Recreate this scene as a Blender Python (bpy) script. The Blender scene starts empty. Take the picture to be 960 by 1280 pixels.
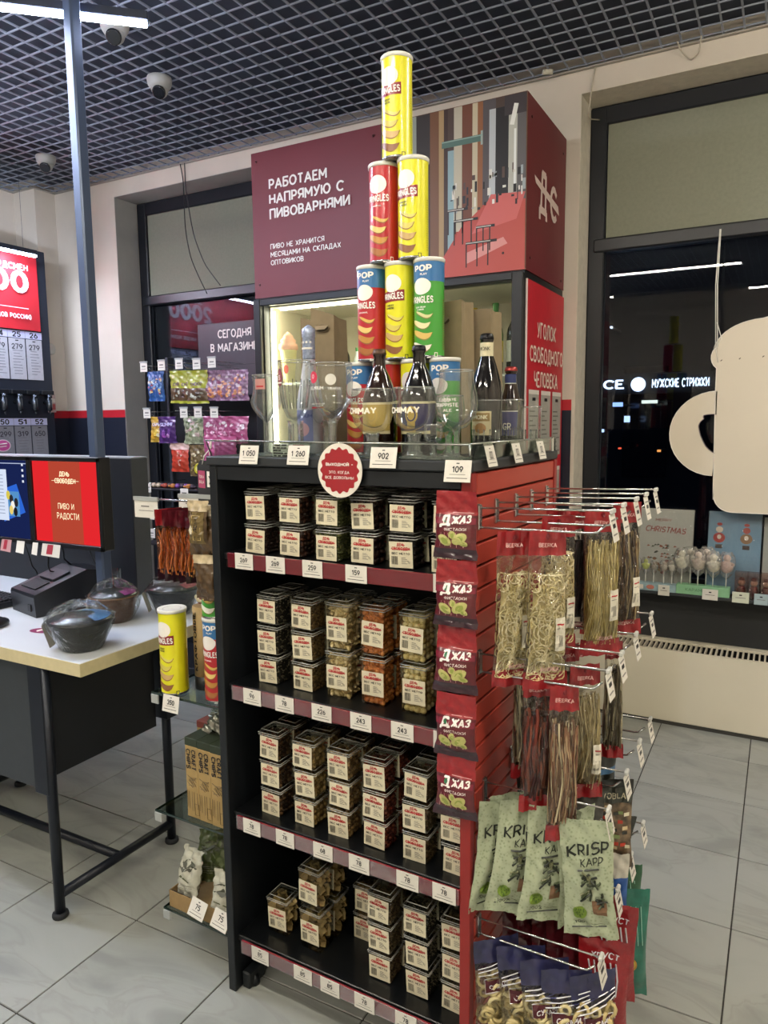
import bpy, bmesh, math, random
from mathutils import Vector, Matrix
random.seed(7)
sc = bpy.context.scene
COL = sc.collection
T = 0.42                     # floor tile pitch in metres
# ---------------------------------------------------------------- camera
cd = bpy.data.cameras.new('camera'); cam = bpy.data.objects.new('camera', cd); COL.objects.link(cam); sc.camera = cam
cd.sensor_fit = 'HORIZONTAL'; cd.sensor_width = 36.0; cd.lens = 912.96 * 36.0 / 960.0; cd.clip_start = 0.05
def cam_basis(pitch, roll, yaw):
    F = Vector((math.cos(pitch)*math.sin(yaw), math.cos(pitch)*math.cos(yaw), -math.sin(pitch)))
    R = Vector((math.cos(yaw), -math.sin(yaw), 0)); U = R.cross(F)
    return (math.cos(roll)*R + math.sin(roll)*U, -math.sin(roll)*R + math.cos(roll)*U, F)
_R, _U, _F = cam_basis(.1235, -.0097, -.4996)
cam.matrix_world = Matrix.Translation((1.7468, -1.0950, 1.5811)) @ Matrix((_R, _U, -_F)).transposed().to_4x4()
# ---------------------------------------------------------------- view and world
sc.view_settings.view_transform = 'Standard'; sc.view_settings.look = 'None'; sc.view_settings.gamma = 1.0
sc.view_settings.use_curve_mapping = False; sc.view_settings.exposure = EXPOSURE = 1.5
sc.cycles.use_denoising = True
sc.cycles.max_bounces = 10; sc.cycles.transparent_max_bounces = 24; sc.cycles.transmission_bounces = 8
sc.cycles.glossy_bounces = 4; sc.cycles.diffuse_bounces = 3
sc.cycles.sample_clamp_indirect = 4.0; sc.cycles.caustics_reflective = False; sc.cycles.caustics_refractive = False
w = bpy.data.worlds.new('night'); sc.world = w; w.use_nodes = True
w.node_tree.nodes['Background'].inputs[0].default_value = (.030, .036, .072, 1); w.node_tree.nodes['Background'].inputs[1].default_value = 1.0

# ---------------------------------------------------------------- materials
def lin(h):
    h = h.lstrip('#'); c = [int(h[i:i+2], 16)/255 for i in (0, 2, 4)]
    return tuple(x/12.92 if x <= .04045 else ((x+.055)/1.055)**2.4 for x in c)
_mats = {}
def pm(name, col='#888888', rough=.5, metal=0, var=.08, scale=30, bump=0, bscale=60, coat=0, emit=None, estr=0, spec=.5):
    """procedural surface: colour varied by a noise, optional relief"""
    if name in _mats: return _mats[name]
    m = bpy.data.materials.new(name); m.use_nodes = True; nt = m.node_tree; b = nt.nodes['Principled BSDF']
    c = lin(col)
    if var:
        tc = nt.nodes.new('ShaderNodeTexCoord'); nz = nt.nodes.new('ShaderNodeTexNoise'); nz.inputs['Scale'].default_value = scale
        nz.inputs['Detail'].default_value = 3
        rp = nt.nodes.new('ShaderNodeValToRGB')
        rp.color_ramp.elements[0].position = .3; rp.color_ramp.elements[1].position = .7
        rp.color_ramp.elements[0].color = tuple(max(0, x*(1-var)) for x in c)+(1,)
        rp.color_ramp.elements[1].color = tuple(min(1, x*(1+var)) for x in c)+(1,)
        nt.links.new(tc.outputs['Object'], nz.inputs['Vector']); nt.links.new(nz.outputs['Fac'], rp.inputs['Fac'])
        nt.links.new(rp.outputs['Color'], b.inputs['Base Color'])
    else: b.inputs['Base Color'].default_value = c+(1,)
    b.inputs['Roughness'].default_value = rough; b.inputs['Metallic'].default_value = metal
    b.inputs['Specular IOR Level'].default_value = spec
    if coat: b.inputs['Coat Weight'].default_value = coat; b.inputs['Coat Roughness'].default_value = .08
    if bump:
        tc = nt.nodes.new('ShaderNodeTexCoord'); nz = nt.nodes.new('ShaderNodeTexNoise'); nz.inputs['Scale'].default_value = bscale
        bp = nt.nodes.new('ShaderNodeBump'); bp.inputs['Strength'].default_value = bump; bp.inputs['Distance'].default_value = .01
        nt.links.new(tc.outputs['Object'], nz.inputs['Vector']); nt.links.new(nz.outputs['Fac'], bp.inputs['Height'])
        nt.links.new(bp.outputs['Normal'], b.inputs['Normal'])
    if emit: b.inputs['Emission Color'].default_value = lin(emit)+(1,); b.inputs['Emission Strength'].default_value = estr
    _mats[name] = m; return m
def film(name, tint='#ffffff', gloss=.18, rough=.08, opacity=0.0, body='#ffffff', bump=0, bscale=40, ior=1.45):
    """thin clear plastic or thin glass: see-through with a glossy skin, optionally milky"""
    if name in _mats: return _mats[name]
    m = bpy.data.materials.new(name); m.use_nodes = True; nt = m.node_tree; nt.nodes.clear()
    out = nt.nodes.new('ShaderNodeOutputMaterial'); tr = nt.nodes.new('ShaderNodeBsdfTransparent'); tr.inputs[0].default_value = lin(tint)+(1,)
    gl = nt.nodes.new('ShaderNodeBsdfGlossy'); gl.inputs['Roughness'].default_value = rough
    lw = nt.nodes.new('ShaderNodeFresnel'); lw.inputs[0].default_value = ior
    ad = nt.nodes.new('ShaderNodeMath'); ad.operation = 'MULTIPLY_ADD'; ad.inputs[1].default_value = .45+.3*gloss; ad.inputs[2].default_value = gloss*.12; ad.use_clamp = True
    nt.links.new(lw.outputs[0], ad.inputs[0])
    mx = nt.nodes.new('ShaderNodeMixShader'); nt.links.new(ad.outputs[0], mx.inputs[0]); nt.links.new(gl.outputs[0], mx.inputs[2])
    if opacity:
        df = nt.nodes.new('ShaderNodeBsdfDiffuse'); df.inputs[0].default_value = lin(body)+(1,)
        m2 = nt.nodes.new('ShaderNodeMixShader'); m2.inputs[0].default_value = opacity
        nt.links.new(tr.outputs[0], m2.inputs[1]); nt.links.new(df.outputs[0], m2.inputs[2]); nt.links.new(m2.outputs[0], mx.inputs[1])
    else: nt.links.new(tr.outputs[0], mx.inputs[1])
    nt.links.new(mx.outputs[0], out.inputs[0])
    if bump:
        tc = nt.nodes.new('ShaderNodeTexCoord'); nz = nt.nodes.new('ShaderNodeTexNoise'); nz.inputs['Scale'].default_value = bscale; nz.inputs['Detail'].default_value = 4
        bp = nt.nodes.new('ShaderNodeBump'); bp.inputs['Strength'].default_value = bump; bp.inputs['Distance'].default_value = .02
        nt.links.new(tc.outputs['Object'], nz.inputs['Vector']); nt.links.new(nz.outputs['Fac'], bp.inputs['Height'])
        nt.links.new(bp.outputs['Normal'], gl.inputs['Normal']); nt.links.new(bp.outputs['Normal'], lw.inputs['Normal'])
    _mats[name] = m; return m
def glow(name, col, s):
    if name in _mats: return _mats[name]
    m = bpy.data.materials.new(name); m.use_nodes = True; nt = m.node_tree; nt.nodes.clear()
    o = nt.nodes.new('ShaderNodeOutputMaterial'); e = nt.nodes.new('ShaderNodeEmission'); e.inputs[0].default_value = lin(col)+(1,); e.inputs[1].default_value = s
    nt.links.new(e.outputs[0], o.inputs[0]); _mats[name] = m; return m
def ink(col, rough=.5, coat=0):
    return pm('ink_'+col.strip('#'), col, rough=rough, var=0, coat=coat)

# ---------------------------------------------------------------- mesh builder
_glyphs = {}
# stroke letters: every letter is a few strokes in a box one unit tall; arcs are sampled
def _arc(cx, cy, rx, ry, a0, a1, n=7): return [(cx+rx*math.cos(math.radians(a0+(a1-a0)*i/n)), cy+ry*math.sin(math.radians(a0+(a1-a0)*i/n))) for i in range(n+1)]
def _bowl(x, y0, y1, w_): r = (y1-y0)/2; return [(x, y1), (x+w_-r*.9, y1)]+_arc(x+w_-r*.9, (y0+y1)/2, r*.9, r, 90, -90, 6)+[(x, y0)]
_O = _arc(.38, .5, .38, .5, 0, 360, 14); _C = _arc(.40, .5, .40, .5, 50, 310, 11)
_S = _arc(.29, .745, .27, .255, 35, 250, 7)+_arc(.29, .255, .29, .255, 80, -145, 7)
_3 = _arc(.26, .75, .25, .25, 150, -80, 6)+_arc(.26, .26, .29, .26, 80, -150, 7)
STROKES = {
 'А': (.72, [[(0, 0), (.36, 1), (.72, 0)], [(.13, .30), (.59, .30)]]), 'Б': (.56, [[(.52, 1), (0, 1), (0, 0)], _bowl(0, 0, .58, .56)]), 'В': (.56, [[(0, 0), (0, 1)], _bowl(0, .52, 1, .52), _bowl(0, 0, .52, .56)]),
 'Г': (.5, [[(0, 0), (0, 1), (.5, 1)]]), 'Д': (.78, [[(.0, -.16), (.0, .02), (.78, .02), (.78, -.16)], [(.12, .02), (.24, .98), (.64, .98), (.64, .02)]]), 'Е': (.5, [[(.5, 0), (0, 0), (0, 1), (.5, 1)], [(0, .52), (.44, .52)]]),
 'Ж': (.96, [[(.48, 0), (.48, 1)], [(0, 1), (.44, .52), (0, 0)], [(.96, 1), (.52, .52), (.96, 0)]]), 'З': (.55, [_3]), 'И': (.64, [[(0, 1), (0, 0), (.64, 1), (.64, 0)]]),
 'К': (.58, [[(0, 0), (0, 1)], [(.56, 1), (.06, .5), (.58, 0)]]), 'Л': (.66, [[(0, 0), (.12, .1), (.2, 1), (.66, 1), (.66, 0)]]), 'М': (.78, [[(0, 0), (0, 1), (.39, .3), (.78, 1), (.78, 0)]]), 'Н': (.62, [[(0, 0), (0, 1)], [(.62, 0), (.62, 1)], [(0, .5), (.62, .5)]]),
 'О': (.76, [_O]), 'П': (.62, [[(0, 0), (0, 1), (.62, 1), (.62, 0)]]), 'Р': (.54, [[(0, 0), (0, 1)], _bowl(0, .42, 1, .54)]), 'С': (.68, [_C]), 'Т': (.6, [[(.3, 0), (.3, 1)], [(0, 1), (.6, 1)]]),
 'У': (.62, [[(0, 1), (.33, .36)], [(.62, 1), (.26, .12), (.14, 0), (.04, .02)]]), 'Ф': (.84, [[(.42, -.06), (.42, 1.06)], _arc(.42, .52, .42, .33, 0, 360, 12)]), 'Х': (.64, [[(0, 0), (.64, 1)], [(0, 1), (.64, 0)]]),
 'Ц': (.7, [[(0, 1), (0, 0), (.7, 0), (.7, -.16)], [(.6, 0), (.6, 1)]]), 'Ч': (.56, [[(0, 1), (0, .58), (.1, .44), (.56, .44)], [(.56, 0), (.56, 1)]]), 'Ы': (.82, [[(0, 1), (0, 0)], _bowl(0, 0, .56, .5), [(.82, 0), (.82, 1)]]), 'Ь': (.54, [[(0, 1), (0, 0)], _bowl(0, 0, .56, .54)]),
 'Э': (.66, [_arc(.26, .5, .40, .5, 130, -130, 11), [(.22, .5), (.62, .5)]]), 'Ю': (.98, [[(0, 0), (0, 1)], [(0, .5), (.26, .5)], _arc(.62, .5, .36, .5, 0, 360, 14)]), 'Я': (.56, [[(.56, 0), (.56, 1)], [(.56, 1), (.24, 1)]+_arc(.27, .71, .27, .29, 90, 270, 6)+[(.56, .42)], [(.26, .42), (0, 0)]]),
 'Й': (.64, [[(0, 1), (0, 0), (.64, 1), (.64, 0)], [(.18, 1.2), (.32, 1.13), (.46, 1.2)]]),
 'D': (.62, [_bowl(0, 0, 1, .62)+[(0, 1)]]), 'F': (.5, [[(0, 0), (0, 1), (.5, 1)], [(0, .5), (.42, .5)]]), 'G': (.70, [_C+[(.68, .45), (.42, .45)]]), 'I': (.06, [[(.03, 0), (.03, 1)]]), 'L': (.48, [[(0, 1), (0, 0), (.48, 0)]]), 'N': (.64, [[(0, 0), (0, 1), (.64, 0), (.64, 1)]]),
 'R': (.56, [[(0, 0), (0, 1)], _bowl(0, .44, 1, .54), [(.26, .44), (.56, 0)]]), 'S': (.56, [_S]), 'U': (.62, [[(0, 1), (0, .3)]+_arc(.31, .3, .31, .3, 180, 360, 6)+[(.62, 1)]]), 'Y': (.64, [[(0, 1), (.32, .48), (.64, 1)], [(.32, .48), (.32, 0)]]), 'J': (.4, [[(.4, 1), (.4, .25)]+_arc(.2, .22, .2, .22, 0, -160, 5)]),
 'V': (.68, [[(0, 1), (.34, 0), (.68, 1)]]), 'W': (.98, [[(0, 1), (.26, 0), (.49, .8), (.72, 0), (.98, 1)]]), '&': (.66, [[(.66, 0), (.14, .72), (.2, .95), (.36, .98), (.46, .8), (.4, .64), (.06, .36), (.04, .14), (.2, 0), (.38, .02), (.62, .38)]]),
 'Ö': (.76, [_O, [(.24, 1.2), (.26, 1.2)], [(.50, 1.2), (.52, 1.2)]]), '0': (.6, [_arc(.3, .5, .3, .5, 0, 360, 14)]), '1': (.28, [[(0, .8), (.2, 1), (.2, 0)]]), '2': (.54, [_arc(.27, .72, .26, .28, 165, -30, 6)+[(.0, 0), (.54, 0)]]), '3': (.55, [_3]), '4': (.6, [[(.42, 0), (.42, 1), (0, .26), (.6, .26)]]),
 '5': (.55, [[(.5, 1), (.08, 1), (.03, .55)]+_arc(.26, .31, .29, .31, 100, -145, 8)]), '6': (.58, [_arc(.29, .31, .29, .31, 0, 360, 12), [(.02, .38), (.36, 1)]]), '7': (.52, [[(0, 1), (.52, 1), (.18, 0)]]), '8': (.56, [_arc(.28, .75, .24, .25, 0, 360, 12), _arc(.28, .26, .28, .26, 0, 360, 12)]), '9': (.58, [_arc(.29, .69, .29, .31, 0, 360, 12), [(.56, .62), (.22, 0)]]),
 ' ': (.3, []), '—': (.5, [[(0, .5), (.5, .5)]]), '-': (.3, [[(0, .5), (.3, .5)]]), '.': (.04, [[(0, 0), (.04, .04)]]), ',': (.06, [[(.06, .04), (0, -.16)]]), ')': (.2, [[(0, 1.1), (.18, .8), (.18, .2), (0, -.1)]]), '(': (.2, [[(.2, 1.1), (.02, .8), (.02, .2), (.2, -.1)]]), '%': (.7, [[(.1, 0), (.6, 1)], _arc(.14, .8, .13, .17, 0, 360, 8), _arc(.56, .2, .13, .17, 0, 360, 8)]), "'": (.05, [[(.02, 1), (.02, .8)]]),
}
for a_, b_ in zip('ABCEHKMOPTXQ', 'АВСЕНКМОРТХО'): STROKES[a_] = STROKES[b_]
def glyphs(s, wt=.14):
    k = (s, wt)
    if k in _glyphs: return _glyphs[k]
    vs = []; fs = []; x = 0; h = wt/2
    for ch in s.upper():
        w_, st = STROKES.get(ch, STROKES['О'])
        for pl_ in st:
            for i in range(len(pl_)-1):
                (ax, ay), (bx, by) = pl_[i], pl_[i+1]; dx, dy = bx-ax, by-ay; L = math.hypot(dx, dy) or 1; dx /= L; dy /= L
                e0 = h if i == 0 and len(pl_) > 2 else h*.35; e1 = h*.35
                if len(pl_) == 2: e0 = e1 = 0
                if abs(dy) > .9 and len(pl_) == 2: e0 = e1 = 0
                ax2, ay2, bx2, by2 = ax-dx*e0, ay-dy*e0, bx+dx*e1, by+dy*e1; nx, ny = -dy*h, dx*h; o = len(vs)
                vs += [(x+ax2-nx, ay2-ny), (x+bx2-nx, by2-ny), (x+bx2+nx, by2+ny), (x+ax2+nx, ay2+ny)]; fs.append((o, o+1, o+2, o+3))
        x += w_+.16+wt*.6
    if not vs: vs = [(0, 0)]; 
    _glyphs[k] = (vs, fs, min(v[0] for v in vs), max(v[0] for v in vs), 0, 1); return _glyphs[k]
class MB:
    def __init__(s, fn=None): s.v = []; s.f = []; s.mi = []; s.mats = []; s.M = Matrix(); s.fn = fn; s.sm = []
    def mat(s, m):
        if m not in s.mats: s.mats.append(m)
        return s.mats.index(m)
    def add(s, vs, fs, m, smooth=False):
        o = len(s.v); i = s.mat(m)
        for p in vs:
            p = s.M @ Vector(p)
            s.v.append(tuple(s.fn(p)) if s.fn else tuple(p))
        for f in fs: s.f.append([o+k for k in f]); s.mi.append(i); s.sm.append(smooth)
        return s
    def box(s, x0, x1, y0, y1, z0, z1, m):
        vs = [(x, y, z) for z in (z0, z1) for y in (y0, y1) for x in (x0, x1)]
        return s.add(vs, [(0,2,3,1), (4,5,7,6), (0,1,5,4), (2,6,7,3), (0,4,6,2), (1,3,7,5)], m)
    def bbox(s, x0, x1, y0, y1, z0, z1, m, b=.003):
        """box with chamfered edges"""
        bm = bmesh.new(); bmesh.ops.create_cube(bm, size=1)
        for v in bm.verts: v.co = Vector((x0+(v.co.x+.5)*(x1-x0), y0+(v.co.y+.5)*(y1-y0), z0+(v.co.z+.5)*(z1-z0)))
        bmesh.ops.bevel(bm, geom=bm.edges[:], offset=b, segments=1, affect='EDGES', profile=.5)
        bm.verts.index_update(); s.add([v.co[:] for v in bm.verts], [[v.index for v in f.verts] for f in bm.faces], m); bm.free(); return s
    def poly(s, pts, m): return s.add(pts, [tuple(range(len(pts)))], m)
    def rect(s, x0, x1, y0, y1, z, m, n=1, k=1):
        """flat print rectangle in local xy (divided n by k so that it can be bent)"""
        vs = [(x0+(x1-x0)*i/n, y0+(y1-y0)*j/k, z) for j in range(k+1) for i in range(n+1)]
        return s.add(vs, [(j*(n+1)+i, j*(n+1)+i+1, (j+1)*(n+1)+i+1, (j+1)*(n+1)+i) for j in range(k) for i in range(n)], m)
    def ell(s, cx, cy, rx, ry, z, m, n=20, rings=1):
        vs = [(cx, cy, z)]; fs = []
        for q in range(1, rings+1):
            for i in range(n):
                a = 2*math.pi*i/n; vs.append((cx+rx*q/rings*math.cos(a), cy+ry*q/rings*math.sin(a), z))
        for i in range(n): fs.append((0, 1+i, 1+(i+1) % n))
        for q in range(1, rings):
            a = 1+(q-1)*n; b = 1+q*n
            for i in range(n): fs.append((a+i, b+i, b+(i+1) % n, a+(i+1) % n))
        return s.add(vs, fs, m)
    def text(s, body, cx, cy, h, z, m, align='c', bold=0, width=None, res=2, slant=0, rot=0):
        """letters as flat polygons; h is the height of the line of capitals, width forces the line's width"""
        vs, fs, x0, x1, y0, y1 = glyphs(body, .13+bold*2.2)
        k = h*(1-.13-bold); kx = width/(x1-x0) if width else k*.95
        ox = {'c': -(x0+x1)/2, 'l': -x0, 'r': -x1}[align]
        c, sn = math.cos(rot), math.sin(rot); out = []
        for q_, (x, y) in enumerate(vs):
            X = (x+ox)*kx+slant*(y*k); Y = (y-.5)*k
            out.append((cx+X*c-Y*sn, cy+X*sn+Y*c, z+(q_//4)*h*.0015))
        return s.add(out, fs, m)
    def tube(s, pts, r, m, n=8, closed=False, cap=True, rs=None):
        pts = [Vector(p) for p in pts]; N = len(pts); rings = []
        up = None
        for i, p in enumerate(pts):
            a = pts[(i-1) % N] if closed or i > 0 else p; b = pts[(i+1) % N] if closed or i < N-1 else p
            t = (b-a).normalized() if (b-a).length > 1e-9 else Vector((0, 0, 1))
            if up is None: up = Vector((0, 0, 1)) if abs(t.z) < .9 else Vector((1, 0, 0))
            u = (up - t*up.dot(t)); u = u.normalized() if u.length > 1e-6 else t.orthogonal().normalized(); w_ = t.cross(u); up = u
            rr = rs[i] if rs else r
            rings.append([p + rr*(math.cos(2*math.pi*k/n)*u + math.sin(2*math.pi*k/n)*w_) for k in range(n)])
        vs = [q for rg in rings for q in rg]; fs = []
        for i in range(N if closed else N-1):
            j = (i+1) % N
            for k in range(n): fs.append((i*n+k, i*n+(k+1) % n, j*n+(k+1) % n, j*n+k))
        if cap and not closed: fs += [tuple(range(n-1, -1, -1)), tuple((N-1)*n+k for k in range(n))]
        return s.add(vs, fs, m, n > 4)
    def lathe(s, prof, m, n=24, c=(0, 0, 0), cap0=True, cap1=True, smooth=True, close=False):
        vs = []; fs = []
        for r, z in prof:
            for k in range(n): a = 2*math.pi*k/n; vs.append((c[0]+r*math.cos(a), c[1]+r*math.sin(a), c[2]+z))
        P = len(prof)
        for i in range(P if close else P-1):
            j = (i+1) % P
            for k in range(n): fs.append((i*n+k, i*n+(k+1) % n, j*n+(k+1) % n, j*n+k))
        s.add(vs, fs, m, smooth)
        o = len(s.v)-P*n; i = s.mat(m)
        if cap0 and not close: s.f.append([o+k for k in range(n-1, -1, -1)]); s.mi.append(i); s.sm.append(False)
        if cap1 and not close: s.f.append([o+(P-1)*n+k for k in range(n)]); s.mi.append(i); s.sm.append(False)
        return s
    def ball(s, c, r, m, n=8, k=5, sc_=(1, 1, 1), rot=None):
        vs = []; fs = []
        R = rot or Matrix()
        vs.append(Vector((0, 0, r*sc_[2])))
        for j in range(1, k):
            a = math.pi*j/k
            for i in range(n): b = 2*math.pi*i/n; vs.append(Vector((r*sc_[0]*math.sin(a)*math.cos(b), r*sc_[1]*math.sin(a)*math.sin(b), r*sc_[2]*math.cos(a))))
        vs.append(Vector((0, 0, -r*sc_[2])))
        for i in range(n): fs.append((0, 1+i, 1+(i+1) % n)); fs.append((len(vs)-1, 1+(k-2)*n+(i+1) % n, 1+(k-2)*n+i))
        for j in range(k-2):
            for i in range(n): fs.append((1+j*n+i, 1+(j+1)*n+i, 1+(j+1)*n+(i+1) % n, 1+j*n+(i+1) % n))
        vs = [tuple((R @ v)+Vector(c)) for v in vs]
        return s.add(vs, fs, m, True)
    def prism(s, pts, z0, z1, m):
        """outline in local xy pulled from z0 to z1"""
        n = len(pts); vs = [(x, y, z0) for x, y in pts]+[(x, y, z1) for x, y in pts]
        return s.add(vs, [tuple(range(n-1, -1, -1)), tuple(range(n, 2*n))]+[(i, (i+1) % n, n+(i+1) % n, n+i) for i in range(n)], m)
    def mesh(s, name):
        me = bpy.data.meshes.new(name); me.from_pydata(s.v, [], s.f)
        for m in s.mats: me.materials.append(m)
        me.polygons.foreach_set('material_index', s.mi); me.polygons.foreach_set('use_smooth', s.sm); me.update(); return me
    def build(s, name, parent=None, loc=None, rot=None, **tags):
        return link(name, s.mesh(name), parent, loc, rot, **tags)
def face(o, right, up):
    """frame whose local xy lies on a face: x along right, y along up, z out of the face"""
    r = Vector(right).normalized(); u = Vector(up).normalized(); n = r.cross(u)
    m = Matrix((r, u, n)).transposed().to_4x4(); m.translation = Vector(o); return m
def link(name, me, parent=None, loc=None, rot=None, label=None, category=None, group=None, kind=None):
    o = bpy.data.objects.new(name, me); COL.objects.link(o)
    if parent: o.parent = parent
    if loc is not None: o.location = loc
    if rot is not None: o.rotation_euler = rot if hasattr(rot, '__len__') else (0, 0, rot)
    for k, v in (('label', label), ('category', category), ('group', group), ('kind', kind)):
        if v: o[k] = v
    return o
def thing(name, label, category, loc=(0, 0, 0), rot=0, group=None):
    return link(name, None, None, loc, rot, label, category, group)
def kids(o): return [c for c in list(CH.get(o.name, []))]
def dup(root, loc=None, rot=None, label=None, group=None, keep=lambda o: True):
    """a copy of a thing with copies of its parts and sub-parts; mesh data is shared"""
    r = root.copy(); COL.objects.link(r)
    if loc is not None: r.location = loc
    if rot is not None: r.rotation_euler = rot if hasattr(rot, '__len__') else (0, 0, rot)
    if label: r['label'] = label
    if group: r['group'] = group
    for c in root.children:
        if not keep(c): continue
        d = c.copy(); COL.objects.link(d); d.parent = r
        for e in c.children: g = e.copy(); COL.objects.link(g); g.parent = d
    return r
ORD = ['leftmost', 'second', 'third', 'fourth', 'fifth', 'sixth', 'seventh', 'eighth']
# frame of the shelf unit that fills the middle of the picture (it stands 1.4 degrees off the room's axes)
GR = math.radians(-1.4); GO = Vector((0.45436, 0.3397, 0))
GM = Matrix.Translation(GO) @ Matrix.Rotation(GR, 4, 'Z')
def gp(x, y, z): return GM @ Vector((x, y, z))
# ---------------------------------------------------------------- lamps (LED strips hanging under the open-cell ceiling)
LED = glow('led_diffuser', '#dfe8ff', 75.0); LEDW = glow('led_diffuser_warm', '#fff5e2', 90.0)
housing = pm('lamp_housing', '#3a4050', .45, .3, var=.05)
def strip(p0, p1, z, label, hang=3.31, w_=.038, led=None):
    a = Vector((p0[0], p0[1], z)); b = Vector((p1[0], p1[1], z)); L = (b-a).length; ang = math.atan2(b.y-a.y, b.x-a.x)
    t = thing('strip_light', label, 'lamp', ((a.x+b.x)/2, (a.y+b.y)/2, z), ang)
    mb = MB(); mb.bbox(-L/2, L/2, -w_/2, w_/2, .012, .044, housing, .003); mb.build('housing', t)
    mb = MB(); mb.bbox(-L/2+.004, L/2-.004, -w_/2+.003, w_/2-.003, 0, .012, led or LED, .002); mb.build('diffuser', t)
    for s in (-1, 1):
        mb = MB(); mb.tube([(s*L*.42, 0, .043), (s*L*.42, 0, hang-z)], .0012, housing, 5); mb.build('wire', t)
    return t
strip((-1.77, -.33), (-.335, .985), 3.0, 'long hanging LED strip light crossing behind the tall pole')
strip((-2.80, 1.15), (-2.80, 2.31), 2.715, 'LED strip light in front of the large red beer board')
strip((-2.75, -.6), (-2.75, .9), 3.05, 'added LED strip light over the tap wall aisle, unseen outside the left edge')  # unseen strip, added for more light on the floor at left back
strip((-2.5, .1), (-1.5, .1), 3.05, 'added LED strip light over the counter, unseen outside the left edge')  # unseen strip, put in to brighten the floor left of the unit
for p0, p1, lb in (((-.1, -1.0), (1.3, -1.0), 'unseen warm LED strip light added over the shop middle for shelf front light'),  # this first strip is unseen, added to light the shelf fronts
                   ((2.0, 1.3), (3.4, 1.3), 'warm LED strip light hanging near the right window'),
                   ((1.3, -2.6), (2.7, -2.6), 'warm LED strip light hanging well behind the viewer'),
                   ((-1.6, -2.4), (-.2, -2.4), 'warm LED strip light hanging over the till side'),
                   ((2.5, -.5), (3.9, -.5), 'warm LED strip light hanging along the far right aisle')):
    strip(p0, p1, 3.08, lb, led=LEDW)
# ---------------------------------------------------------------- floor of large grey stone-look tiles
fm = bpy.data.materials.new('floor_tile'); fm.use_nodes = True; nt = fm.node_tree; b = nt.nodes['Principled BSDF']
tc = nt.nodes.new('ShaderNodeTexCoord'); oi = nt.nodes.new('ShaderNodeObjectInfo'); vm = nt.nodes.new('ShaderNodeVectorMath'); vm.operation = 'SCALE'; vm.inputs[0].default_value = (37, 53, 11)
nt.links.new(oi.outputs['Random'], vm.inputs['Scale']); va = nt.nodes.new('ShaderNodeVectorMath'); nt.links.new(tc.outputs['Object'], va.inputs[0]); nt.links.new(vm.outputs[0], va.inputs[1])
n1 = nt.nodes.new('ShaderNodeTexNoise'); n1.inputs['Scale'].default_value = 3.2; n1.inputs['Detail'].default_value = 6; n1.inputs['Distortion'].default_value = 1.4
n2 = nt.nodes.new('ShaderNodeTexNoise'); n2.inputs['Scale'].default_value = 60; n2.inputs['Detail'].default_value = 2
sq = nt.nodes.new('ShaderNodeMapping'); sq.inputs['Scale'].default_value = (.55, 1.5, 1); nt.links.new(va.outputs[0], sq.inputs['Vector'])
nt.links.new(sq.outputs[0], n1.inputs['Vector']); nt.links.new(va.outputs[0], n2.inputs['Vector'])
rp = nt.nodes.new('ShaderNodeValToRGB'); e = rp.color_ramp.elements
e[0].position = .34; e[0].color = lin('#8c8f8a')+(1,); e[1].position = .62; e[1].color = lin('#a1a49e')+(1,)
k = e.new(.47); k.color = lin('#9c9f99')+(1,); k = e.new(.502); k.color = lin('#969892')+(1,); k = e.new(.53); k.color = lin('#9ea19b')+(1,)
nt.links.new(n1.outputs['Fac'], rp.inputs['Fac']); nt.links.new(rp.outputs['Color'], b.inputs['Base Color'])
mr = nt.nodes.new('ShaderNodeMapRange'); mr.inputs['To Min'].default_value = .28; mr.inputs['To Max'].default_value = .45
nt.links.new(n2.outputs['Fac'], mr.inputs['Value']); nt.links.new(mr.outputs[0], b.inputs['Roughness'])
grout = pm('grout', '#3b3936', .9, var=.15)
mb = MB(); mb.box(-3.46, 4.34, -4.02, 3.3, -.06, -.004, grout); floor = mb.build('floor', kind='structure')
mb = MB(); h = T/2-.0022; mb.bbox(-h, h, -h, h, -.006, 0, fm, .0012); tile_me = mb.mesh('tile')
for i in range(-8, 10):
    for j in range(-9, 7):
        link('tile', tile_me, floor, ((i+.5)*T, (j+.5)*T, 0))
# ---------------------------------------------------------------- open-cell ceiling
slab = pm('ceiling_slab', '#3a414e', .9, var=.12, scale=2)
bar_m = pm('ceiling_bar', '#8d95a4', .5, .0, var=.04)
mb = MB(); mb.box(-3.43, 4.3, -4.0, 2.797, 3.372, 3.40, slab); ceiling = mb.build('ceiling', kind='structure')
PC = .0875
mx0 = MB(); mx0.box(-3.43, 4.3, -.0032, .0032, 0, .006, bar_m); bx_me = mx0.mesh('grid_bar')
my0 = MB(); my0.box(-.0042, .0042, -4.0, 2.8, .001, .008, bar_m); by_me = my0.mesh('grid_bar')
for k in range(-71, 6): 
    y = 2.316+k*PC
    if -4 < y < 2.78: link('grid_bar', bx_me, ceiling, (0, y, 3.31))
for k in range(-49, 39):
    x = .889+k*PC
    if -3.42 < x < 4.29: link('grid_bar', by_me, ceiling, (x, 0, 3.31))
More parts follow.
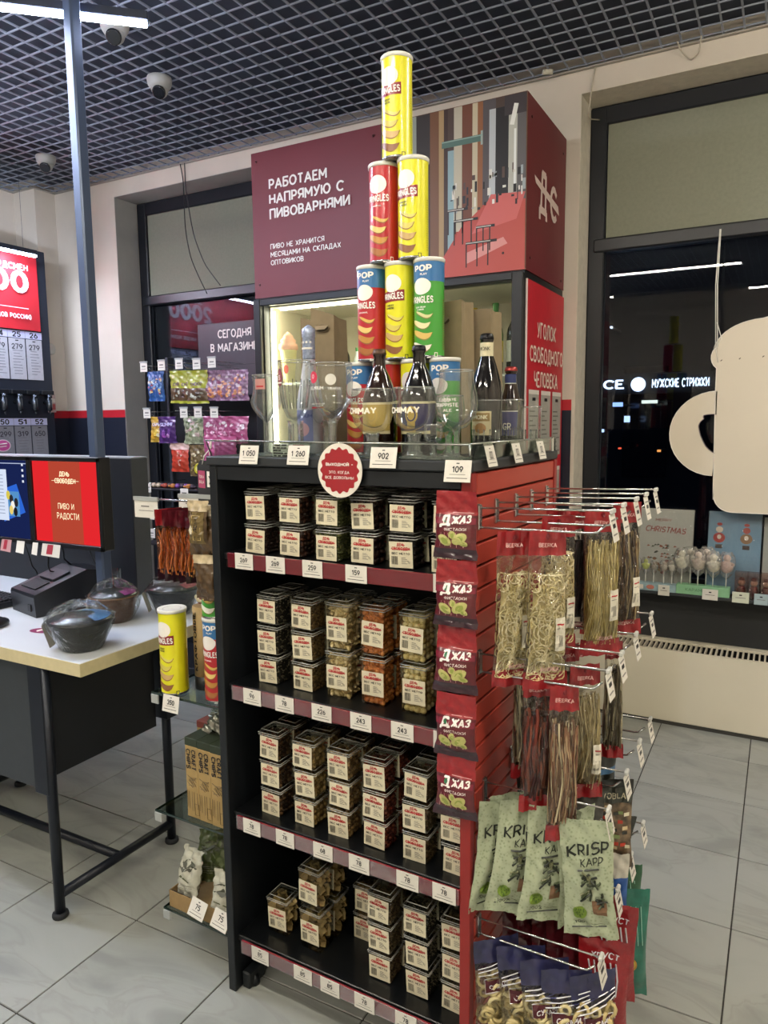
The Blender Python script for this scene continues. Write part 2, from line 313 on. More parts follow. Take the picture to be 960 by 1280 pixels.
# ---------------------------------------------------------------- walls
cream = pm('cream_paint', '#cfc6b8', .75, var=.035, scale=5, bump=.06, bscale=120)
grey_reveal = pm('reveal_paint', '#a9a69f', .8, var=.05, scale=8, bump=.1, bscale=140)
darkp = pm('dark_wainscot', '#1d2230', .4, var=.08, scale=8)
redp = pm('red_stripe', '#b3202c', .45, var=.04)
YW = 2.797
mb = MB()
mb.box(-3.19, -2.56, YW, 3.3, 0, 3.66, cream); mb.box(-.62, .77, YW, 3.3, 0, 3.66, cream); mb.box(3.2, 4.4, YW, 3.3, 0, 3.66, cream)
mb.box(-2.56, -.62, YW, 3.3, 3.197, 3.66, cream); mb.box(.77, 3.2, YW, 3.3, 3.20, 3.66, cream)
mb.build('wall_back', kind='structure')
mb = MB(); mb.box(-3.43, -3.19, 2.623, 3.3, 0, 3.66, cream); mb.box(-3.6, -3.43, -4.1, 3.3, 0, 3.66, cream); mb.build('wall_left', kind='structure')
mb = MB(); mb.box(4.3, 4.4, -4.1, 3.3, 0, 3.66, cream); mb.build('wall_right', kind='structure')
mb = MB(); mb.box(-3.5, 4.4, -4.1, -4.0, 0, 3.66, cream); mb.build('wall_front', kind='structure')
mb = MB()
for x0, x1 in ((-3.19, -2.56), (-.62, .755)): mb.box(x0, x1, YW-.0025, YW, 0, 1.630, darkp)
mb.box(-3.43, -3.1875, 2.6205, 2.623, 0, 1.63, darkp); mb.box(-3.19, -3.1875, 2.6205, YW, 0, 1.63, darkp); mb.box(-3.43, -3.4275, -4, 2.623, 0, 1.63, darkp)
mb.build('trim_1', kind='structure')
mb = MB()
for x0, x1 in ((-3.19, -2.56), (-.62, .755)): mb.box(x0, x1, YW-.003, YW, 1.630, 1.686, redp)
mb.box(-3.43, -3.187, 2.620, 2.623, 1.63, 1.686, redp); mb.box(-3.19, -3.187, 2.620, YW, 1.63, 1.686, redp); mb.box(-3.43, -3.427, -4, 2.623, 1.63, 1.686, redp)
mb.build('trim_2', kind='structure')
mb = MB(); trimc = pm('ceiling_trim', '#a9a49b', .5, .2, var=.03)
mb.box(-3.19, 4.3, 2.775, YW, 3.305, 3.312, trimc); mb.box(-3.19, 4.3, 2.793, YW, 3.305, 3.335, trimc); mb.box(-3.43, -3.408, -4, 2.62, 3.305, 3.312, trimc)
mb.box(-3.43, -3.17, 2.60, 2.623, 3.305, 3.312, trimc); mb.box(-3.19, -3.168, 2.60, YW, 3.305, 3.312, trimc); mb.build('trim_3', kind='structure')
# grey faces of the left window niche
mb = MB(); mb.box(-2.56, -2.557, YW+.001, 3.0, 0, 3.197, grey_reveal); mb.box(-2.557, -.62, YW+.001, 3.0, 3.194, 3.197, grey_reveal); mb.build('trim_4', kind='structure')
mb = MB(); rc = pm('reveal_cream', '#d3ccbd', .8, var=.07, scale=25, bump=.15, bscale=90)
mb.box(.77, .773, YW+.001, 3.0, .4, 3.20, rc); mb.box(.773, 3.2, YW+.001, 3.0, 3.197, 3.20, rc); mb.build('trim_5', kind='structure')
# ---------------------------------------------------------------- windows
frm = pm('window_frame', '#171a21', .35, var=.06)
pane_m = film('window_pane', '#b9c2cc', .12, .01)
blind_m = pm('blind_fabric', '#848676', .85, var=.05, scale=60, bump=.15, bscale=200)
def window(name, x0, x1, zt, zm, z0, mull, blindz):
    mb = MB(); y0, y1 = 3.0, 3.07; W_ = .085
    mb.bbox(x0, x0+W_, y0, y1, z0, zt, frm, .006); mb.bbox(x1-W_, x1, y0, y1, z0, zt, frm, .006)
    mb.bbox(x0, x1, y0+.002, y1, zt-.09, zt, frm, .006); mb.bbox(x0, x1, y0+.002, y1, z0, z0+.05, frm, .006)
    mb.bbox(x0+.03, x1-.03, y0-.012, y1, zm, zm+.07, frm, .008)
    for m_ in mull: mb.bbox(m_-.05, m_+.05, y0-.006, y1, z0, zt, frm, .006)
    w_ = mb.build(name, kind='structure')
    xs = [x0+W_]+[v for m_ in mull for v in (m_-.05, m_+.05)]+[x1-W_]
    for i in range(0, len(xs), 2):
        mb = MB(); mb.box(xs[i], xs[i+1], 3.035, 3.041, z0+.05, zm, pane_m); mb.build('pane', w_)
        mb = MB(); mb.box(xs[i], xs[i+1], 3.035, 3.041, zm+.07, zt-.09, pane_m); mb.build('pane', w_)
        mb = MB(); mb.box(xs[i]+.004, xs[i+1]-.004, 3.018, 3.021, blindz, zt-.09, blind_m); mb.build('blind', w_)
        # thin gaskets catch the light round each pane
        mb = MB(); g = pm('gasket', '#4b5058', .3, .4, var=0)
        for a, c in ((z0+.05, zm), (zm+.07, zt-.09)):
            mb.tube([(xs[i]+.003, 3.03, a), (xs[i]+.003, 3.03, c), (xs[i+1]-.003, 3.03, c), (xs[i+1]-.003, 3.03, a)], .003, g, 5, closed=True)
        mb.build('gasket', w_)
    return w_
win1 = window('window_1', -2.557, -.62, 3.194, 2.455, .1, (), 2.53)
win2 = window('window_2', .773, 3.2, 3.197, 2.462, .69, (2.05,), 2.535)
# night street beyond the panes: a dark facade across the street, its lit sign and a few small lights
fac = pm('night_facade', '#171a24', .8, var=.5, scale=1.5)
mb = MB(); mb.box(-9, 9, 6.7, 7.0, 0, 4.5, fac)
for k in range(22):
    x = -8.5+k*.8; mb.box(x, x+.42, 6.67, 6.7, 1.0, 2.1, pm('night_glass', '#0d1220', .1, var=0)); 
fc = mb.build('building', label='dark shop building across the street seen through the windows', category='building')
mb = MB(); mb.box(-9, 9, 3.3, 6.6, -.3, -.15, pm('asphalt', '#15161b', .8, var=.2)); mb.build('pavement', label='dark pavement outside the shop windows', category='pavement')
sign = thing('shop_sign', 'glowing white letters and round dot sign across the dark street', 'sign', (.05, 6.0, 1.9))
gw = glow('sign_glow', '#e9f4ff', 2.6)
mb = MB(); mb.M = face((0, 0, 0), (1, 0, 0), (0, 0, 1)); mb.text('СЕ', .28, 0, .085, .01, gw, bold=.04, width=.19); mb.build('letter_group', sign)
mb = MB(); mb.M = face((0, 0, 0), (1, 0, 0), (0, 0, 1)); mb.ell(.50, -.005, .065, .065, .01, gw, 28); mb.build('dot', sign)
mb = MB(); mb.M = face((0, 0, 0), (1, 0, 0), (0, 0, 1)); mb.text('МУЖСКИЕ СТРИЖКИ', .62, 0, .08, .01, gw, 'l', bold=.03, width=.48); mb.build('letter_group', sign)
mb = MB(); mb.box(.15, 1.15, .02, .05, -.09, .10, pm('sign_board', '#10131c', .6, var=0)); 
for x in (.2, 1.1): mb.box(x-.02, x+.02, .05, .675, -.02, .02, frm)
mb.build('sign_board', sign)
lt = [(.18, 1.47, '#d6e6ff', .05, .03), (.33, 1.72, '#a9c4ff', .09, .04), (.42, 1.58, '#cfe0ff', .05, .06), (.62, 1.74, '#e6e2c8', .14, .03), (.72, 1.28, '#ff9a4a', .03, .02),
      (.9, 1.62, '#bcd2ff', .07, .03), (.36, 1.30, '#ff5a3a', .025, .015), (1.3, 1.55, '#dfe8ff', .05, .05), (.25, 2.45, '#ffffff', .02, .02), (1.5, 2.1, '#fff2cc', .03, .03), (-3.6, 1.5, '#ffd9a0', .06, .05)]
LN = ['pale lower left', 'bluish square', 'tall pale', 'wide cream', 'orange', 'wide bluish', 'tiny red', 'white square', 'tiny white high up', 'cream upper right', 'amber left window']
for i, (x, z, c, a, h) in enumerate(lt):
    mb = MB(); mb.box(x-a/2, x+a/2, 6.2, 6.23, z-h/2, z+h/2, glow('far_'+c.strip('#'), c, 1.6)); mb.box(x-.01, x+.01, 6.23, 6.66, z-.01, z+.01, frm)
    mb.build('street_light', label=f'small far {LN[i]} light in the dark street beyond the window', category='light', group='small lights in the night street')
# ---------------------------------------------------------------- right window: sill, dark panel, radiator cover
mb = MB(); mb.box(.773, 3.2, 3.03, 3.07, .3, .70, pm('dark_panel', '#2a2c2e', .6, var=.1, scale=6)); mb.build('panel_below_window', kind='structure')
mb = MB(); mb.bbox(.775, 3.2, 2.84, 3.04, .675, .69, pm('sill_edge', '#2f3335', .4, var=.05), .003); mb.build('windowsill', kind='structure')
rad = thing('radiator_cover', 'long cream radiator cover with slatted top grille below the right window', 'radiator', (.775, YW, 0))
rw = pm('radiator_enamel', '#dbd3bd', .45, var=.03, scale=3)
mb = MB(); mb.bbox(0, 2.42, 0, .014, .02, .392, rw, .003); mb.bbox(0, .012, 0, .235, .02, .392, rw, .003); mb.build('front_panel', rad)
mb = MB(); mb.box(0, 2.42, -.001, .022, .386, .397, rw); mb.box(0, 2.42, .175, .235, .386, .397, rw); mb.box(0, .07, .02, .18, .386, .397, rw); mb.build('grille_frame', rad)
mb = MB(); mb.box(.07, 2.42, .022, .175, .30, .32, pm('grille_dark', '#0b0b0c', .9, var=0)); mb.build('grille_pit', rad)
mb = MB(); mb.box(-.004, .004, .02, .178, .372, .395, rw); sl = mb.mesh('slat')
for k in range(94): link('slat', sl, rad, (.082+k*.0247, 0, 0))
mb = MB(); mb.box(0, 2.42, .004, .02, 0, .03, pm('base_dark', '#3c3a35', .8, var=0)); mb.build('plinth', rad)
# ================================================================ beer fridge with the big lit-free sign box on top
blk = pm('black_metal', '#15181c', .42, .2, var=.08, scale=12)
white_ink = ink('#e9e3dc'); black_ink = ink('#17171a'); red_ink = ink('#b51f2b'); grey_ink = ink('#77746e')
FX0, FX1, FY0, FY1 = -.80, .70, 2.15, 2.78
fr = thing('beer_fridge', 'large black beer fridge with lit cream interior below the maroon sign box', 'fridge', (0, 2.15, 0))
lin_m = pm('fridge_liner', '#cfc8b4', .6, var=.04, scale=4)
D = FY1-FY0
mb = MB(); mb.box(FX0, FX0+.05, 0, D, .08, 2.243, blk); mb.box(FX1-.06, FX1, 0, D, .08, 2.243, blk); mb.box(FX0+.05, FX1-.06, 0, D, 2.205, 2.243, blk)
mb.box(FX0+.05, FX1-.06, 0, D, .08, .30, blk); mb.box(FX0+.05, FX1-.06, D-.04, D, .3, 2.205, blk)
for x in (FX0+.06, FX1-.1): mb.box(x, x+.04, .05, D-.05, 0, .08, blk)
mb.build('cabinet', fr)
mb = MB(); mb.box(FX0+.05, FX1-.06, D-.045, D-.04, .3, 2.205, lin_m); mb.box(FX0+.05, FX0+.055, .05, D-.045, .3, 2.205, lin_m); mb.box(FX1-.065, FX1-.06, .05, D-.045, .3, 2.205, lin_m)
mb.box(FX0+.055, FX1-.065, .05, D-.045, 2.2, 2.205, lin_m); mb.build('liner', fr)
mb = MB(); mb.box(-.17, -.155, .14, D-.05, .3, 2.2, lin_m); mb.build('divider', fr)
wire = pm('white_wire', '#d8d8d2', .4, .3, var=0)
for z in (.55, .98, 1.40, 1.80):
    mb = MB(); mb.box(FX0+.055, FX1-.065, .12, D-.05, z-.012, z, wire); mb.build('shelf', fr)
fl = glow('fridge_led', '#fff4dc', 11.0)
for x in (FX0+.064, -.15):
    mb = MB(); mb.box(x, x+.012, .052 if x != -.15 else .12, .066 if x != -.15 else .134, .35, 2.18, fl); mb.build('led_strip', fr)
mb = MB(); mb.box(FX0+.1, -.2, .08, .095, 2.188, 2.199, fl); mb.build('led_strip', fr)
dg = film('fridge_glass', '#f4f8f2', .05, .01)
for x0, x1 in ((FX0, -.05), (-.05, FX1)):
    mb = MB()
    mb.bbox(x0, x0+.045, -.03, -.002, .30, 2.235, blk, .004); mb.bbox(x1-.05, x1, -.03, -.002, .30, 2.235, blk, .004)
    mb.bbox(x0+.045, x1-.05, -.03, -.002, 2.200, 2.235, blk, .004); mb.bbox(x0+.045, x1-.05, -.03, -.002, .30, .34, blk, .004)
    d = mb.build('door', fr)
    mb = MB(); mb.box(x0+.045, x1-.05, -.018, -.014, .34, 2.2, dg); mb.build('door_glass', d)
    mb = MB(); hx = x1-.03 if x0 < -.4 else x0+.03
    mb.tube([(hx, -.03, 1.0), (hx, -.06, 1.0), (hx, -.06, 1.3), (hx, -.03, 1.3)], .007, pm('steel', '#b9b9b6', .25, .95, var=0), 8); mb.build('handle', d)
# printed red board on the fridge's right side with three rows of cards
sb = thing('side_board', 'bright red board with white slogan and grey cards on the fridge side', 'sign', (.70, 2.165, 1.2))
rb = pm('red_board', '#c02030', .45, var=.04); we = pm('board_edge', '#e8d6d4', .5, var=0)
mb = MB(); mb.box(.002, .010, 0, .61, 0, 1.008, rb); mb.build('board', sb)
mb = MB(); mb.box(.002, .0105, -.004, 0, 0, 1.008, we); mb.build('edge', sb)
mb = MB(); mb.M = face((.0103, 0, 0), (0, 1, 0), (0, 0, 1)); bi = ink('#eadccf')
for i, (s, wd) in enumerate((('УГОЛОК', .30), ('СВОБОДНОГО', .52), ('ЧЕЛОВЕКА', .38))):
    mb.text(s, .30, .80-i*.115, .075, .001, bi, bold=.02, width=wd)
mb.build('slogan', sb, kind='stuff')
card = pm('grey_card', '#aaa9a2', .5, var=.06, scale=50)
for r, (z0, z1) in enumerate(((.20, .52), (-.0, .14))):
    for c in range(3):
        mb = MB(); mb.M = face((.0105, .03+c*.195, 0), (0, 1, 0), (0, 0, 1)); mb.rect(0, .16, z0, z1, .001, card); mb.rect(0, .16, z1-.02, z1, .0015, ink('#dedad2'))
        mb.rect(.055, .105, z1-.05, z1-.035, .002, black_ink)
        for k in range(int((z1-z0-.08)/.022)):
            random.seed(k*7+c+r); mb.rect(.015, .06+.085*random.random(), z0+.02+k*.022, z0+.026+k*.022, .002, ink('#6a6862'))
        mb.build('price_card', sb)
# big maroon sign box
sx = thing('sign_box', 'big maroon sign box with white lettering and brewery photo above the fridge', 'sign', (0, 2.15, 2.245))
mar = pm('maroon_panel', '#6a1e27', .5, var=.03, scale=4)
SH = .742
mb = MB(); mb.box(-.80, .70, .004, .63, .002, SH, mar); mb.build('box_body', sx)
mb = MB(); mb.box(-.803, -.02, -.004, .004, 0, SH+.003, mar); mb.build('front_panel', sx)
mb = MB(); mb.box(-.02, .703, -.004, .004, 0, SH+.003, pm('photo_base', '#6d4c3c', .4, var=.3, scale=6)); mb.build('front_panel', sx)
mb = MB(); mb.box(.70, .704, .004, .635, .0, SH+.003, mar); sp = mb.build('side_panel', sx)
mb = MB(); mb.M = face((0, -.0045, 0), (1, 0, 0), (0, 0, 1))
for i, (s, wd) in enumerate((('РАБОТАЕМ', .365), ('НАПРЯМУЮ С', .465), ('ПИВОВАРНЯМИ', .50))):
    mb.text(s, -.691, .573-i*.0745, .052, .001, white_ink, 'l', bold=.035, width=wd)
for i, (s, wd) in enumerate((('ПИВО НЕ ХРАНИТСЯ', .342), ('МЕСЯЦАМИ НА СКЛАДАХ', .44), ('ОПТОВИКОВ', .213))):
    mb.text(s, -.691, .259-i*.0415, .027, .001, white_ink, 'l', bold=.02, width=wd)
mb.build('lettering', sx, kind='stuff')
# the brewery picture: pipes, a round glass, tanks and a red floor, printed flat
mb = MB(); mb.M = face((0, -.0045, 0), (1, 0, 0), (0, 0, 1))
def R(x0, x1, y0, y1, z, c): mb.rect(x0, x1, y0, y1, z, ink(c))
R(-.02, .70, .38, SH, .0003, '#4a3a34'); R(.10, .70, 0, .36, .0003, '#a8463a')
R(.0, .17, .45, SH, .0005, '#8f958c'); R(.17, .24, .0, SH, .0006, '#2c2523'); R(.24, .285, .1, SH, .0007, '#6f4a30'); R(.285, .31, 0, SH, .0008, '#a58a62')
R(.31, .33, .0, SH, .0009, '#3c2a26'); R(.33, .36, 0, .56, .001, '#8aa6ad'); R(.36, .40, .2, SH, .0009, '#b9b3a0'); R(.40, .45, .25, SH, .0008, '#6b3d2b'); R(.45, .475, .2, SH, .0009, '#c0b79c')
R(.475, .50, .28, SH, .0007, '#8c5a3a'); R(.50, .56, .3, SH, .0008, '#514c50'); R(.56, .62, .33, .7, .0009, '#1e1c20'); R(.62, .66, .3, SH, .0008, '#b5b6ad'); R(.66, .70, .3, SH, .0009, '#5d5a5c')
R(.53, .56, .32, .7, .001, '#b6bcc0'); R(.645, .655, .3, .6, .0012, '#e3e6e4'); R(.60, .70, .66, SH, .001, '#3a3338')
mb.poly([(.24, .0, .0012), (.70, .0, .0012), (.70, .30, .0012), (.55, .33, .0012), (.40, .22, .0012)], ink('#b24a40')); mb.poly([(.45, .18, .0014), (.66, .22, .0014), (.70, .33, .0014), (.54, .34, .0014)], ink('#c4605c'))
mb.poly([(.42, .05, .0014), (.62, .12, .0014), (.6, .15, .0014), (.42, .10, .0014)], ink('#cf8a84'))
R(.30, .50, .575, .605, .0016, '#4f6e66'); R(.49, .50, .56, .62, .0018, '#9aa8a2'); R(.30, .50, .598, .603, .0019, '#8aa59b')
mb.ell(.06, .36, .10, .22, .0012, ink('#161a1e'), 28); mb.ell(.065, .36, .09, .20, .0014, ink('#3f6a63'), 28); mb.ell(.05, .42, .075, .14, .0015, ink('#15191c'), 24)
mb.tube([(.06+.1*math.cos(a*.314), .36+.22*math.sin(a*.314), .0016) for a in range(20)], .003, ink('#93999a'), 4, closed=True)
mb.ell(.08, .40, .018, .018, .0018, ink('#a19a86'), 12); mb.tube([(.08, .38, .002), (.11, .27, .002)], .006, ink('#5c6a68'), 4)
random.seed(3)
for k in range(46):
    x = random.uniform(.34, .69); y = random.uniform(.28, .42); a = random.uniform(.004, .016); mb.rect(x, x+a, y, y+random.uniform(.004, .05), .002, ink(random.choice(['#1c1a1e', '#9aa3a5', '#d8d7cf', '#54403a', '#2b2a30'])))
for x, y, l in ((.36, .24, .12), (.42, .135, .15), (.47, .20, .09), (.33, .29, .1)):
    R(x, x+l, y, y+.012, .0021, '#20191a'); R(x, x+l*.8, y+.004, y+.009, .0023, '#b0aba2')
    for q in range(3): R(x+q*l*.35, x+q*l*.35+.006, y-.1, y, .0021, '#2c1d1e')
mb.ell(.60, .08, .006, .006, .0024, ink('#3a1512'), 10); mb.poly([(.625, .62, .0024), (.645, .615, .0024), (.665, .70, .0024), (.645, .705, .0024)], ink('#e6e7e2'))
mb.build('brewery_print', sx)
# struck-through white emblem on the side panel
mb = MB(); mb.M = face((.7045, 0, 0), (0, 1, 0), (0, 0, 1)); em = ink('#d9c4bd')
mb.text('Д', .245, .385, .20, .0006, em, bold=.03, width=.13); mb.text('С', .415, .375, .17, .0006, em, bold=.035, width=.12)
mb.poly([(.105, .43, .001), (.125, .40, .001), (.515, .345, .001), (.50, .385, .001)], em); mb.build('emblem', sx)
scr = pm('screw', '#4a2a2a', .3, .8, var=0)
for x, z in ((-.77, .70), (-.77, .07), (-.06, .70)):
    mb = MB(); mb.M = face((x, -.0045, z), (1, 0, 0), (0, 0, 1)); mb.lathe([(.007, 0), (.005, .003)], scr, 10); mb.build('screw', sx)
for y, z in ((.06, .66), (.06, .06), (.58, .66), (.58, .04)):
    mb = MB(); mb.M = face((.7042, y, z), (0, 1, 0), (0, 0, 1)); mb.lathe([(.007, 0), (.005, .003)], scr, 10); mb.build('screw', sx)
# fridge contents
def bottle_mesh(prof, m, lab=(), cap=None, n=20):
    mb = MB(); mb.lathe(prof, m, n); return mb
gg = pm('green_glass', '#2f7a34', .12, var=.1, coat=.5, spec=.6); dkg = pm('dark_glass', '#120e0c', .1, var=.05, coat=.6)
WP = [(.001, 0), (.037, 0), (.038, .01), (.038, .19), (.034, .215), (.020, .245), (.0145, .26), (.0140, .325), (.016, .327), (.016, .338), (.001, .338)]
def wine(label, x, z, glassm, labcol, y=2.33, capm=None, group='bottles inside the beer fridge', sc_=1.0):
    t = thing('bottle', label, 'bottle', (x, y, z), 0, group)
    mb = MB(); mb.lathe([(r*sc_, h*sc_) for r, h in WP], glassm, 20, cap0=False, cap1=False); mb.build('glass_body', t)
    mb = MB(); mb.lathe([(.0384*sc_, .06*sc_), (.0384*sc_, .16*sc_)], pm('lab_'+labcol.strip('#'), labcol, .6, var=.08, scale=80), 20, cap0=False, cap1=False); mb.build('paper_label', t)
    mb = MB(); mb.lathe([(.0150*sc_, .30*sc_), (.0165*sc_, .33*sc_), (.0165*sc_, .3385*sc_), (.001, .3385*sc_)], capm or gg, 16, cap0=False, cap1=False); mb.build('cap', t)
    return t
wine('green glass bottle with yellow label at the right end of the fridge shelf', .50, 1.80, gg, '#d8c24a')
wine('dark green bottle with pale label beside the green one in the fridge', .585, 1.80, dkg, '#d9d5c8', y=2.36)
wine('dark bottle with gold cap behind the right paper bags in the fridge', .355, 1.80, dkg, '#c9b45a', y=2.42, capm=pm('gold_cap', '#d8b43a', .3, .7, var=0))
wine('dark bottle with black cap behind the first right paper bag in fridge', .18, 1.80, dkg, '#6b4a30', y=2.42, capm=dkg, sc_=.97)
wine('dark bottle with dull cap behind the right paper bag pair in fridge', .26, 1.80, dkg, '#8a8060', y=2.42, capm=dkg, sc_=.985)
wine('black bottle near the centre of the fridge left of the red cans', -.33, 1.80, dkg, '#1c2a1f', y=2.30, sc_=.62)
wine('white capped slim bottle left of the red can tower in the fridge', -.26, 1.80, pm('milk_glass', '#cfd0c8', .3, var=.03), '#e6e4dc', y=2.30, sc_=.5)
cup = thing('dessert_cup', 'yellow cup with pink swirl and red apple print in the fridge', 'cup', (-.682, 2.27, 1.80))
mb = MB(); mb.lathe([(.03, 0), (.046, .17), (.048, .175)], pm('cup_cream', '#efe2a8', .5, var=.05), 20); mb.build('cup_body', cup)
mb = MB(); pk = pm('pink_swirl', '#f0b9a0', .6, var=.1)
mb.lathe([(.048, .175), (.056, .185), (.052, .205), (.04, .215), (.044, .228), (.028, .243), (.030, .25), (.004, .275)], pk, 16); mb.build('swirl', cup)
mb = MB(); mb.M = face((0, -.041, .07), (1, 0, 0), (0, 0, 1)); mb.ell(.012, 0, .017, .024, .002, ink('#d8432f'), 16); mb.build('apple_print', cup)

# ================================================================ the shelf unit (local frame: x along its front, y to its back)
HX, HD, HZ = .73, .58, 1.497
un = thing('shelf_unit', 'tall black shelf unit with red slatted right side filling the middle', 'shelf unit', GO, GR)
bm_ = pm('unit_black', '#14181c', .45, .1, var=.1, scale=10); redpost = pm('unit_red', '#8c2421', .42, var=.04, scale=6); slab_m = pm('top_slab', '#2b2e31', .5, .1, var=.06, scale=10)
def pb(name, boxes, m, par=un, b=.002, **k):
    mb = MB()
    for q in boxes: mb.bbox(*q, m, b)
    return mb.build(name, par, **k)
pb('side_panel', [(0, .022, 0, HD, .0, HZ-.024)], bm_)
pb('post', [(0, .025, -.004, .03, .0, HZ-.024)], bm_)
pb('top_panel', [(-.006, HX+.004, -.008, HD+.004, HZ-.023, HZ)], slab_m, b=.003)
pb('back_panel', [(.022, .712, .36, .372, .05, HZ-.024)], bm_)
pb('upper_rail', [(.025, .705, -.002, .02, HZ-.06, HZ-.024)], bm_)
pb('post', [(.705, HX, -.004, .022, .0, HZ-.024)], redpost, label='red front right post')
pb('post', [(.705, HX+.004, HD-.022, HD, .0, HZ-.024)], redpost, label='red rear right post')
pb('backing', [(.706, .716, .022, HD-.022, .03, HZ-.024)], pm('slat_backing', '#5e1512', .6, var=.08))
pb('side_panel', [(.022, .712, HD-.014, HD, .05, HZ-.024)], bm_)
slat_m = pm('slat_red', '#a63a2d', .38, var=.03, scale=4)
mb = MB(); mb.bbox(.716, .731, 0, HD-.046, -.0225, .0225, slat_m, .002); slat_me = mb.mesh('slat')
for k in range(29):
    z = HZ-.024-.0255-k*.0507
    if z > .03: link('slat', slat_me, un, (0, .023, z))
gl = film('shelf_glass', '#dfe8e2', .25, .03); sh_m = pm('shelf_black', '#0f1113', .28, .1, var=.1, scale=10)
rail_m = pm('rail_maroon', '#7e1f2a', .22, var=.05, scale=6, coat=.4)
RZ = [1.251, .897, .535, .170]
for z in RZ:
    s = pb('shelf', [(.026, .705, .012, .355, z-.022, z-.004)], sh_m)
    r = pb('price_rail', [(.054, .705, -.006, .0, z-.038, z)], rail_m, b=.001)
    mb = MB(); mb.box(.054, .705, -.0085, -.0075, z-.036, z+.001, film('rail_clear', '#ffffff', .1, .05)); mb.build('clear_cover', r)
for x in (.03, .66):
    mb = MB(); mb.lathe([(.018, -.0), (.018, .012), (.012, .03)], bm_, 12, c=(x+.015, .05, -.0)); mb.build('foot', un)
un_feet = 0
mb = MB(); mb.bbox(.028, .055, .02, .09, .0, .05, bm_, .004); mb.build('foot', un)

# ---- price tags
tagm = pm('tag_paper', '#d9d5cb', .55, var=.03, scale=60)
def tag_mesh(txt, w_=.058, h=.041, sub=True):
    mb = MB(); mb.M = face((0, 0, 0), (1, 0, 0), (0, 0, 1))
    mb.box(-w_/2, w_/2, -h/2, h/2, -.0008, 0, tagm)
    mb.rect(-.004, .003, h*.33, h*.38, .0003, black_ink)
    if txt: mb.text(txt, 0, h*.08, h*.30, .0003, black_ink, bold=.035)
    mb.rect(-w_*.3, w_*.3, -h*.17, -h*.145, .0003, grey_ink); mb.rect(-w_*.4, w_*.38, -h*.34, -h*.31, .0003, black_ink)
    return mb.mesh('price_tag')
def tag(txt, x, y, z, label, rot=(0, 0, 0), group=None, w_=.058, h=.041):
    me = tag_mesh(txt, w_, h); p = gp(x, y, z)
    return link('price_tag', me, None, p, (rot[0], rot[1], rot[2]+GR), label, 'price tag', group)
SN = ['top shelf', 'second shelf', 'third shelf', 'bottom shelf']
NUM = ['first', 'second', 'third', 'fourth', 'fifth', 'sixth']
for si, (xs, ts) in enumerate((((.112, .212, .323, .446, .672), ('269', '269', '259', '159', '')), ((.124, .228, .341, .453, .564, .672), ('96', '78', '226', '243', '243', '')),
                               ((.108, .218, .336, .442, .575, .669), ('78', '78', '68', '78', '78', '78')), ((.122, .264, .349, .452, .568, .668), ('85', '85', '85', '78', '78', '78')))):
    for k, (x, t_) in enumerate(zip(xs, ts)):
        wd = '' if t_ == '' else ' reading '+t_
        tag(t_, x, -.0095, RZ[si]-.0175, f'white price tag{wd or " mostly hidden"}, {NUM[k]} from the left on the {SN[si]} rail', group='price tags on the maroon shelf rails')
# ---- clear boxes of nuts and dried fruit
clear = film('clear_box', '#f8f9f6', .12, .05); 
lab_p = pm('label_paper', '#d8d0b4', .6, var=.04, scale=60)
def nut_label():
    mb = MB(); mb.M = face((0, 0, 0), (1, 0, 0), (0, 0, 1)); w_, h = .060, .060
    mb.rect(-w_/2, w_/2, -h/2, h/2, .0004, lab_p)
    mb.text('ДЕНЬ', 0, h*.39, h*.12, .0008, red_ink, bold=.06, res=1); mb.text('СВОБОДЕН', 0, h*.24, h*.12, .0008, red_ink, bold=.06, width=w_*.78, res=1); mb.rect(-w_*.42, w_*.42, h*.21, h*.23, .001, red_ink)
    x = -w_*.40
    for k, a in enumerate((1, .5, 1.3, .6, .9, .5, 1.2, .7, .5, 1.)): mb.rect(x, x+a*.0010, -h*.38, -h*.06, .0008, black_ink); x += a*.0010+.0008
    mb.text('ВЕС НЕТТО', 0, h*.05, h*.085, .0008, black_ink, bold=.03, width=w_*.78, res=1)
    for k in range(5): mb.rect(w_*.02, w_*(.2+.06*(k % 3)), -h*(.12+.055*k), -h*(.10+.055*k), .0008, grey_ink)
    mb.text('70', w_*.33, -h*.28, h*.09, .0008, black_ink, res=1)
    return mb.mesh('label')
LAB = nut_label()
def shell_mesh(w_, d, h):
    mb = MB(); a, b = w_/2-.003, w_/2-.0005; e, f = .003, .0005
    mb.M = Matrix()
    # tapered thin wall, closed floor
    vs = []
    for (q, g, z) in ((a, e, 0.0), (b, f, h-.012)):
        vs += [(-q, g, z), (q, g, z), (q, d-g, z), (-q, d-g, z)]
    mb.add(vs, [(0, 1, 5, 4), (1, 2, 6, 5), (2, 3, 7, 6), (3, 0, 4, 7), (3, 2, 1, 0)], clear)
    mb.tube([(-b, 0, h-.014), (b, 0, h-.014), (b, d, h-.014), (-b, d, h-.014)], .0014, film('box_rim', '#d8dcd4', .9, .1, opacity=.5, body='#e8e8e0'), 5, closed=True)  # rim whitened in its colour to stand in for edge highlights
    return mb.mesh('box_body')
def lid_mesh(w_, d, h):
    mb = MB(); b = w_/2
    rim = film('box_rim')
    mb.bbox(-b+.001, b-.001, .001, d-.001, h-.010, h-.003, clear, .002)
    mb.tube([(-b+.006, .006, h-.001), (b-.006, .006, h-.001), (b-.006, d-.006, h-.001), (-b+.006, d-.006, h-.001)], .0013, rim, 5, closed=True)
    mb.tube([(-b, -.001, h-.008), (b, -.001, h-.008), (b, d, h-.008), (-b, d, h-.008)], .0012, rim, 5, closed=True)
    return mb.mesh('lid')
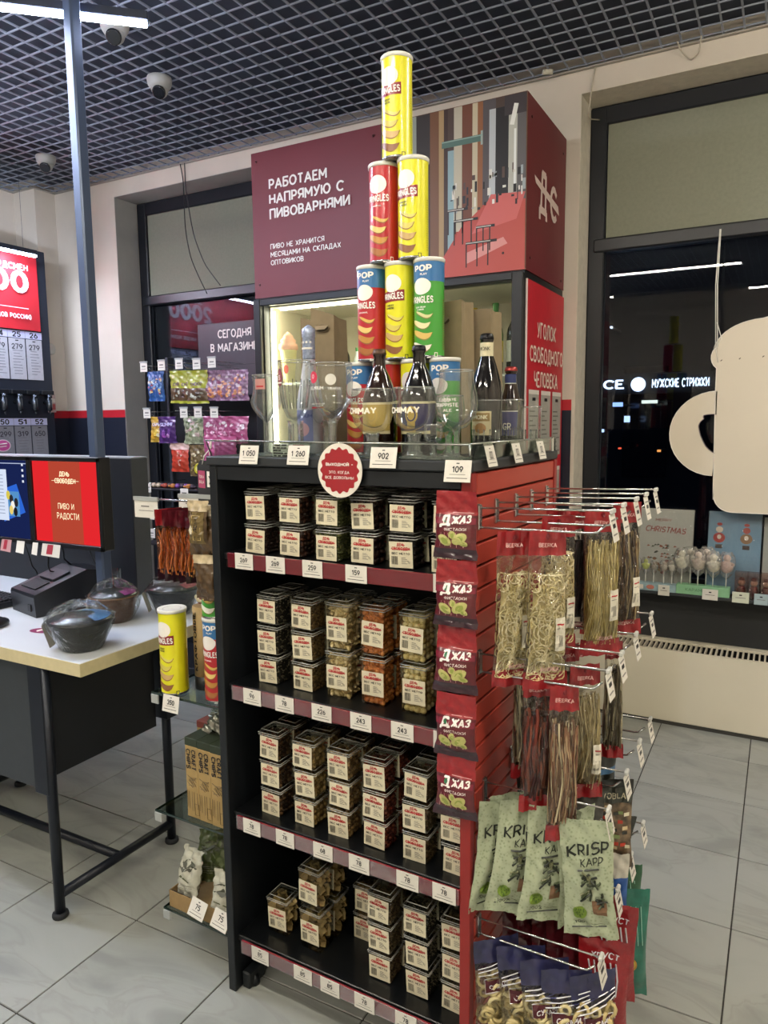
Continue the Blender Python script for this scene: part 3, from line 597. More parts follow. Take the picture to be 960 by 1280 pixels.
def fill_mesh(kind, w_, d, h, seed):
    """pieces packed against the walls and on top of the box, over a darker core"""
    rnd = random.Random(seed); cols, r, s3, n_ = KINDS[kind]; ms = [pm('nut_'+kind+str(i), c, .45, var=.15, scale=120) for i, c in enumerate(cols)]
    mb = MB(); core = pm('core_'+kind, cols[0], .7, var=.5, scale=250, bump=.4, bscale=300)
    a = w_/2-.004; top = h-.020; mb.box(-a+r*.8, a-r*.8, .004+r*.8, d-.004-r*.8, .002, top-r*.8, core)
    def put(x, y, z):
        e = Matrix.Rotation(rnd.uniform(0, 6), 4, 'X') @ Matrix.Rotation(rnd.uniform(0, 6), 4, 'Z')
        mb.ball((x, y, z), r*rnd.uniform(.85, 1.15), rnd.choice(ms), n_[0], n_[1], s3, e)
    st = r*1.75; nx = max(2, int(2*a/st)); nz = max(2, int(top/st)); ny = max(2, int((d-.008)/st))
    for i in range(nx):
        for j in range(nz):
            x = -a+r+(2*a-2*r)*i/(nx-1); z = r+(top-1.5*r)*j/(nz-1); jx = rnd.uniform(-.25, .25)*r
            put(x+jx, .004+r*.95, z+rnd.uniform(-.3, .3)*r)
    for i in range(ny):
        for j in range(nz):
            y = .004+r+(d-.008-2*r)*i/(ny-1); z = r+(top-1.5*r)*j/(nz-1)
            put(a-r*.95, y+rnd.uniform(-.25, .25)*r, z+rnd.uniform(-.3, .3)*r)
            if r > .004: put(-a+r*.95, y, z)
        for j in range(nx): put(-a+r+(2*a-2*r)*j/(nx-1), .004+r+(d-.008-2*r)*i/(ny-1), top+rnd.uniform(-.4, .5)*r)
    return mb.mesh('contents')
KINDS = {  # colours, radius, squash, resolution
 'raisins': (('#2a170f', '#3b2417', '#1d100b'), .0050, (1.3, .8, .7), (6, 4)), 'dried apricots': (('#3e2214', '#5b3320', '#2c170e'), .0070, (1.2, 1, .6), (6, 4)),
 'pumpkin seeds': (('#5d6234', '#7c7b48', '#454a28'), .0042, (1.6, .9, .4), (5, 3)), 'prunes': (('#160e0d', '#251613', '#0f0908'), .0075, (1.2, .9, .8), (6, 4)),
 'dates': (('#2d1710', '#40241a', '#1c0f0b'), .0075, (1.4, .8, .8), (6, 4)), 'sunflower seeds': (('#2e2a22', '#8f8468', '#1f1c18'), .0036, (1.7, .7, .5), (4, 3)),
 'cedar nuts': (('#7a5f38', '#97794b', '#4f3c22'), .0036, (1.5, .8, .7), (5, 3)), 'cashews': (('#c9b27c', '#dcc898', '#a68f5b'), .0075, (1.5, .7, .7), (7, 5)),
 'orange cheese balls': (('#c87838', '#dd8f4a', '#a85e28'), .0078, (1, .95, .9), (8, 6)), 'pale yellow cheese balls': (('#cdb877', '#dfcf97', '#ab9655'), .0085, (1, .95, .9), (8, 6)),
 'walnut pieces': (('#4d3520', '#6e5030', '#342314'), .0058, (1.2, 1, .7), (6, 4)), 'hazelnuts': (('#a98a50', '#c2a56a', '#7d6233'), .0070, (1, 1, .95), (7, 5)),
 'peanuts': (('#98794a', '#b39260', '#6d5330'), .0058, (1.4, .9, .9), (7, 5)), 'red peanuts': (('#7c3526', '#99503a', '#57221a'), .0056, (1.3, .9, .9), (7, 5)),
 'small brown seeds': (('#675438', '#86704d', '#453722'), .0034, (1.4, .9, .6), (4, 3))}
_sh = {}
def nut_box(kind, x, y, z, w_, d, h, label, group=None):
    key = (w_, d, h); fk = (kind, w_, d, h)
    if key not in _sh: _sh[key] = (shell_mesh(w_, d, h), lid_mesh(w_, d, h))
    if fk not in _sh: _sh[fk] = fill_mesh(kind, w_, d, h, len(_sh)) if kind != 'crisps' else crisp_mesh(w_, d, h, 4)
    rnd = random.Random(int(x*1e4+z*1e3+y*77))
    t = thing('nut_box', label, 'food box', gp(x+rnd.uniform(-.0015, .0015), y, z), GR+rnd.uniform(-.03, .03), group)
    link('box_body', _sh[key][0], t); link('lid', _sh[key][1], t); link('contents', _sh[fk], t, kind='stuff')
    link('label', LAB, t, (rnd.uniform(-.003, .003), -.0012, (h-.014)*.5+rnd.uniform(-.003, .002)), (0, rnd.uniform(-.05, .05), 0))
    return t
def crisp_mesh(w_, d, h, seed):
    rnd = random.Random(seed); mb = MB(); ms = [pm('crisp%d' % i, c, .6, var=.2, scale=60) for i, c in enumerate(('#a58a52', '#bfa268', '#80693c', '#cdb27a'))]
    for k in range(90):
        x = rnd.uniform(-w_/2+.01, w_/2-.01); y = rnd.uniform(.012, d-.012); z = rnd.uniform(.012, h-.022); r = rnd.uniform(.012, .02)
        x = max(-w_/2+r*.75, min(w_/2-r*.75, x)); y = max(r*.75, min(d-r*.75, y)); z = max(r*.7, z)
        M = Matrix.Rotation(rnd.uniform(0, 3), 3, 'X') @ Matrix.Rotation(rnd.uniform(0, 3), 3, 'Z'); vs = []
        for j in range(3):
            for i in range(3): vs.append(tuple(M @ Vector(((i-1)*r*.8, (j-1)*r*.6, (.006*((i-1)**2)-.004*((j-1)**2)))) + Vector((x, y, z))))
        mb.add(vs, [(0, 1, 4, 3), (1, 2, 5, 4), (3, 4, 7, 6), (4, 5, 8, 7)], rnd.choice(ms), True)
    return mb.mesh('contents')
TIER3 = {3: ['bottom', 'middle', 'top'], 2: ['bottom', 'top'], 1: ['only']}
def stack(si, k, x, kind, n, h, y=.035, w_=.068, d=.066, rows=2, dz=0):
    for r in range(rows):
        for j in range(n):
            z = RZ[si]-.004+.0005+j*(h+.0005)
            if r == 0: lb = f'clear box of {kind}, {TIER3[n][j]} of the {NUM[k]} stack on the {SN[si]}'; g = f'snack boxes on the {SN[si]}'
            else: lb = f'clear box of {kind}, {TIER3[n][j]}, {["", "just", "far"][r]} behind {NUM[k]} stack, {SN[si]}'; g = f'snack boxes in the second row of the {SN[si]}'
            nut_box(kind, x, y+r*(d+.008), z, w_, d, h, lb, g)
for k, (x, kd) in enumerate(zip((.120, .232, .342, .440, .545, .655), ('raisins', 'dried apricots', 'pumpkin seeds', 'dates', 'prunes', 'raisins'))): stack(0, k, x, kd, 2, .083, y=.030, rows=3 if k < 5 else 2)
for k, (x, kd, n, h) in enumerate(((.123, 'sunflower seeds', 3, .081), (.234, 'cedar nuts', 3, .081), (.342, 'cashews', 2, .125), (.443, 'orange cheese balls', 2, .125), (.554, 'pale yellow cheese balls', 2, .125))): stack(1, k, x, kd, n, h, y=.062)
for k, (x, kd) in enumerate(zip((.126, .240, .346, .452, .565, .668), ('walnut pieces', 'hazelnuts', 'peanuts', 'red peanuts', 'small brown seeds', 'sunflower seeds'))): stack(2, k, x, kd, 3, .0775, y=.050)
stack(3, 0, .122, 'crisps', 1, .108, y=.068, rows=1); stack(3, 1, .240, 'crisps', 2, .118, y=.060, rows=2)
stack(3, 2, .345, 'peanuts', 2, .080, y=.165, rows=1)
for k, x in ((3, .456), (4, .561), (5, .662)): stack(3, k, x, 'small brown seeds' if k != 4 else 'sunflower seeds', 3, .080, y=.060)
# ================================================================ things on top of the shelf unit
Z0 = HZ
def put(name, label, cat, x, y, z=Z0, rot=0, group=None): return thing(name, label, cat, gp(x, y, z), GR+rot, group)
# low clear rail round the top edge
rail = put('guard_rail', 'clear low guard rail with wire rim round the top of the unit', 'rail', 0, 0)
acr = film('acrylic', '#eef4f0', .35, .04); rimm = pm('rail_wire', '#a9aca6', .25, .8, var=0)
mb = MB(); mb.box(.02, .722, -.002, .0, .002, .04, acr); mb.build('rail_panel', rail)
mb = MB(); mb.box(.728, .730, .0, .572, .002, .036, acr); mb.build('rail_panel', rail)
mb = MB(); mb.tube([(-.01, .02, .0), (-.01, 0, .04), (.724, -.001, .034)], .0022, rimm, 6); mb.tube([(.729, -.002, .036), (.729, .572, .036), (.729, .572, 0)], .0022, rimm, 6)
mb.tube([(.724, -.001, 0), (.724, -.001, .036)], .003, rimm, 6); mb.tube([(.729, .55, 0), (.729, .55, .036)], .003, pm('rail_post', '#d8d4c6', .4, var=0), 4); mb.build('rim', rail)
# ---- crisp tubes (the mascot of the print is left out; a plain white oval keeps its place)
CH = .2335; CR = .0365
lidm = pm('lid_white', '#dcdcd6', .35, var=.02, coat=.2); metalm = pm('can_metal', '#a7a8aa', .25, .9, var=0)
def can_art(base, style, off=0.0):
    mb = MB(); r = CR+.0003
    def fn(p):
        a = -math.pi/2+off+p.x*1.45/r; q = r+p.z
        return (q*math.cos(a), q*math.sin(a), p.y if p.y > .172 and style.startswith('pop') else (p.y-.115)*1.08+.113)
    mb.fn = fn
    wh = ink('#efebe4', .35, .3); dk = ink('#1a1c20', .35, .3); maroon = ink('#8a1f28', .35, .3)
    z = .0
    if style.startswith('pop'):
        mb.rect(-.075, .075, .178, .2235, .0002, ink('#2f6fa8', .35, .3), 40, 1)
        mb.text('POP', .002, .208, .015, .0006, wh, bold=.06, width=.032); mb.text('PLAY', .004, .194, .005, .0006, wh, bold=.05, width=.012); z = -.012
    face_y = .178+z
    mb.ell(0, face_y, .0165, .0195, .0006, wh, 24, 3)
    if 'red' in style or 'green' in style:
        mb.text('PRINGLES', 0, .148+z, .015, .0006, wh, bold=.05, width=.040)
        mb.text('ORIGINAL' if 'red' in style else 'SOUR CREAM', -.002, .132+z, .0035, .0006, wh, bold=.04, width=.019)
        if 'green' in style: mb.text('& ONION', -.002, .127+z, .0035, .0006, wh, bold=.04, width=.013)
    else:
        n = 8; vs = []; 
        for i in range(n+1):
            u = -.0215+.043*i/n; vs += [(u, .137+.003*i/n, .0005), (u, .160+.004*i/n, .0005)]
        mb.add(vs, [(2*i, 2*i+2, 2*i+3, 2*i+1) for i in range(n)], maroon)
        mb.text('PRINGLES', 0, .150, .0145, .0008, wh, bold=.05, width=.039, rot=.06)
        mb.text('CHEESY', -.004, .130, .004, .0006, dk, bold=.05, width=.0155); mb.text('CHEESE', -.004, .124, .004, .0006, dk, bold=.05, width=.0155)
    ch = ['#d9b25a', '#e7c978', '#c08a3c', '#a86a35'] if 'green' not in style else ['#d6d49a', '#e6dfae', '#d8b765', '#eceadc']
    if style == 'yellow': ch = ['#d8cf6a', '#cfc25a', '#c9a86a', '#8a5a35']
    for k, (u, v, ru, rv) in enumerate(((.004, .103, .016, .006), (-.002, .084, .018, .010), (.000, .062, .019, .011), (-.001, .036, .019, .011))):
        vs = []; n = 10
        for i in range(n+1):
            a = -1+2*i/n; c_ = .006*a*a-.004*math.sin(2.4*a); e = rv*(1-abs(a)**2.2)**.5; vs += [(u+ru*a, v+c_-e, .0004+.0002*k), (u+ru*a, v+c_+e*.35, .0004+.0002*k)]
        mb.add(vs, [(2*i, 2*i+2, 2*i+3, 2*i+1) for i in range(n)], ink(ch[k], .35, .3))
        vs = [(x, y-.0012, z_+.0001) for x, y, z_ in vs[::2]]+[(x, y+.001, z_+.0001) for x, y, z_ in vs[::2]]
        mb.add(vs, [(i, i+1, n+2+i, n+1+i) for i in range(n)], ink('#8d5a2c' if 'green' not in style else '#7b7a3c', .35, .3))
    sm = dk if style == 'yellow' else wh
    mb.rect(.022, .028, .012, .022, .0005, sm); mb.rect(.0232, .0268, .0135, .0205, .0007, base); mb.rect(.010, .016, .010, .0125, .0005, sm)
    for k in range(22): mb.rect(.040, .046, .03+k*.005, .0315+k*.005, .0005, ink('#b0ab2a' if style == 'yellow' else '#8a4038', .4), 2)
    return mb.mesh('print')
_can = {}
CANC = {'yellow': '#e0dc1f', 'red': '#b5202a', 'popred': '#b5202a', 'popgreen': '#3f9a35'}
def can(style, label, x, y, z, off=.0, rot=0, group='crisp tubes of the tower', s=1):
    base = pm('can_'+CANC[style].strip('#'), CANC[style], .33, var=.02, scale=30, coat=.35)
    k = (style, off)
    if k not in _can:
        a = MB(); a.lathe([(CR, .004), (CR, .114), (CR, .226)], base, 32, cap0=False, cap1=False); a.lathe([(CR-.002, 0), (CR+.0006, .001), (CR+.0006, .005), (CR, .006)], metalm, 32, cap1=False)
        b = MB(); b.lathe([(CR+.0002, .2235), (CR+.0022, .2245), (CR+.0024, .2315), (CR+.0012, .2333), (CR-.003, .2328), (CR-.005, .2312), (.001, .2312)], lidm, 32, cap0=False, cap1=False)
        c = MB(); c.poly([(CR*math.cos(t_)*.9, CR*math.sin(t_)*.9, .2316) for t_ in [i*.3-.6 for i in range(5)]], ink('#c9c7c0'))
        c.lathe([(CR*.62, .2314), (CR*.66, .2318), (CR*.70, .2314)], ink('#b9b8b2'), 24, cap0=False, cap1=False)
        _can[k] = (a.mesh('tube_body'), b.mesh('lid'), c.mesh('lid_mark'), can_art(base, style, off))
    t = put('crisp_tube', label, 'crisp tube', x, y, z, rot, group); me = _can[k]
    link('tube_body', me[0], t); l = link('lid', me[1], t); link('lid_mark', me[2], l); link('print', me[3], t)
    if s != 1: t.scale = (s, s, s)
    return t
cy = .225
for st, lb, x, lv, off in (('popred', 'red crisp tube with blue top band, left end of the tower bottom row', .32, 0, -.1), ('red', 'plain red crisp tube, second from left in the tower bottom row', .40, 0, -.1),
        ('yellow', 'yellow crisp tube in the bottom row right behind the two brown bottles', .48, 0, -.1), ('popgreen', 'green crisp tube with blue top band behind the large tulip glass', .56, 0, -.1),
        ('popred', 'red crisp tube with blue top band in the tower row of three', .36, 1, -.15), ('yellow', 'yellow crisp tube in the middle of the tower row of three', .44, 1, -.15), ('popgreen', 'green crisp tube with blue top band in the tower row of three', .52, 1, -.18),
        ('red', 'red crisp tube with white oval in the tower row of two', .40, 2, .02), ('yellow', 'yellow crisp tube on the right of the tower row of two', .48, 2, -.2),
        ('yellow', 'yellow crisp tube standing alone on the very top of the tower', .44, 3, -.2)):
    can(st, lb, x, cy-.004*lv, Z0+CH*lv+.0002, off*.5+.02)
# ---- beer glasses
clr = film('clear_glass', '#fbfdfb', .25, .02, ior=1.5, opacity=.03, body='#f0f4f0'); thick = film('thick_glass', '#f2f6f2', .8, .03, ior=1.6, opacity=.10, body='#f0f4f0')  # faint white mixed into the glass in place of bright highlights
def on_round(r):
    def fn(p):
        a = -math.pi/2+p.x/r; return ((r+p.z)*math.cos(a), (r+p.z)*math.sin(a), p.y)
    return fn
def glass(label, x, y, foot, stem, bowl, group='beer glasses on top of the unit', print_=None, rot=0):
    t = put('beer_glass', label, 'glass', x, y, rot=rot, group=group)
    if foot:
        mb = MB(); mb.lathe(foot, thick, 28, cap0=True, cap1=False); mb.build('foot', t)
        mb = MB(); mb.lathe(stem, thick, 16, cap0=False, cap1=False); mb.build('stem', t)
    mb = MB(); mb.lathe(bowl, clr, 32, cap0=False, cap1=False)
    r0, z0 = bowl[-1]; mb.tube([((r0-.001)*math.cos(a*.1963), (r0-.001)*math.sin(a*.1963), z0+.0005) for a in range(32)], .0015, film('glass_rim', '#ffffff', .9, .05, opacity=.25, body='#e8ece8'), 5, closed=True)
    mb.build('bowl', t)
    if print_:
        for nm, fn, draw in print_:
            mb = MB(fn); draw(mb); mb.build(nm, t)
    return t
milk = ink('#e6e4dc', .4); rd = ink('#a8242c', .4)
F = lambda r: [(r, .0), (r, .003), (r*.55, .006), (.008, .010)]
# 1: waisted tasting glass
glass('waisted tasting glass with thin stem and small red square, leftmost on the unit', .150, .05, F(.033), [(.008, .010), (.0035, .02), (.0035, .075), (.006, .085)], [(.004, .085), (.018, .097), (.034, .118), (.039, .135), (.033, .155), (.031, .175), (.033, .200)],
      print_=[('print', on_round(.0345), lambda m: (m.rect(-.004, .022, .165, .190, .0004, ink('#b4807a'), 6), m.rect(.0, .018, .170, .174, .0008, rd, 4)))])
# 2: tall faceted chalice with oval maroon crest
def faceted(b): pass
g2 = glass('tall thick-stemmed chalice with a maroon oval crest', .225, .07, [(.036, 0), (.036, .006), (.022, .012)], [(.022, .012), (.017, .03), (.0165, .075), (.021, .088)], [(.006, .088), (.020, .095), (.029, .115), (.036, .15), (.0405, .19), (.0415, .232)],
      print_=[('crest', on_round(.0408), lambda m: (m.ell(-.017, .192, .011, .022, .0003, ink('#6f2a32'), 20, 3), m.ell(-.017, .192, .008, .018, .0006, ink('#8c4048'), 16, 2), m.text('S', -.017, .192, .012, .001, milk, bold=.03), m.rect(-.026, -.008, .178, .181, .001, milk, 3)))])
mb = MB()
for k in range(12):
    a = k*math.pi/6; mb.tube([(.030*math.cos(a), .030*math.sin(a), .118), (.0375*math.cos(a), .0375*math.sin(a), .16), (.040*math.cos(a), .040*math.sin(a), .188)], .0013, thick, 5)
mb.build('facets', g2)
mb = MB()
for k in range(10):
    a = k*math.pi/5; mb.tube([(.019*math.cos(a), .019*math.sin(a), .02), (.0175*math.cos(a), .0175*math.sin(a), .08)], .0016, thick, 5)
mb.build('stem_ridges', g2)
# 3: wide goblet with pink and white round marks
glass('wide goblet with a pink round mark and white lettering, behind the round red sign', .335, .07, [(.036, 0), (.036, .004), (.018, .010)], [(.018, .010), (.010, .03), (.010, .07), (.014, .092)], [(.006, .092), (.022, .100), (.041, .122), (.049, .150), (.051, .180), (.0495, .221)],
      print_=[('print', on_round(.0515), lambda m: (m.ell(-.020, .188, .014, .014, .0003, ink('#c8324c'), 20, 3), m.text('o', -.020, .190, .010, .0006, milk, bold=.03), m.ell(.028, .182, .013, .013, .0003, ink('#d4d2c8'), 20, 3),
                                              m.text('delirium', -.012, .163, .008, .0005, milk, bold=.03, width=.045), m.text('TREMENS', .036, .161, .006, .0005, milk, width=.03)))])
# 4, 5: squat goblets lettered CHIMAY, bottles standing behind them
for lb, x, y in (('squat goblet lettered CHIMAY in front of the yellow-labelled brown bottle', .462, .045), ('squat goblet lettered CHIMAY in front of the blue-labelled dark bottle', .570, .045)):
    glass(lb, x, y, [(.036, 0), (.036, .005), (.020, .010)], [(.020, .010), (.015, .02), (.014, .045), (.018, .058)], [(.006, .058), (.026, .062), (.042, .080), (.049, .105), (.0495, .125), (.046, .156)],
          print_=[('print', on_round(.0502), lambda m: m.text('CHIMAY', -.002, .108, .014, .0005, ink('#f0ead8'), bold=.06, width=.076))])
# 6: big tulip glass
glass('large empty tulip goblet with white lettering near the front right corner', .668, .055, F(.036), [(.008, .010), (.006, .03), (.006, .052), (.010, .064)], [(.006, .064), (.022, .070), (.040, .090), (.047, .115), (.045, .14), (.038, .165), (.037, .190)],
      print_=[('print', on_round(.0475), lambda m: (m.text('L\'ABBAYE', .0, .128, .006, .0006, milk, bold=.02, width=.04), m.text('TRAPPISTE', -.004, .117, .008, .0006, milk, bold=.02, width=.055), m.text('ALE', .0, .106, .006, .0006, milk, bold=.02, width=.02)))])
glass('small goblet standing behind between the blue-labelled bottle and the tulip glass', .612, .135, [(.034, 0), (.034, .004), (.015, .009)], [(.015, .009), (.008, .02), (.008, .045), (.012, .055)], [(.006, .055), (.024, .062), (.036, .080), (.038, .105), (.034, .140)])
glass('goblet with striped red and white mark behind the first two glasses', .255, .165, [(.034, 0), (.034, .004), (.015, .009)], [(.015, .009), (.011, .03), (.011, .06), (.014, .075)], [(.006, .075), (.028, .082), (.040, .102), (.043, .13), (.040, .170)],
      print_=[('print', on_round(.0432), lambda m: (m.rect(-.02, .02, .118, .122, .0003, rd, 5), m.rect(-.02, .02, .128, .131, .0003, milk, 5)))])
def tumbler(label, x, y, r, h, ribs=14):
    t = glass(label, x, y, None, None, [(r*.72, .008), (r*.80, .012), (r*.86, h*.45), (r, h)], group='ribbed tumblers at the right end of the unit top')
    mb = MB(); mb.lathe([(r*.74, 0), (r*.76, .002), (r*.76, .009)], thick, 24); mb.build('base', t)
    mb = MB()
    for k in range(ribs):
        a = 2*math.pi*k/ribs; mb.tube([(r*.78*math.cos(a), r*.78*math.sin(a), .01), (r*.85*math.cos(a), r*.85*math.sin(a), h*.42), (r*.86*math.cos(a), r*.86*math.sin(a), h*.5)], .0018, thick, 5)
    mb.build('ribs', t)
tumbler('ribbed glass tumbler just right of the large tulip goblet', .690, .170, .036, .128)
tumbler('ribbed glass tumbler between the cream-labelled bottle and the blue one', .695, .300, .036, .132)
tumbler('small glass tumbler at the far right end of the unit top', .688, .490, .028, .118, 10)
tumbler('low ribbed tumbler at the back corner behind the small one', .625, .535, .028, .085, 10)
glass('small tasting glass in front of the clear rail corner', .622, .035, [(.026, 0), (.026, .003), (.008, .007)], [(.008, .007), (.004, .015), (.004, .03), (.006, .035)], [(.004, .035), (.018, .042), (.022, .055), (.020, .075)])
# ---- bottles
def beer_bottle(label, x, y, H, r, glassc, parts, crown='#3a2a1c', rot=0):
    k = H/.25; t = put('bottle', label, 'bottle', x, y, rot=rot, group='beer bottles on top of the unit')
    g_ = pm('bottle_'+glassc.strip('#'), glassc, .10, var=.1, coat=.6, spec=.6)
    mb = MB(); mb.lathe([(r*.9, 0), (r, .006), (r, .130*k), (r*.95, .143*k), (r*.80, .165*k), (r*.60, .188*k), (.0148, .208*k), (.0135, .232*k), (.0155, .236*k), (.0150, .244*k)], g_, 28, cap1=True); mb.build('glass_body', t)
    mb = MB(); mb.lathe([(.0165, .2385*k), (.0168, .240*k), (.0145, .2495*k), (.012, .251*k)], pm('crown_'+crown.strip('#'), crown, .35, .6, var=0), 21); mb.build('crown_cap', t)
    for nm, r_, draw in parts:
        mb = MB(on_round(r_)); draw(mb); mb.build(nm, t)
    return t
gold = ink('#c2a24a', .4); cl = ink('#d8cda2', .5)
def chim(col, fr_):
    def d(m):
        m.rect(-.046, .046, .055, .128, .0003, ink(col), 18, 1); m.rect(-.046, .046, .123, .128, .0006, fr_, 18, 1); m.rect(-.046, .046, .055, .062, .0006, fr_, 18, 1)
        m.ell(0, .098, .016, .020, .0006, gold, 16, 2); m.rect(-.010, .010, .068, .082, .0008, gold, 4); m.ell(0, .098, .012, .015, .0009, ink(col), 14, 2); m.ell(0, .098, .009, .012, .0012, gold, 14, 2)
    return d
beer_bottle('brown beer bottle with gold and cream label behind a lettered goblet', .440, .118, .252, .041, '#24130a', [('label', .0412, chim('#b79c50', cl))], '#4a3526')
beer_bottle('dark beer bottle with navy label and gold shield, second tall one', .545, .118, .255, .041, '#0c0a08', [('label', .0412, chim('#2a2350', cl))], '#15151a')
def monk(m):
    m.rect(-.026, .026, .050, .105, .0003, ink('#c9bb92'), 12, 1); m.rect(-.022, .022, .082, .101, .0006, ink('#8d6f38'), 8); m.text('Mönk', 0, .0915, .010, .001, ink('#efe6c8'), bold=.03, width=.034)
    m.ell(0, .066, .014, .012, .0006, ink('#a4763c'), 14, 2)
mk = beer_bottle('dark bottle with cream neck band and tan script label, right of the tower', .672, .215, .282, .037, '#0e0b0a', [('label', .0372, monk)], '#101012')
mb = MB(on_round(.0152)); mb.rect(-.024, .024, .222, .262, .0008, ink('#d0c7a6'), 10); mb.text('Mönk', 0, .248, .009, .0013, black_ink, width=.026); mb.build('neck_label', mk)
def grim(m):
    m.rect(-.030, .030, .045, .108, .0003, ink('#2a2a66'), 12, 1); m.rect(-.030, .030, .105, .108, .0006, ink('#c9c7c0'), 12, 1); m.text('Gr', 0, .068, .018, .0008, milk, bold=.02, width=.022)
gb = beer_bottle('smaller dark brown bottle with indigo label next to the slogan board', .662, .405, .218, .028, '#1d0e0a', [('label', .0282, grim)], '#8a2f2c')
mb = MB(on_round(.0150)); mb.rect(-.02, .02, .178, .200, .0008, ink('#24305f'), 10); mb.rect(-.02, .02, .176, .178, .001, ink('#b8b8ae'), 10); mb.build('neck_label', gb)
# white stoneware bottle
wb = put('bottle', 'white stoneware bottle with blue foil neck behind the tall chalice', 'bottle', .195, .175, group='beer bottles on top of the unit')
mb = MB(); mb.lathe([(.031, 0), (.034, .006), (.034, .13), (.031, .155), (.022, .20), (.0160, .235), (.0150, .255)], pm('stoneware', '#b9bcc6', .35, var=.06, scale=120, coat=.2), 28, cap1=False); mb.build('body', wb)
mb = MB(); mb.lathe([(.0158, .245), (.0165, .25), (.0160, .30), (.0175, .303), (.0172, .322), (.010, .328), (.003, .333)], pm('blue_foil', '#98a4bc', .35, .2, var=.35, scale=120), 24); mb.build('foil', wb)
mb = MB(on_round(.0345)); mb.rect(-.028, .028, .03, .115, .0003, ink('#8089b8'), 12); mb.text('delirium', 0, .10, .009, .0008, ink('#2f3f86'), width=.05); mb.ell(0, .065, .018, .018, .0007, ink('#c9a2b0'), 16, 2); mb.build('label', wb)
mb = MB(on_round(.0178)); mb.rect(-.02, .02, .270, .275, .0003, milk, 8); 
for k in range(4): mb.ell(-.015+.010*k, .288, .003, .003, .0005, milk, 8)
mb.build('neck_print', wb)
# small patterned blocks: card holders lying behind the tags
for lb, x, c1, c2 in (('small black and white patterned beer mat stack behind the 1 050 tag', .215, '#e0ded6', '#26262a'), ('small red and white striped beer mat stack beside the 1 260 tag', .268, '#e6dcd6', '#a4242e')):
    t = put('beer_mats', lb, 'beer mat', x, .022)
    rnd = random.Random(len(lb))
    for q in range(5):
        mb = MB(); mb.bbox(-.024, .024, -.004, .012, q*.0065, q*.0065+.006, ink(c1), .001)
        for k in range(5): u = rnd.uniform(-.022, .016); mb.box(u, u+.008, -.0046, -.004, q*.0065+.001, q*.0065+.005, ink(c2))
        mb.build('mat', t)
# ---- kraft paper carrier bags
kraft = pm('kraft_paper', '#85765a', .8, var=.06, scale=40, bump=.25, bscale=18)
def carrier(label, x, y, w_, d, h, rot, slope=0.0, hole=True):
    t = put('paper_bag', label, 'paper bag', x, y, rot=rot, group='brown paper bottle bags on the unit')
    mb = MB(); a = w_/2; th = .0012
    B = [(-a, 0), (a, 0), (a, d), (-a, d)]; vs = []
    tp = [(-a*.98, .002, h), (a*.98, .002, h-slope), (a*.96, d*.92, h-slope*1.3), (-a*.96, d*.92, h-.006)]
    md = [(-a, 0, h*.5), (a, 0, h*.5), (a*.9, d*.5, h*.55), (a, d, h*.5), (-a, d, h*.5), (-a*.9, d*.5, h*.55)]
    bt = [(-a, 0, 0), (a, 0, 0), (a*.99, d*.5, 0), (a, d, 0), (-a, d, 0), (-a*.99, d*.5, 0)]
    tp = [tp[0], tp[1], (a*.84, d*.46, h-slope*1.1-.002), tp[2], tp[3], (-a*.84, d*.46, h-.003)]
    vs = bt+md+tp; fs = [(5, 4, 3, 2, 1, 0)]
    for q in (0, 6):
        for i in range(6): j = (i+1) % 6; fs.append((q+i, q+j, q+6+j, q+6+i))
    mb.add(vs, fs, kraft); mb.build('bag_body', t)
    if hole:
        mb = MB(); dk = pm('kraft_dark', '#4e4431', .9, var=.1)
        pts = [(.022*math.cos(k*.4), -.0012, h-slope*.5-.045+.010*math.sin(k*.4)) for k in range(16)]
        mb.add(pts, [tuple(range(15, -1, -1))], dk); mb.tube([(p[0], p[1]-.001, p[2]) for p in pts], .0012, kraft, 5, closed=True)
        mb.add([(-.022, -.002, h-slope*.5-.037), (.022, -.002, h-slope*.5-.037), (.014, -.012, h-slope*.5-.05), (-.014, -.012, h-slope*.5-.05)], [(0, 1, 2, 3)], kraft); mb.build('handle_hole', t)
    return t
carrier('brown paper bag behind the white stoneware bottle, left one of its pair', .072, .37, .085, .085, .385, .15, .018, hole=False)
carrier('brown paper bag with handle hole, taller right one of the left pair', .172, .270, .072, .085, .392, .10, .022)
carrier('brown paper bag with folded handle right beside the green crisp tube', .522, .290, .105, .085, .372, .0, -.008)
carrier('brown paper bag right behind the cream-necked dark bottle', .566, .390, .092, .085, .370, .0, .003, hole=False)
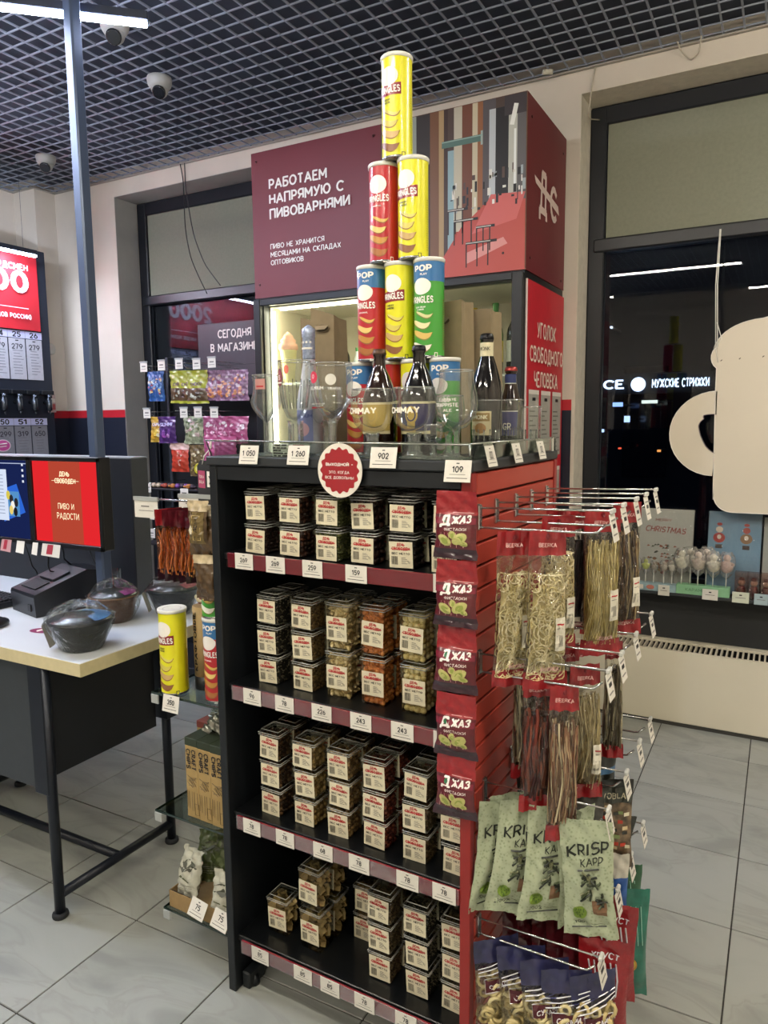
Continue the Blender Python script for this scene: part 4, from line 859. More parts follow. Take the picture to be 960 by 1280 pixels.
# ---- tags hung on the guard rail, round red sign
for txt, x, z, w_, lb in (('1 050', .143, 1.506, .058, 'white price tag 1 050 on the rail below the leftmost glass'), ('1 260', .293, 1.507, .062, 'white price tag 1 260 on the rail left of the round sign'),
                          ('902', .524, 1.505, .066, 'white price tag 902 on the rail right of the round sign'), ('109', .702, 1.480, .060, 'cream price tag 109 at the front right corner of the unit')):
    tg = tag(txt, x, -.014, z-.003, lb, (math.radians(-12), 0, 0), 'price tags on the guard rail', w_, .046)
    mb = MB(); mb.box(-w_/2, w_/2, .0005, .0015, -.024, .030, acr); mb.box(-w_/2, w_/2, .0005, .006, .026, .030, acr); mb.build('holder', tg)
for y, lb in ((.072, 'small tilted price tag on the side rail nearest the corner'), (.237, 'small tilted price tag on the side rail in its middle'), (.416, 'small tilted price tag on the side rail at its far end')):
    t = link('price_tag', tag_mesh('', .052, .046), None, gp(.742, y, 1.505), (math.radians(-14), 0, GR+math.pi/2), lb, 'price tag', 'price tags on the side rail')
    mb = MB(); mb.M = face((0, 0, 0), (1, 0, 0), (0, 0, 1)); mb.rect(-.009, .009, -.006, .010, .0008, grey_ink)
    for k in range(3): mb.rect(-.006+k*.005, -.004+k*.005, -.003, .007, .0012, tagm)
    mb.build('code_square', t)
    mb = MB(); mb.box(-.026, .026, .0005, .0015, -.024, .030, acr); mb.build('holder', t)
rs = put('round_sign', 'round white sign with scalloped red centre hanging on the front edge', 'sign', .410, -.016, 1.471)
mb = MB(); mb.M = face((0, 0, 0), (1, 0, 0), (0, 0, 1)); mb.prism([(.060*math.cos(k*math.pi/24), .062*math.sin(k*math.pi/24)) for k in range(48)], -.002, 0, pm('sign_white', '#e2dccf', .35, var=.02, coat=.3)); mb.build('disc', rs)
mb = MB(); mb.M = face((0, 0, 0), (1, 0, 0), (0, 0, 1)); pts = [((.0505+.0028*math.cos(16*k*math.pi/64))*math.cos(k*math.pi/64), (.0505+.0028*math.cos(16*k*math.pi/64))*math.sin(k*math.pi/64), .0005) for k in range(128)]
mb.add([(0, 0, .0005)]+pts, [(0, 1+i, 1+(i+1) % 128) for i in range(128)], ink('#9c2028', .3, .4))
mb.text('ВЫХОДНОЙ —', 0, .014, .0072, .001, white_ink, bold=.045, width=.074); mb.text('ЭТО, КОГДА', -.001, -.004, .0065, .001, white_ink, bold=.01, width=.056); mb.text('ВСЕ ДОВОЛЬНЫ', 0, -.016, .0065, .001, white_ink, bold=.01, width=.078)
mb.build('print', rs)
# black swing tag tied to the left corner
ht = put('swing_tag', 'black swing tag with pink square and white icon tied to the left corner', 'tag', -.055, .045, 1.42, rot=0)
mb = MB(); mb.M = face((0, 0, 0), (1, 0, -.06), (0, 0, 1)); mb.prism([(-.032, -.055), (.034, -.055), (.036, .045), (.022, .062), (-.020, .062), (-.032, .045)], -.001, .001, pm('tag_black', '#2b2c30', .5, var=.05)); mb.build('card', ht)
mb = MB(); mb.M = face((0, -.0015, 0), (1, 0, -.06), (0, 0, 1)); mb.rect(-.028, -.004, -.012, .034, .0005, ink('#a8486a')); mb.text('TOKA', -.016, .018, .008, .001, milk, width=.018); mb.text('BOLA', -.016, .004, .008, .001, milk, width=.018)
mb.rect(.003, .028, -.008, .034, .0005, milk); mb.tube([(.010, .022, .001), (.016, .012, .001), (.012, .0, .001)], .0015, black_ink, 4); mb.tube([(.021, .026, .001), (.018, .010, .001), (.024, -.002, .001)], .0015, black_ink, 4); mb.build('print', ht)
mb = MB(); mb.tube([(-.012, -.002, .052), (.0, -.006, .075), (.030, -.01, .098), (.040, -.02, .115)], .0014, milk, 5); mb.tube([(.012, -.002, .052), (.018, -.004, .08), (.036, -.02, .115)], .0014, milk, 5); mb.build('string', ht)
# ================================================================ hanging bags
def bag_shape(w_, h, t, hdr=.12, seal=.05, seed=0, belly=.62, wr=.0016, top_w=1.0, bot_w=1.0, droop=0.0):
    """surface of a crimped bag: returns S(u, v, side) with u, v in 0..1 (v from the top), side -1 front, +1 back"""
    rnd = random.Random(seed); ph = [rnd.uniform(0, 6.28) for _ in range(8)]
    def S(u, v, side, off=0.0):
        if side == -1 and off: off *= 1.0
        a = min(1, max(0, (v-hdr)/max(1e-6, belly-hdr))) if v < belly else min(1, max(0, (1-seal-v)/(1-seal-belly)))
        k = math.sin(a*math.pi/2)**.8 if a > 0 else 0
        e = max(0, 1-(2*u-1)**2)**.5
        th = t/2*k*e + off
        ww = w_*(1-.10*k)*(top_w+(bot_w-top_w)*v)
        n = wr*(math.sin(17*u+9*v+ph[0])+math.sin(31*v-13*u+ph[1])+.6*math.sin(47*u+23*v+ph[2])+.5*math.sin(61*v+ph[3]))
        bend = .006*math.sin(3.1*v+ph[4])*math.sin(2.2*u+ph[5])+droop*v*v
        return Vector(((u-.5)*ww+.3*n, side*th+n*(.4+.6*(1-k*.3))+bend, -v*h))
    return S
def bag_wrap(S, zones, nu=16, nv=26, notch=True):
    mb = MB()
    for side in (-1, 1):
        vs = [tuple(S(i/nu, j/nv, side)) for j in range(nv+1) for i in range(nu+1)]
        for z0, z1, m in zones:
            fs = []
            for j in range(nv):
                c = (j+.5)/nv
                if not z0 <= c < z1: continue
                for i in range(nu):
                    q = (j*(nu+1)+i, j*(nu+1)+i+1, (j+1)*(nu+1)+i+1, (j+1)*(nu+1)+i)
                    fs.append(q if side > 0 else q[::-1])
            o = sorted({k for f in fs for k in f}); mp = {k: i for i, k in enumerate(o)}
            mb.add([vs[k] for k in o], [[mp[k] for k in f] for f in fs], m, True)
    return mb
def bag_print(S, w_, h, draw):
    """draw(mb) in metres, x across from the middle, y down from the top as negative, laid on the front"""
    def fn(p):
        u = min(1, max(0, p.x/w_+.5)); v = min(1, max(0, -p.y/h)); return S(u, v, -1, .0018+p.z)
    mb = MB(fn); draw(mb); return mb
def grid_rect(mb, x0, x1, y0, y1, z, m): mb.rect(x0, x1, y0, y1, z, m, max(1, int(abs(x1-x0)/.008)), max(1, int(abs(y1-y0)/.008)))
def mkbag(name, label, cat, group, hookp, ang, w_, h, t, zones, draws=(), contents=None, tilt=0, **kw):
    S = bag_shape(w_, h, t, **kw)
    o = thing(name, label, cat, hookp, GR+ang, group); o.rotation_euler = (tilt, 0, GR+ang)
    bag_wrap(S, zones).build('wrapper', o)
    for nm, dr in draws: bag_print(S, w_, h, dr).build(nm, o)
    if contents: contents(S, h).build(contents.__name__, o, kind='stuff')
    return o
foil_red = pm('foil_red', '#8f1c22', .30, var=.12, scale=60, coat=.5, bump=.35, bscale=45); foil_dred = pm('foil_maroon', '#5c1822', .30, var=.2, scale=60, coat=.5, bump=.35, bscale=45); foil_purple = pm('foil_dark_purple', '#2e1220', .28, var=.3, scale=80, coat=.5)
bagfilm = film('bag_film', '#fbfaf5', .5, .12, bump=.8, bscale=28, ior=1.4)
hook_m = pm('chrome_wire', '#c7c9c8', .18, .95, var=0)
# ---- five snack packs in a strip down the front right post
leaf1 = ink('#b3b06c', .4); leaf2 = ink('#8f9a4a', .4)
def jazz(mb):
    mar_ = ink('#7c2135', .35, .4)
    grid_rect(mb, -.046, .046, -.068, -.055, .0002, mar_)
    mb.text('Д', -.022, -.0605, .022, .0006, ink('#efe9e2', .4), bold=.06, width=.026, slant=.22, rot=.10); mb.text('ЖАЗ', .015, -.0585, .0165, .0008, ink('#efe9e2', .4), bold=.06, width=.044, slant=.22, rot=.10)
    mb.rect(-.006, .040, -.0455, -.044, .0006, ink('#c98a8a')); mb.ell(-.020, -.060, .0045, .0055, .0009, ink('#2e6b45'), 12)
    mb.text('ФИСТАШКИ', .004, -.0785, .0062, .0006, ink('#d6c6c0', .4), bold=.02, width=.052, rot=.03)
    for x, y, a, b, r in ((-.020, -.102, .017, .010, -.5), (.014, -.098, .018, .011, .45), (-.002, -.090, .008, .008, 0), (.022, -.107, .011, .006, -.3)):
        c, s_ = math.cos(r), math.sin(r); pts = []
        n = 14
        for i in range(n): th = 2*math.pi*i/n; pts.append((x+a*math.cos(th)*c-b*math.sin(th)*s_, y+a*math.cos(th)*s_+b*math.sin(th)*c, .0006))
        mb.add([(x, y, .0007)]+pts, [(0, 1+i, 1+(i+1) % n) for i in range(n)], leaf1)
        pts = [(x+(p[0]-x)*.55+.001, y+(p[1]-y)*.6-.001, .0010) for p in pts]; mb.add(pts, [tuple(range(n))], leaf2)
    for k in range(7): mb.tube([(-.03+.009*k, -.086, .0006), (-.028+.009*k+.004*(k % 3-1), -.116, .0006)], .0005, ink('#d99aa0'), 3)
for k, (z, o) in enumerate(((1.436, 0), (1.291, .002), (1.146, .001), (1.001, .003), (.862, .001))):
    p = gp(.702+o, -.020-.004*(k % 2), z)
    mkbag('nut_pack', f'maroon pistachio pack, {["top", "second", "middle", "fourth", "lowest"][k]} of the strip of five on the front right post', 'snack pack', 'maroon nut packs hung in a strip', p, .02*(k-2), .094, .142, .030,
          ((0, .34, foil_red), (.34, .86, foil_dred), (.86, 1, foil_purple)), (('print', jazz),), seed=k, hdr=.30, seal=.09, belly=.68, bot_w=1.10, top_w=.96, droop=-.006, wr=.0008)
# ---- double wire hooks on the slatted side
def hook(label, y, z, L=.275, price=True, low=.045, single=False):
    t = put('display_hook', label, 'hook', .733, y, z, group='chrome wire hooks on the red slatted side')
    mb = MB(); mb.bbox(-.003, .004, -.009, .009, -low-.004, .004, hook_m, .0015); mb.box(-.012, .0, -.007, .007, -.004, .006, hook_m); mb.build('back_plate', t)
    mb = MB(); mb.tube([(.003, -.004, -.002), (L, -.004, .006)], .0022, hook_m, 6); mb.build('upper_wire', t)
    mb = MB(); mb.tube([(.003, .004, -low), (.01, .004, -low), (L*.86, .004, -low+.004), (L*.90, .004, -low+.006), (L*.96, .004, -low+.022)], .0026, hook_m, 6); mb.build('lower_wire', t)
    if price:
        mb = MB(); mb.bbox(L-.002, L+.006, -.012, .012, .0, .010, pm('clip_plastic', '#c9cbc6', .3, var=0, coat=.3), .002); mb.build('clip', t)
        mb = MB(); mb.M = Matrix.Translation((L+.004, 0, -.020)) @ Matrix.Rotation(math.radians(-12), 4, 'Y') @ Matrix.Rotation(math.pi/2, 4, 'Z')
        mb.box(-.022, .022, -.0006, .0006, -.034, .020, tagm)
        mb.box(-.016, .016, -.0012, -.0006, .006, .009, grey_ink); mb.box(-.010, .010, -.0012, -.0006, -.008, .0, black_ink); mb.box(-.017, .013, -.0012, -.0006, -.022, -.019, grey_ink); mb.build('price_card', t)
    return t
HK = [('A', .028, 1.400), ('A', .127, 1.402), ('A', .255, 1.402), ('A', .366, 1.402), ('A', .491, 1.402), ('B', .035, 1.080), ('B', .150, 1.082), ('B', .300, 1.085), ('B', .490, 1.088),
      ('C', .070, .770), ('C', .243, .775), ('C', .390, .790), ('C', .530, .795), ('D', .040, .455), ('D', .190, .520), ('D', .330, .525), ('D', .480, .530)]
rown = {'A': 'top', 'B': 'second', 'C': 'third', 'D': 'lowest'}; cnt = {}
for r_, y, z in HK:
    cnt[r_] = cnt.get(r_, 0)+1
    hook(f'chrome double wire hook, {NUM[cnt[r_]-1]} from the front in the {rown[r_]} row on the slatted side', y, z, price=True)
# ---- see-through bags: noodle cheese, cheese straw, dried meat
stringc = [pm('string_cheese%d' % i, c, .5, var=.08) for i, c in enumerate(('#e8dcac', '#f2e8c4', '#d4c48c'))]
def tangle(S, h, n=150, v0=.24, v1=.90, mats=stringc, r=.0014, curl=.022, seed=1):
    rnd = random.Random(seed); mb = MB()
    for k in range(n):
        u = rnd.uniform(.15, .85); v = rnd.uniform(v0, v1); side = rnd.choice((-1, -1, 1)); d = rnd.uniform(.55, .93); a = rnd.uniform(0, 6.28); da = rnd.choice((-1, 1))*rnd.uniform(.5, 1.1); pts = []
        R_ = rnd.uniform(.4, 1)*curl
        for i in range(6):
            a += da*.75; u = min(.93, max(.07, u+R_*math.cos(a)/.10*.5)); v = min(v1+.04, max(v0, v+R_*math.sin(a)/h*.5))
            p = S(u, v, side); m = S(u, v, 0); pts.append(m+(p-m)*d)
        mb.tube(pts, r, rnd.choice(mats), 4, cap=False)
    c = rnd.choice(mats)
    return mb
def core(mb, S, v0, v1, m, k=.5, n=8):
    vs = []
    for j in range(n+1):
        v = v0+(v1-v0)*j/n
        for i in range(8):
            a = 2*math.pi*i/8; u = .5+.36*math.cos(a); p = S(u, v, 1); q = S(u, v, 0); vs.append(tuple(q+(p-q)*k*math.sin(a)*1.2))
    mb.add(vs, [(j*8+i, j*8+(i+1) % 8, (j+1)*8+(i+1) % 8, (j+1)*8+i) for j in range(n) for i in range(8)]+[tuple(range(8)), tuple(n*8+i for i in range(8))], m, True)
def string_cheese(S, h): mb = tangle(S, h, 380, .27, .90, seed=3); core(mb, S, .36, .84, pm('cheese_core', '#c4b47c', .7, var=.2, scale=90), .5); return mb
def strands(cols, r, n, seed, v0=.2, v1=.93, core_c=None):
    ms = [pm('strand_'+c.strip('#'), c, .45, var=.15) for c in cols]
    def f(S, h):
        rnd = random.Random(seed); mb = MB()
        for k in range(n):
            u = rnd.uniform(.08, .92); side = rnd.choice((-1, -1, 1)); d = rnd.uniform(.5, .95); pts = []; ph = rnd.uniform(0, 6)
            a = rnd.uniform(v0, v0+.12); b = rnd.uniform(v1-.2, v1)
            for i in range(8):
                v = a+(b-a)*i/7; uu = min(.95, max(.05, u+.05*math.sin(ph+i*1.1))); p = S(uu, v, side); m = S(uu, v, 0); pts.append(m+(p-m)*d)
            mb.tube(pts, r*rnd.uniform(.7, 1.2), rnd.choice(ms), 5, cap=False)
        if core_c: core(mb, S, v0+.04, v1-.04, pm('core_'+core_c.strip('#'), core_c, .7, var=.3, scale=90), .6)
        return mb
    return f
def named(f, n): f.__name__ = n; return f
straw_pale = named(strands(('#b8a878', '#cbbd92', '#8f7c50'), .0011, 110, 5, core_c='#85744c'), 'dried_strands')
straw_brown = named(strands(('#5a4228', '#8b7350', '#3a2919', '#a3916a'), .0016, 80, 6, core_c='#3c2c1c'), 'dried_strands')
meat = named(strands(('#4a1712', '#6a2a1c', '#7f4330', '#34100d'), .0035, 30, 7, v0=.22, core_c='#3a130f'), 'dried_meat')
darkm = named(strands(('#1e1211', '#2c1a18', '#150c0b'), .003, 36, 8, core_c='#160d0c'), 'dried_meat')
fishy = named(strands(('#5e553f', '#8a8166', '#3f3829', '#a79f84'), .0022, 60, 9, core_c='#453d2c'), 'dried_fish')
def lab_side(mb):
    w2 = .030; grid_rect(mb, .012, .042, -.245, -.175, .0006, ink('#d9d4c2')); mb.rect(.016, .038, -.190, -.187, .0012, red_ink, 3); mb.rect(.016, .034, -.198, -.1965, .0012, grey_ink, 2)
    for k in range(9): mb.rect(.016+k*.0022, .0168+k*.0022, -.235, -.212, .0012, black_ink)
def hdr_txt(mb):
    mb.text('BEERКА', 0, -.030, .009, .0006, ink('#e8b9b4'), bold=.03, width=.05); mb.ell(0, -.012, .006, .006, .0006, ink('#6a141c'), 10)
def foot_txt(mb): mb.text('BEERКА', .006, -.287, .009, .0006, ink('#e8b9b4'), bold=.03, width=.045)
RZ3 = ((0, .16, foil_red), (.16, .90, bagfilm), (.90, 1, foil_red))
def hang(name, label, x, y, z, ang, w_, h, t, cont, draws=(('label', lab_side), ('header_print', hdr_txt), ('footer_print', foot_txt)), zones=RZ3, group='bags on the top row of hooks', tilt=0, **kw):
    kw.setdefault('hdr', .15); kw.setdefault('seal', .08); kw.setdefault('top_w', .72); kw.setdefault('bot_w', .92); kw.setdefault('wr', .0026); ang += .18
    dr = draws if h > .27 else [d for d in draws if d[0] == 'header_print']
    return mkbag(name, label, 'snack bag', group, gp(x, y, z), ang, w_, h, t, zones, dr, cont, tilt, **kw)
hang('cheese_bag', 'clear bag of pale noodle-like string cheese nearest the slatted side', .810, .035, 1.352, .55, .105, .335, .058, string_cheese, seed=11)
hang('cheese_bag', 'clear bag of pale string cheese with a white label, second along the first hook', .880, .035, 1.358, .45, .105, .335, .060, string_cheese, seed=12)
hang('cheese_bag', 'clear bag of pale string cheese partly behind the second one', .872, .140, 1.375, .50, .10, .300, .060, string_cheese, seed=13)
hang('cheese_bag', 'clear bag of thin yellow cheese straws hanging further along, apart from the noodle bags', .948, .215, 1.385, .42, .105, .330, .060, named(strands(('#c9b878', '#dccd95', '#ab9858'), .0010, 170, 15, core_c='#a08e56'), 'cheese_straws'), seed=14)
hang('fish_bag', 'clear bag of long brown dried fish strips at the far end of the top hooks', .975, .335, 1.390, .50, .095, .315, .050, straw_brown, seed=15)
for k, (x, y) in enumerate(((.800, .375), (.850, .370), (.900, .372))):
    hang('meat_bag', f'dark bag of black-brown dried meat, {["nearest the slats", "middle one", "outermost"][k]} on the fourth top hook', x, y, 1.36, .55, .095, .30, .035, darkm, seed=20+k, zones=((0, .16, foil_red), (.16, .95, bagfilm), (.95, 1, foil_red)))
g = 'bags on the second row of hooks'
hang('fish_bag', 'clear bag of grey-brown dried fish behind the red meat bag, second row', .800, .160, 1.045, .5, .085, .290, .045, fishy, seed=31, group=g, draws=())
hang('meat_bag', 'bag of long dark red dried sausage strips below the string cheese', .862, .045, 1.045, .5, .085, .300, .050, meat, seed=32, group=g, draws=(('header_print', hdr_txt),))
hang('fish_bag', 'long clear bag of pinkish brown fish straws with red tip, second row front', .920, .040, 1.035, .45, .080, .340, .050, named(strands(('#8f6a50', '#b59a78', '#6b4632', '#c9bb98'), .0016, 80, 33, core_c='#6e5138'), 'dried_strands'), seed=33, group=g, draws=(('header_print', hdr_txt),))
hang('fish_bag', 'clear bag of pale straw-like dried squid behind the long red-tipped bag', .930, .165, 1.045, .5, .10, .310, .055, straw_pale, seed=34, group=g, draws=(('label', lab_side), ('header_print', hdr_txt)))
hang('fish_bag', 'narrow clear bag of dark dried fish hanging alone before the radiator', .955, .335, 1.055, .35, .060, .290, .034, fishy, seed=35, group=g, draws=(('header_print', hdr_txt),))
for k, (x, y) in enumerate(((.79, .30), (.85, .31), (.84, .17))):
    hang('meat_bag', f'red-topped bag crowded behind the second row, {["innermost", "middle", "nearer"][k]} one', x, y, 1.05-.01*k, .6, .085, .30, .04, [darkm, fishy, meat][k], seed=40+k, group=g, draws=(('header_print', hdr_txt),))
# ---- pale green printed pouches, third row
gf = bpy.data.materials.new('green_pouch'); gf.use_nodes = True; nt = gf.node_tree; b = nt.nodes['Principled BSDF']; b.inputs['Roughness'].default_value = .4
tc = nt.nodes.new('ShaderNodeTexCoord'); vo = nt.nodes.new('ShaderNodeTexVoronoi'); vo.inputs['Scale'].default_value = 130; rp = nt.nodes.new('ShaderNodeValToRGB')
rp.color_ramp.elements[0].color = lin('#7d8a6a')+(1,); rp.color_ramp.elements[1].color = lin('#a9b295')+(1,); rp.color_ramp.elements[1].position = .45
nt.links.new(tc.outputs['Object'], vo.inputs['Vector']); nt.links.new(vo.outputs['Distance'], rp.inputs['Fac']); nt.links.new(rp.outputs['Color'], b.inputs['Base Color'])
def kris(mb):
    dk = ink('#1c211a', .4)
    mb.text('KRISP', 0, -.062, .026, .0006, dk, bold=.015, width=.092, slant=.25, rot=.22); mb.text('KAPP', .008, -.088, .018, .0006, dk, bold=.0, width=.050, slant=.25, rot=.22)
    mb.tube([(-.022, -.110, .0008), (.0, -.106, .0008), (.026, -.100, .0008)], .0022, dk, 4)
    rnd = random.Random(5)
    for k in range(26):
        x = rnd.uniform(-.012, .030); y = rnd.uniform(-.185, -.118); a = rnd.uniform(0, 3.1); r = rnd.uniform(.006, .012)
        mb.tube([(x-r*math.cos(a), y-r*math.sin(a), .0008), (x+.003, y+.002, .0012), (x+r*math.cos(a), y+r*math.sin(a), .0008)], .0026, ink(rnd.choice(['#2c3322', '#465035', '#77795a', '#1c2218'])), 4)
    grid_rect(mb, .008, .038, -.205, -.170, .0004, ink('#7a5a40')); mb.ell(-.022, -.205, .015, .016, .0010, ink('#6f8a2e'), 16, 2)
    for k in range(14): mb.ell(-.022+rnd.uniform(-.010, .010), -.205+rnd.uniform(-.011, .011), .0018, .0024, .0016, ink('#46611c'), 6)
    mb.text('100%', -.018, -.230, .008, .0006, dk, width=.028, rot=.05); mb.rect(.0, .030, -.229, -.228, .0006, dk, 3); mb.tube([(-.036, -.240, .0008), (.032, -.234, .0008)], .0015, dk, 4)
GZ = ((0, 1, gf),)
kp = [(.776, .060, .742, .95, 51), (.803, .070, .758, .70, 52), (.834, .060, .750, .60, 53), (.862, .085, .745, .85, 54), (.900, .062, .752, .52, 55), (.934, .090, .742, 1.10, 56), (.968, .045, .752, .22, 57)]
for k, (x, y, z, a, sd) in enumerate(kp):
    mkbag('seaweed_chips', f'pale green printed chips pouch, {ORD[k]+" of the row" if k else "innermost of the row, by the red post"}' + (', nearest and brightest' if k == 6 else ''), 'snack bag', 'pale green chips pouches on the third row', gp(x, y, z), a, .112, .262, .022, GZ, (('print', kris),), None, seed=sd, hdr=.12, seal=.12, belly=.6, wr=.0022).rotation_euler[1] = (.10, -.06, .14, .02, .10, -.05, -.07)[k]
dkf = pm('foil_black', '#23241f', .28, var=.4, scale=50, coat=.5); pic = pm('foil_picture', '#6d5a44', .3, var=.8, scale=45, coat=.5); greyf = pm('foil_grey', '#4b4944', .4, var=.2, scale=60)
def picp(mb):
    rnd = random.Random(8); grid_rect(mb, -.045, .045, -.055, -.02, .0003, ink('#3a3d36', .3, .4)); mb.text('VOBLA', 0, -.038, .014, .0008, ink('#c9c3a8'), bold=.02, width=.06)
    for k in range(22): x, y = rnd.uniform(-.04, .03), rnd.uniform(-.17, -.07); grid_rect(mb, x, x+.013, y, y+.008, .0006+.00005*k, ink(rnd.choice(['#b23a24', '#c9b48c', '#7a8a54', '#2c2a22', '#d7cfb2']), .3, .3))
for k in range(7):
    x = .78+.033*k
    mkbag('snack_pouch', f'black foil pouch in the packed row behind the green ones, {NUM[k]+" from the slats" if k < 6 else "outermost"}', 'snack bag', 'black foil pouches on the third row', gp(x, .262, .745), .95 if k < 6 else .45, .095, .215, .016, ((0, .25, dkf), (.25, 1, pic if k == 6 else dkf)), (('print', picp),) if k > 4 else (), None, seed=60+k, hdr=.10, seal=.08)
for k in range(3):
    mkbag('snack_pouch', f'black pouch with blue patch on the third hook of the third row, {NUM[k]}', 'snack bag', 'pouches on the far third row hooks', gp(.82+.05*k, .40, .760), .8, .09, .20, .02, ((0, .3, dkf), (.3, .5, pm('foil_blue', '#3f6a92', .3, var=.3)), (.5, 1, dkf)), (), None, seed=70+k, hdr=.1)
mkbag('snack_pouch', 'grey embossed pouch hanging behind the brightest green chips pouch', 'snack bag', 'pouches on the far third row hooks', gp(.935, .175, .742), .5, .085, .250, .02, ((0, 1, greyf),), (), None, seed=75, hdr=.1)
mkbag('snack_pouch', 'dark pouch dangling by its corner at the end of the third row', 'snack bag', 'pouches on the far third row hooks', gp(.985, .300, .640), .4, .075, .150, .018, ((0, .5, dkf), (.5, 1, pic)), (('print', lambda m: m.text('FISH', 0, -.05, .012, .0006, ink('#c9c3a8'), width=.04)),), None, seed=76, hdr=.12, bot_w=.5, top_w=1.1)
mkbag('snack_pouch', 'small blue and yellow pouch behind the brightest green chips pouch', 'snack bag', 'pouches on the far third row hooks', gp(.985, .245, .575), .4, .075, .165, .02, ((0, .35, pm('foil_white', '#c7c2b4', .35, var=.15)), (.35, .8, pm('foil_blue2', '#2f5aa0', .3, var=.3)), (.8, 1, pm('foil_yellow', '#cbb765', .35, var=.2))), (), None, seed=77, hdr=.1)
# ---- lowest row: onion ring bags, red and green packs
ringm = [pm('ring%d' % i, c, .55, var=.12) for i, c in enumerate(('#c4b27c', '#d6c896', '#a5925e'))]
def onion_rings(S, h):
    rnd = random.Random(17); mb = MB()
    for k in range(46):
        u = rnd.uniform(.16, .84); v = rnd.uniform(.34, .90); side = rnd.choice((-1, -1, -1, 1)); p = S(u, v, side); m = S(u, v, 0); c = m+(p-m)*.72; r = rnd.uniform(.009, .014); Rm = Matrix.Rotation(rnd.uniform(.9, 2.2), 3, 'X') @ Matrix.Rotation(rnd.uniform(-.6, .6), 3, 'Y')
        mb.tube([c+Rm @ Vector((r*math.cos(a*.628), r*math.sin(a*.628), 0)) for a in range(10)], .0042, rnd.choice(ringm), 6, closed=True)
    return mb
navy = pm('film_navy', '#2b2c4e', .3, var=.3, scale=30, coat=.4); wht = ink('#d8d8de', .35, .4)
def ringp(mb):
    for q in range(3): mb.tube([(-.05, -.062-.009*q, .0008), (-.02, -.056-.009*q, .0008), (.02, -.048-.009*q, .0008), (.05, -.040-.009*q, .0008)], .0012, wht, 4)
    grid_rect(mb, -.036, .036, -.112, -.086, .0006, ink('#4a1520', .35)); mb.text('СУХАРИ', 0, -.099, .011, .0012, wht, bold=.03, width=.055, rot=.1)
    mb.tube([(-.037, -.113, .001), (.037, -.113, .001), (.037, -.085, .001), (-.037, -.085, .001)], .0008, wht, 4, closed=True)
rings = [(.775, .040, .418, .75, 81), (.832, .048, .412, .65, 82), (.888, .040, .408, .60, 83), (.938, .040, .402, .50, 84), (.985, .070, .395, .85, 85)]
for k, (x, y, z, a, sd) in enumerate(rings):
    mkbag('ring_snack_bag', f'navy striped clear bag of pale snack rings, {ORD[k]} on the lowest front hook', 'snack bag', 'snack ring bags on the lowest hook', gp(x, y, z), a, .110, .215, .044, ((0, .24, navy), (.24, .32, film('navy_film', '#8a8cc0', .4, .12, bump=.6)), (.32, .92, bagfilm), (.92, 1, navy)), (('print', ringp),), onion_rings, tilt=-.12, seed=sd, hdr=.14, seal=.08, belly=.70)
def redp_(mb):
    for q in range(6): mb.tube([(-.035+.012*q, -.05, .0008), (-.03+.012*q, -.085, .0010), (-.038+.013*q, -.12, .0008)], .0020, wht, 4)
    grid_rect(mb, -.030, .028, -.172, -.132, .0006, ink('#c9bfa6', .35)); mb.text('ХРУСТ', 0, -.036, .013, .0008, wht, bold=.03, width=.06, slant=.2)
for k in range(7):
    x = .775+.038*k
    mkbag('red_crisp_pack', f'dark red foil pack behind the ring bags, {NUM[k] if k < 6 else "last, with white slanting letters"} from the slats', 'snack bag', 'dark red packs on the lowest row', gp(x, .195, .478), .90 if k < 6 else .40, .105, .24, .020, ((0, .3, foil_red if k > 4 else foil_dred), (.3, 1, foil_dred if k < 6 else foil_red)), (('print', redp_),) if k > 4 else (), None, seed=90+k, hdr=.12)
mkbag('red_crisp_pack', 'red pack leaning over the end of the lowest front hook', 'snack bag', 'dark red packs on the lowest row', gp(1.0, .115, .445), .30, .11, .26, .035, ((0, 1, foil_red),), (('print', redp_),), None, seed=98, hdr=.12)
def greenp(mb):
    for q in range(7): mb.tube([(-.04+.012*q, -.04, .0008), (-.032+.012*q, -.13, .0008)], .0012, ink('#9fd0bc', .35), 4)
    for x, y, r in ((-.004, -.165, .018), (.012, -.180, .015)): mb.ell(x, y, r, r*1.2, .0010, ink('#c99a3c', .4), 14, 2); mb.ell(x+.002, y+.002, r*.6, r*.7, .0016, ink('#d9bb5a', .4), 12)
mkbag('green_crisp_pack', 'shiny teal green pack with golden picture at the lower right end', 'snack bag', None, gp(1.015, .270, .480), .35, .105, .27, .045, ((0, 1, pm('foil_teal', '#1f6a58', .3, var=.25, scale=30, coat=.5)),), (('print', greenp),), None, seed=99, hdr=.1)
mkbag('green_crisp_pack', 'second dull green pack behind the shiny teal one', 'snack bag', None, gp(.985, .360, .475), .55, .105, .26, .04, ((0, 1, pm('foil_green', '#2a5a3c', .3, var=.25, scale=30, coat=.5)),), (('print', greenp),), None, seed=100, hdr=.1)
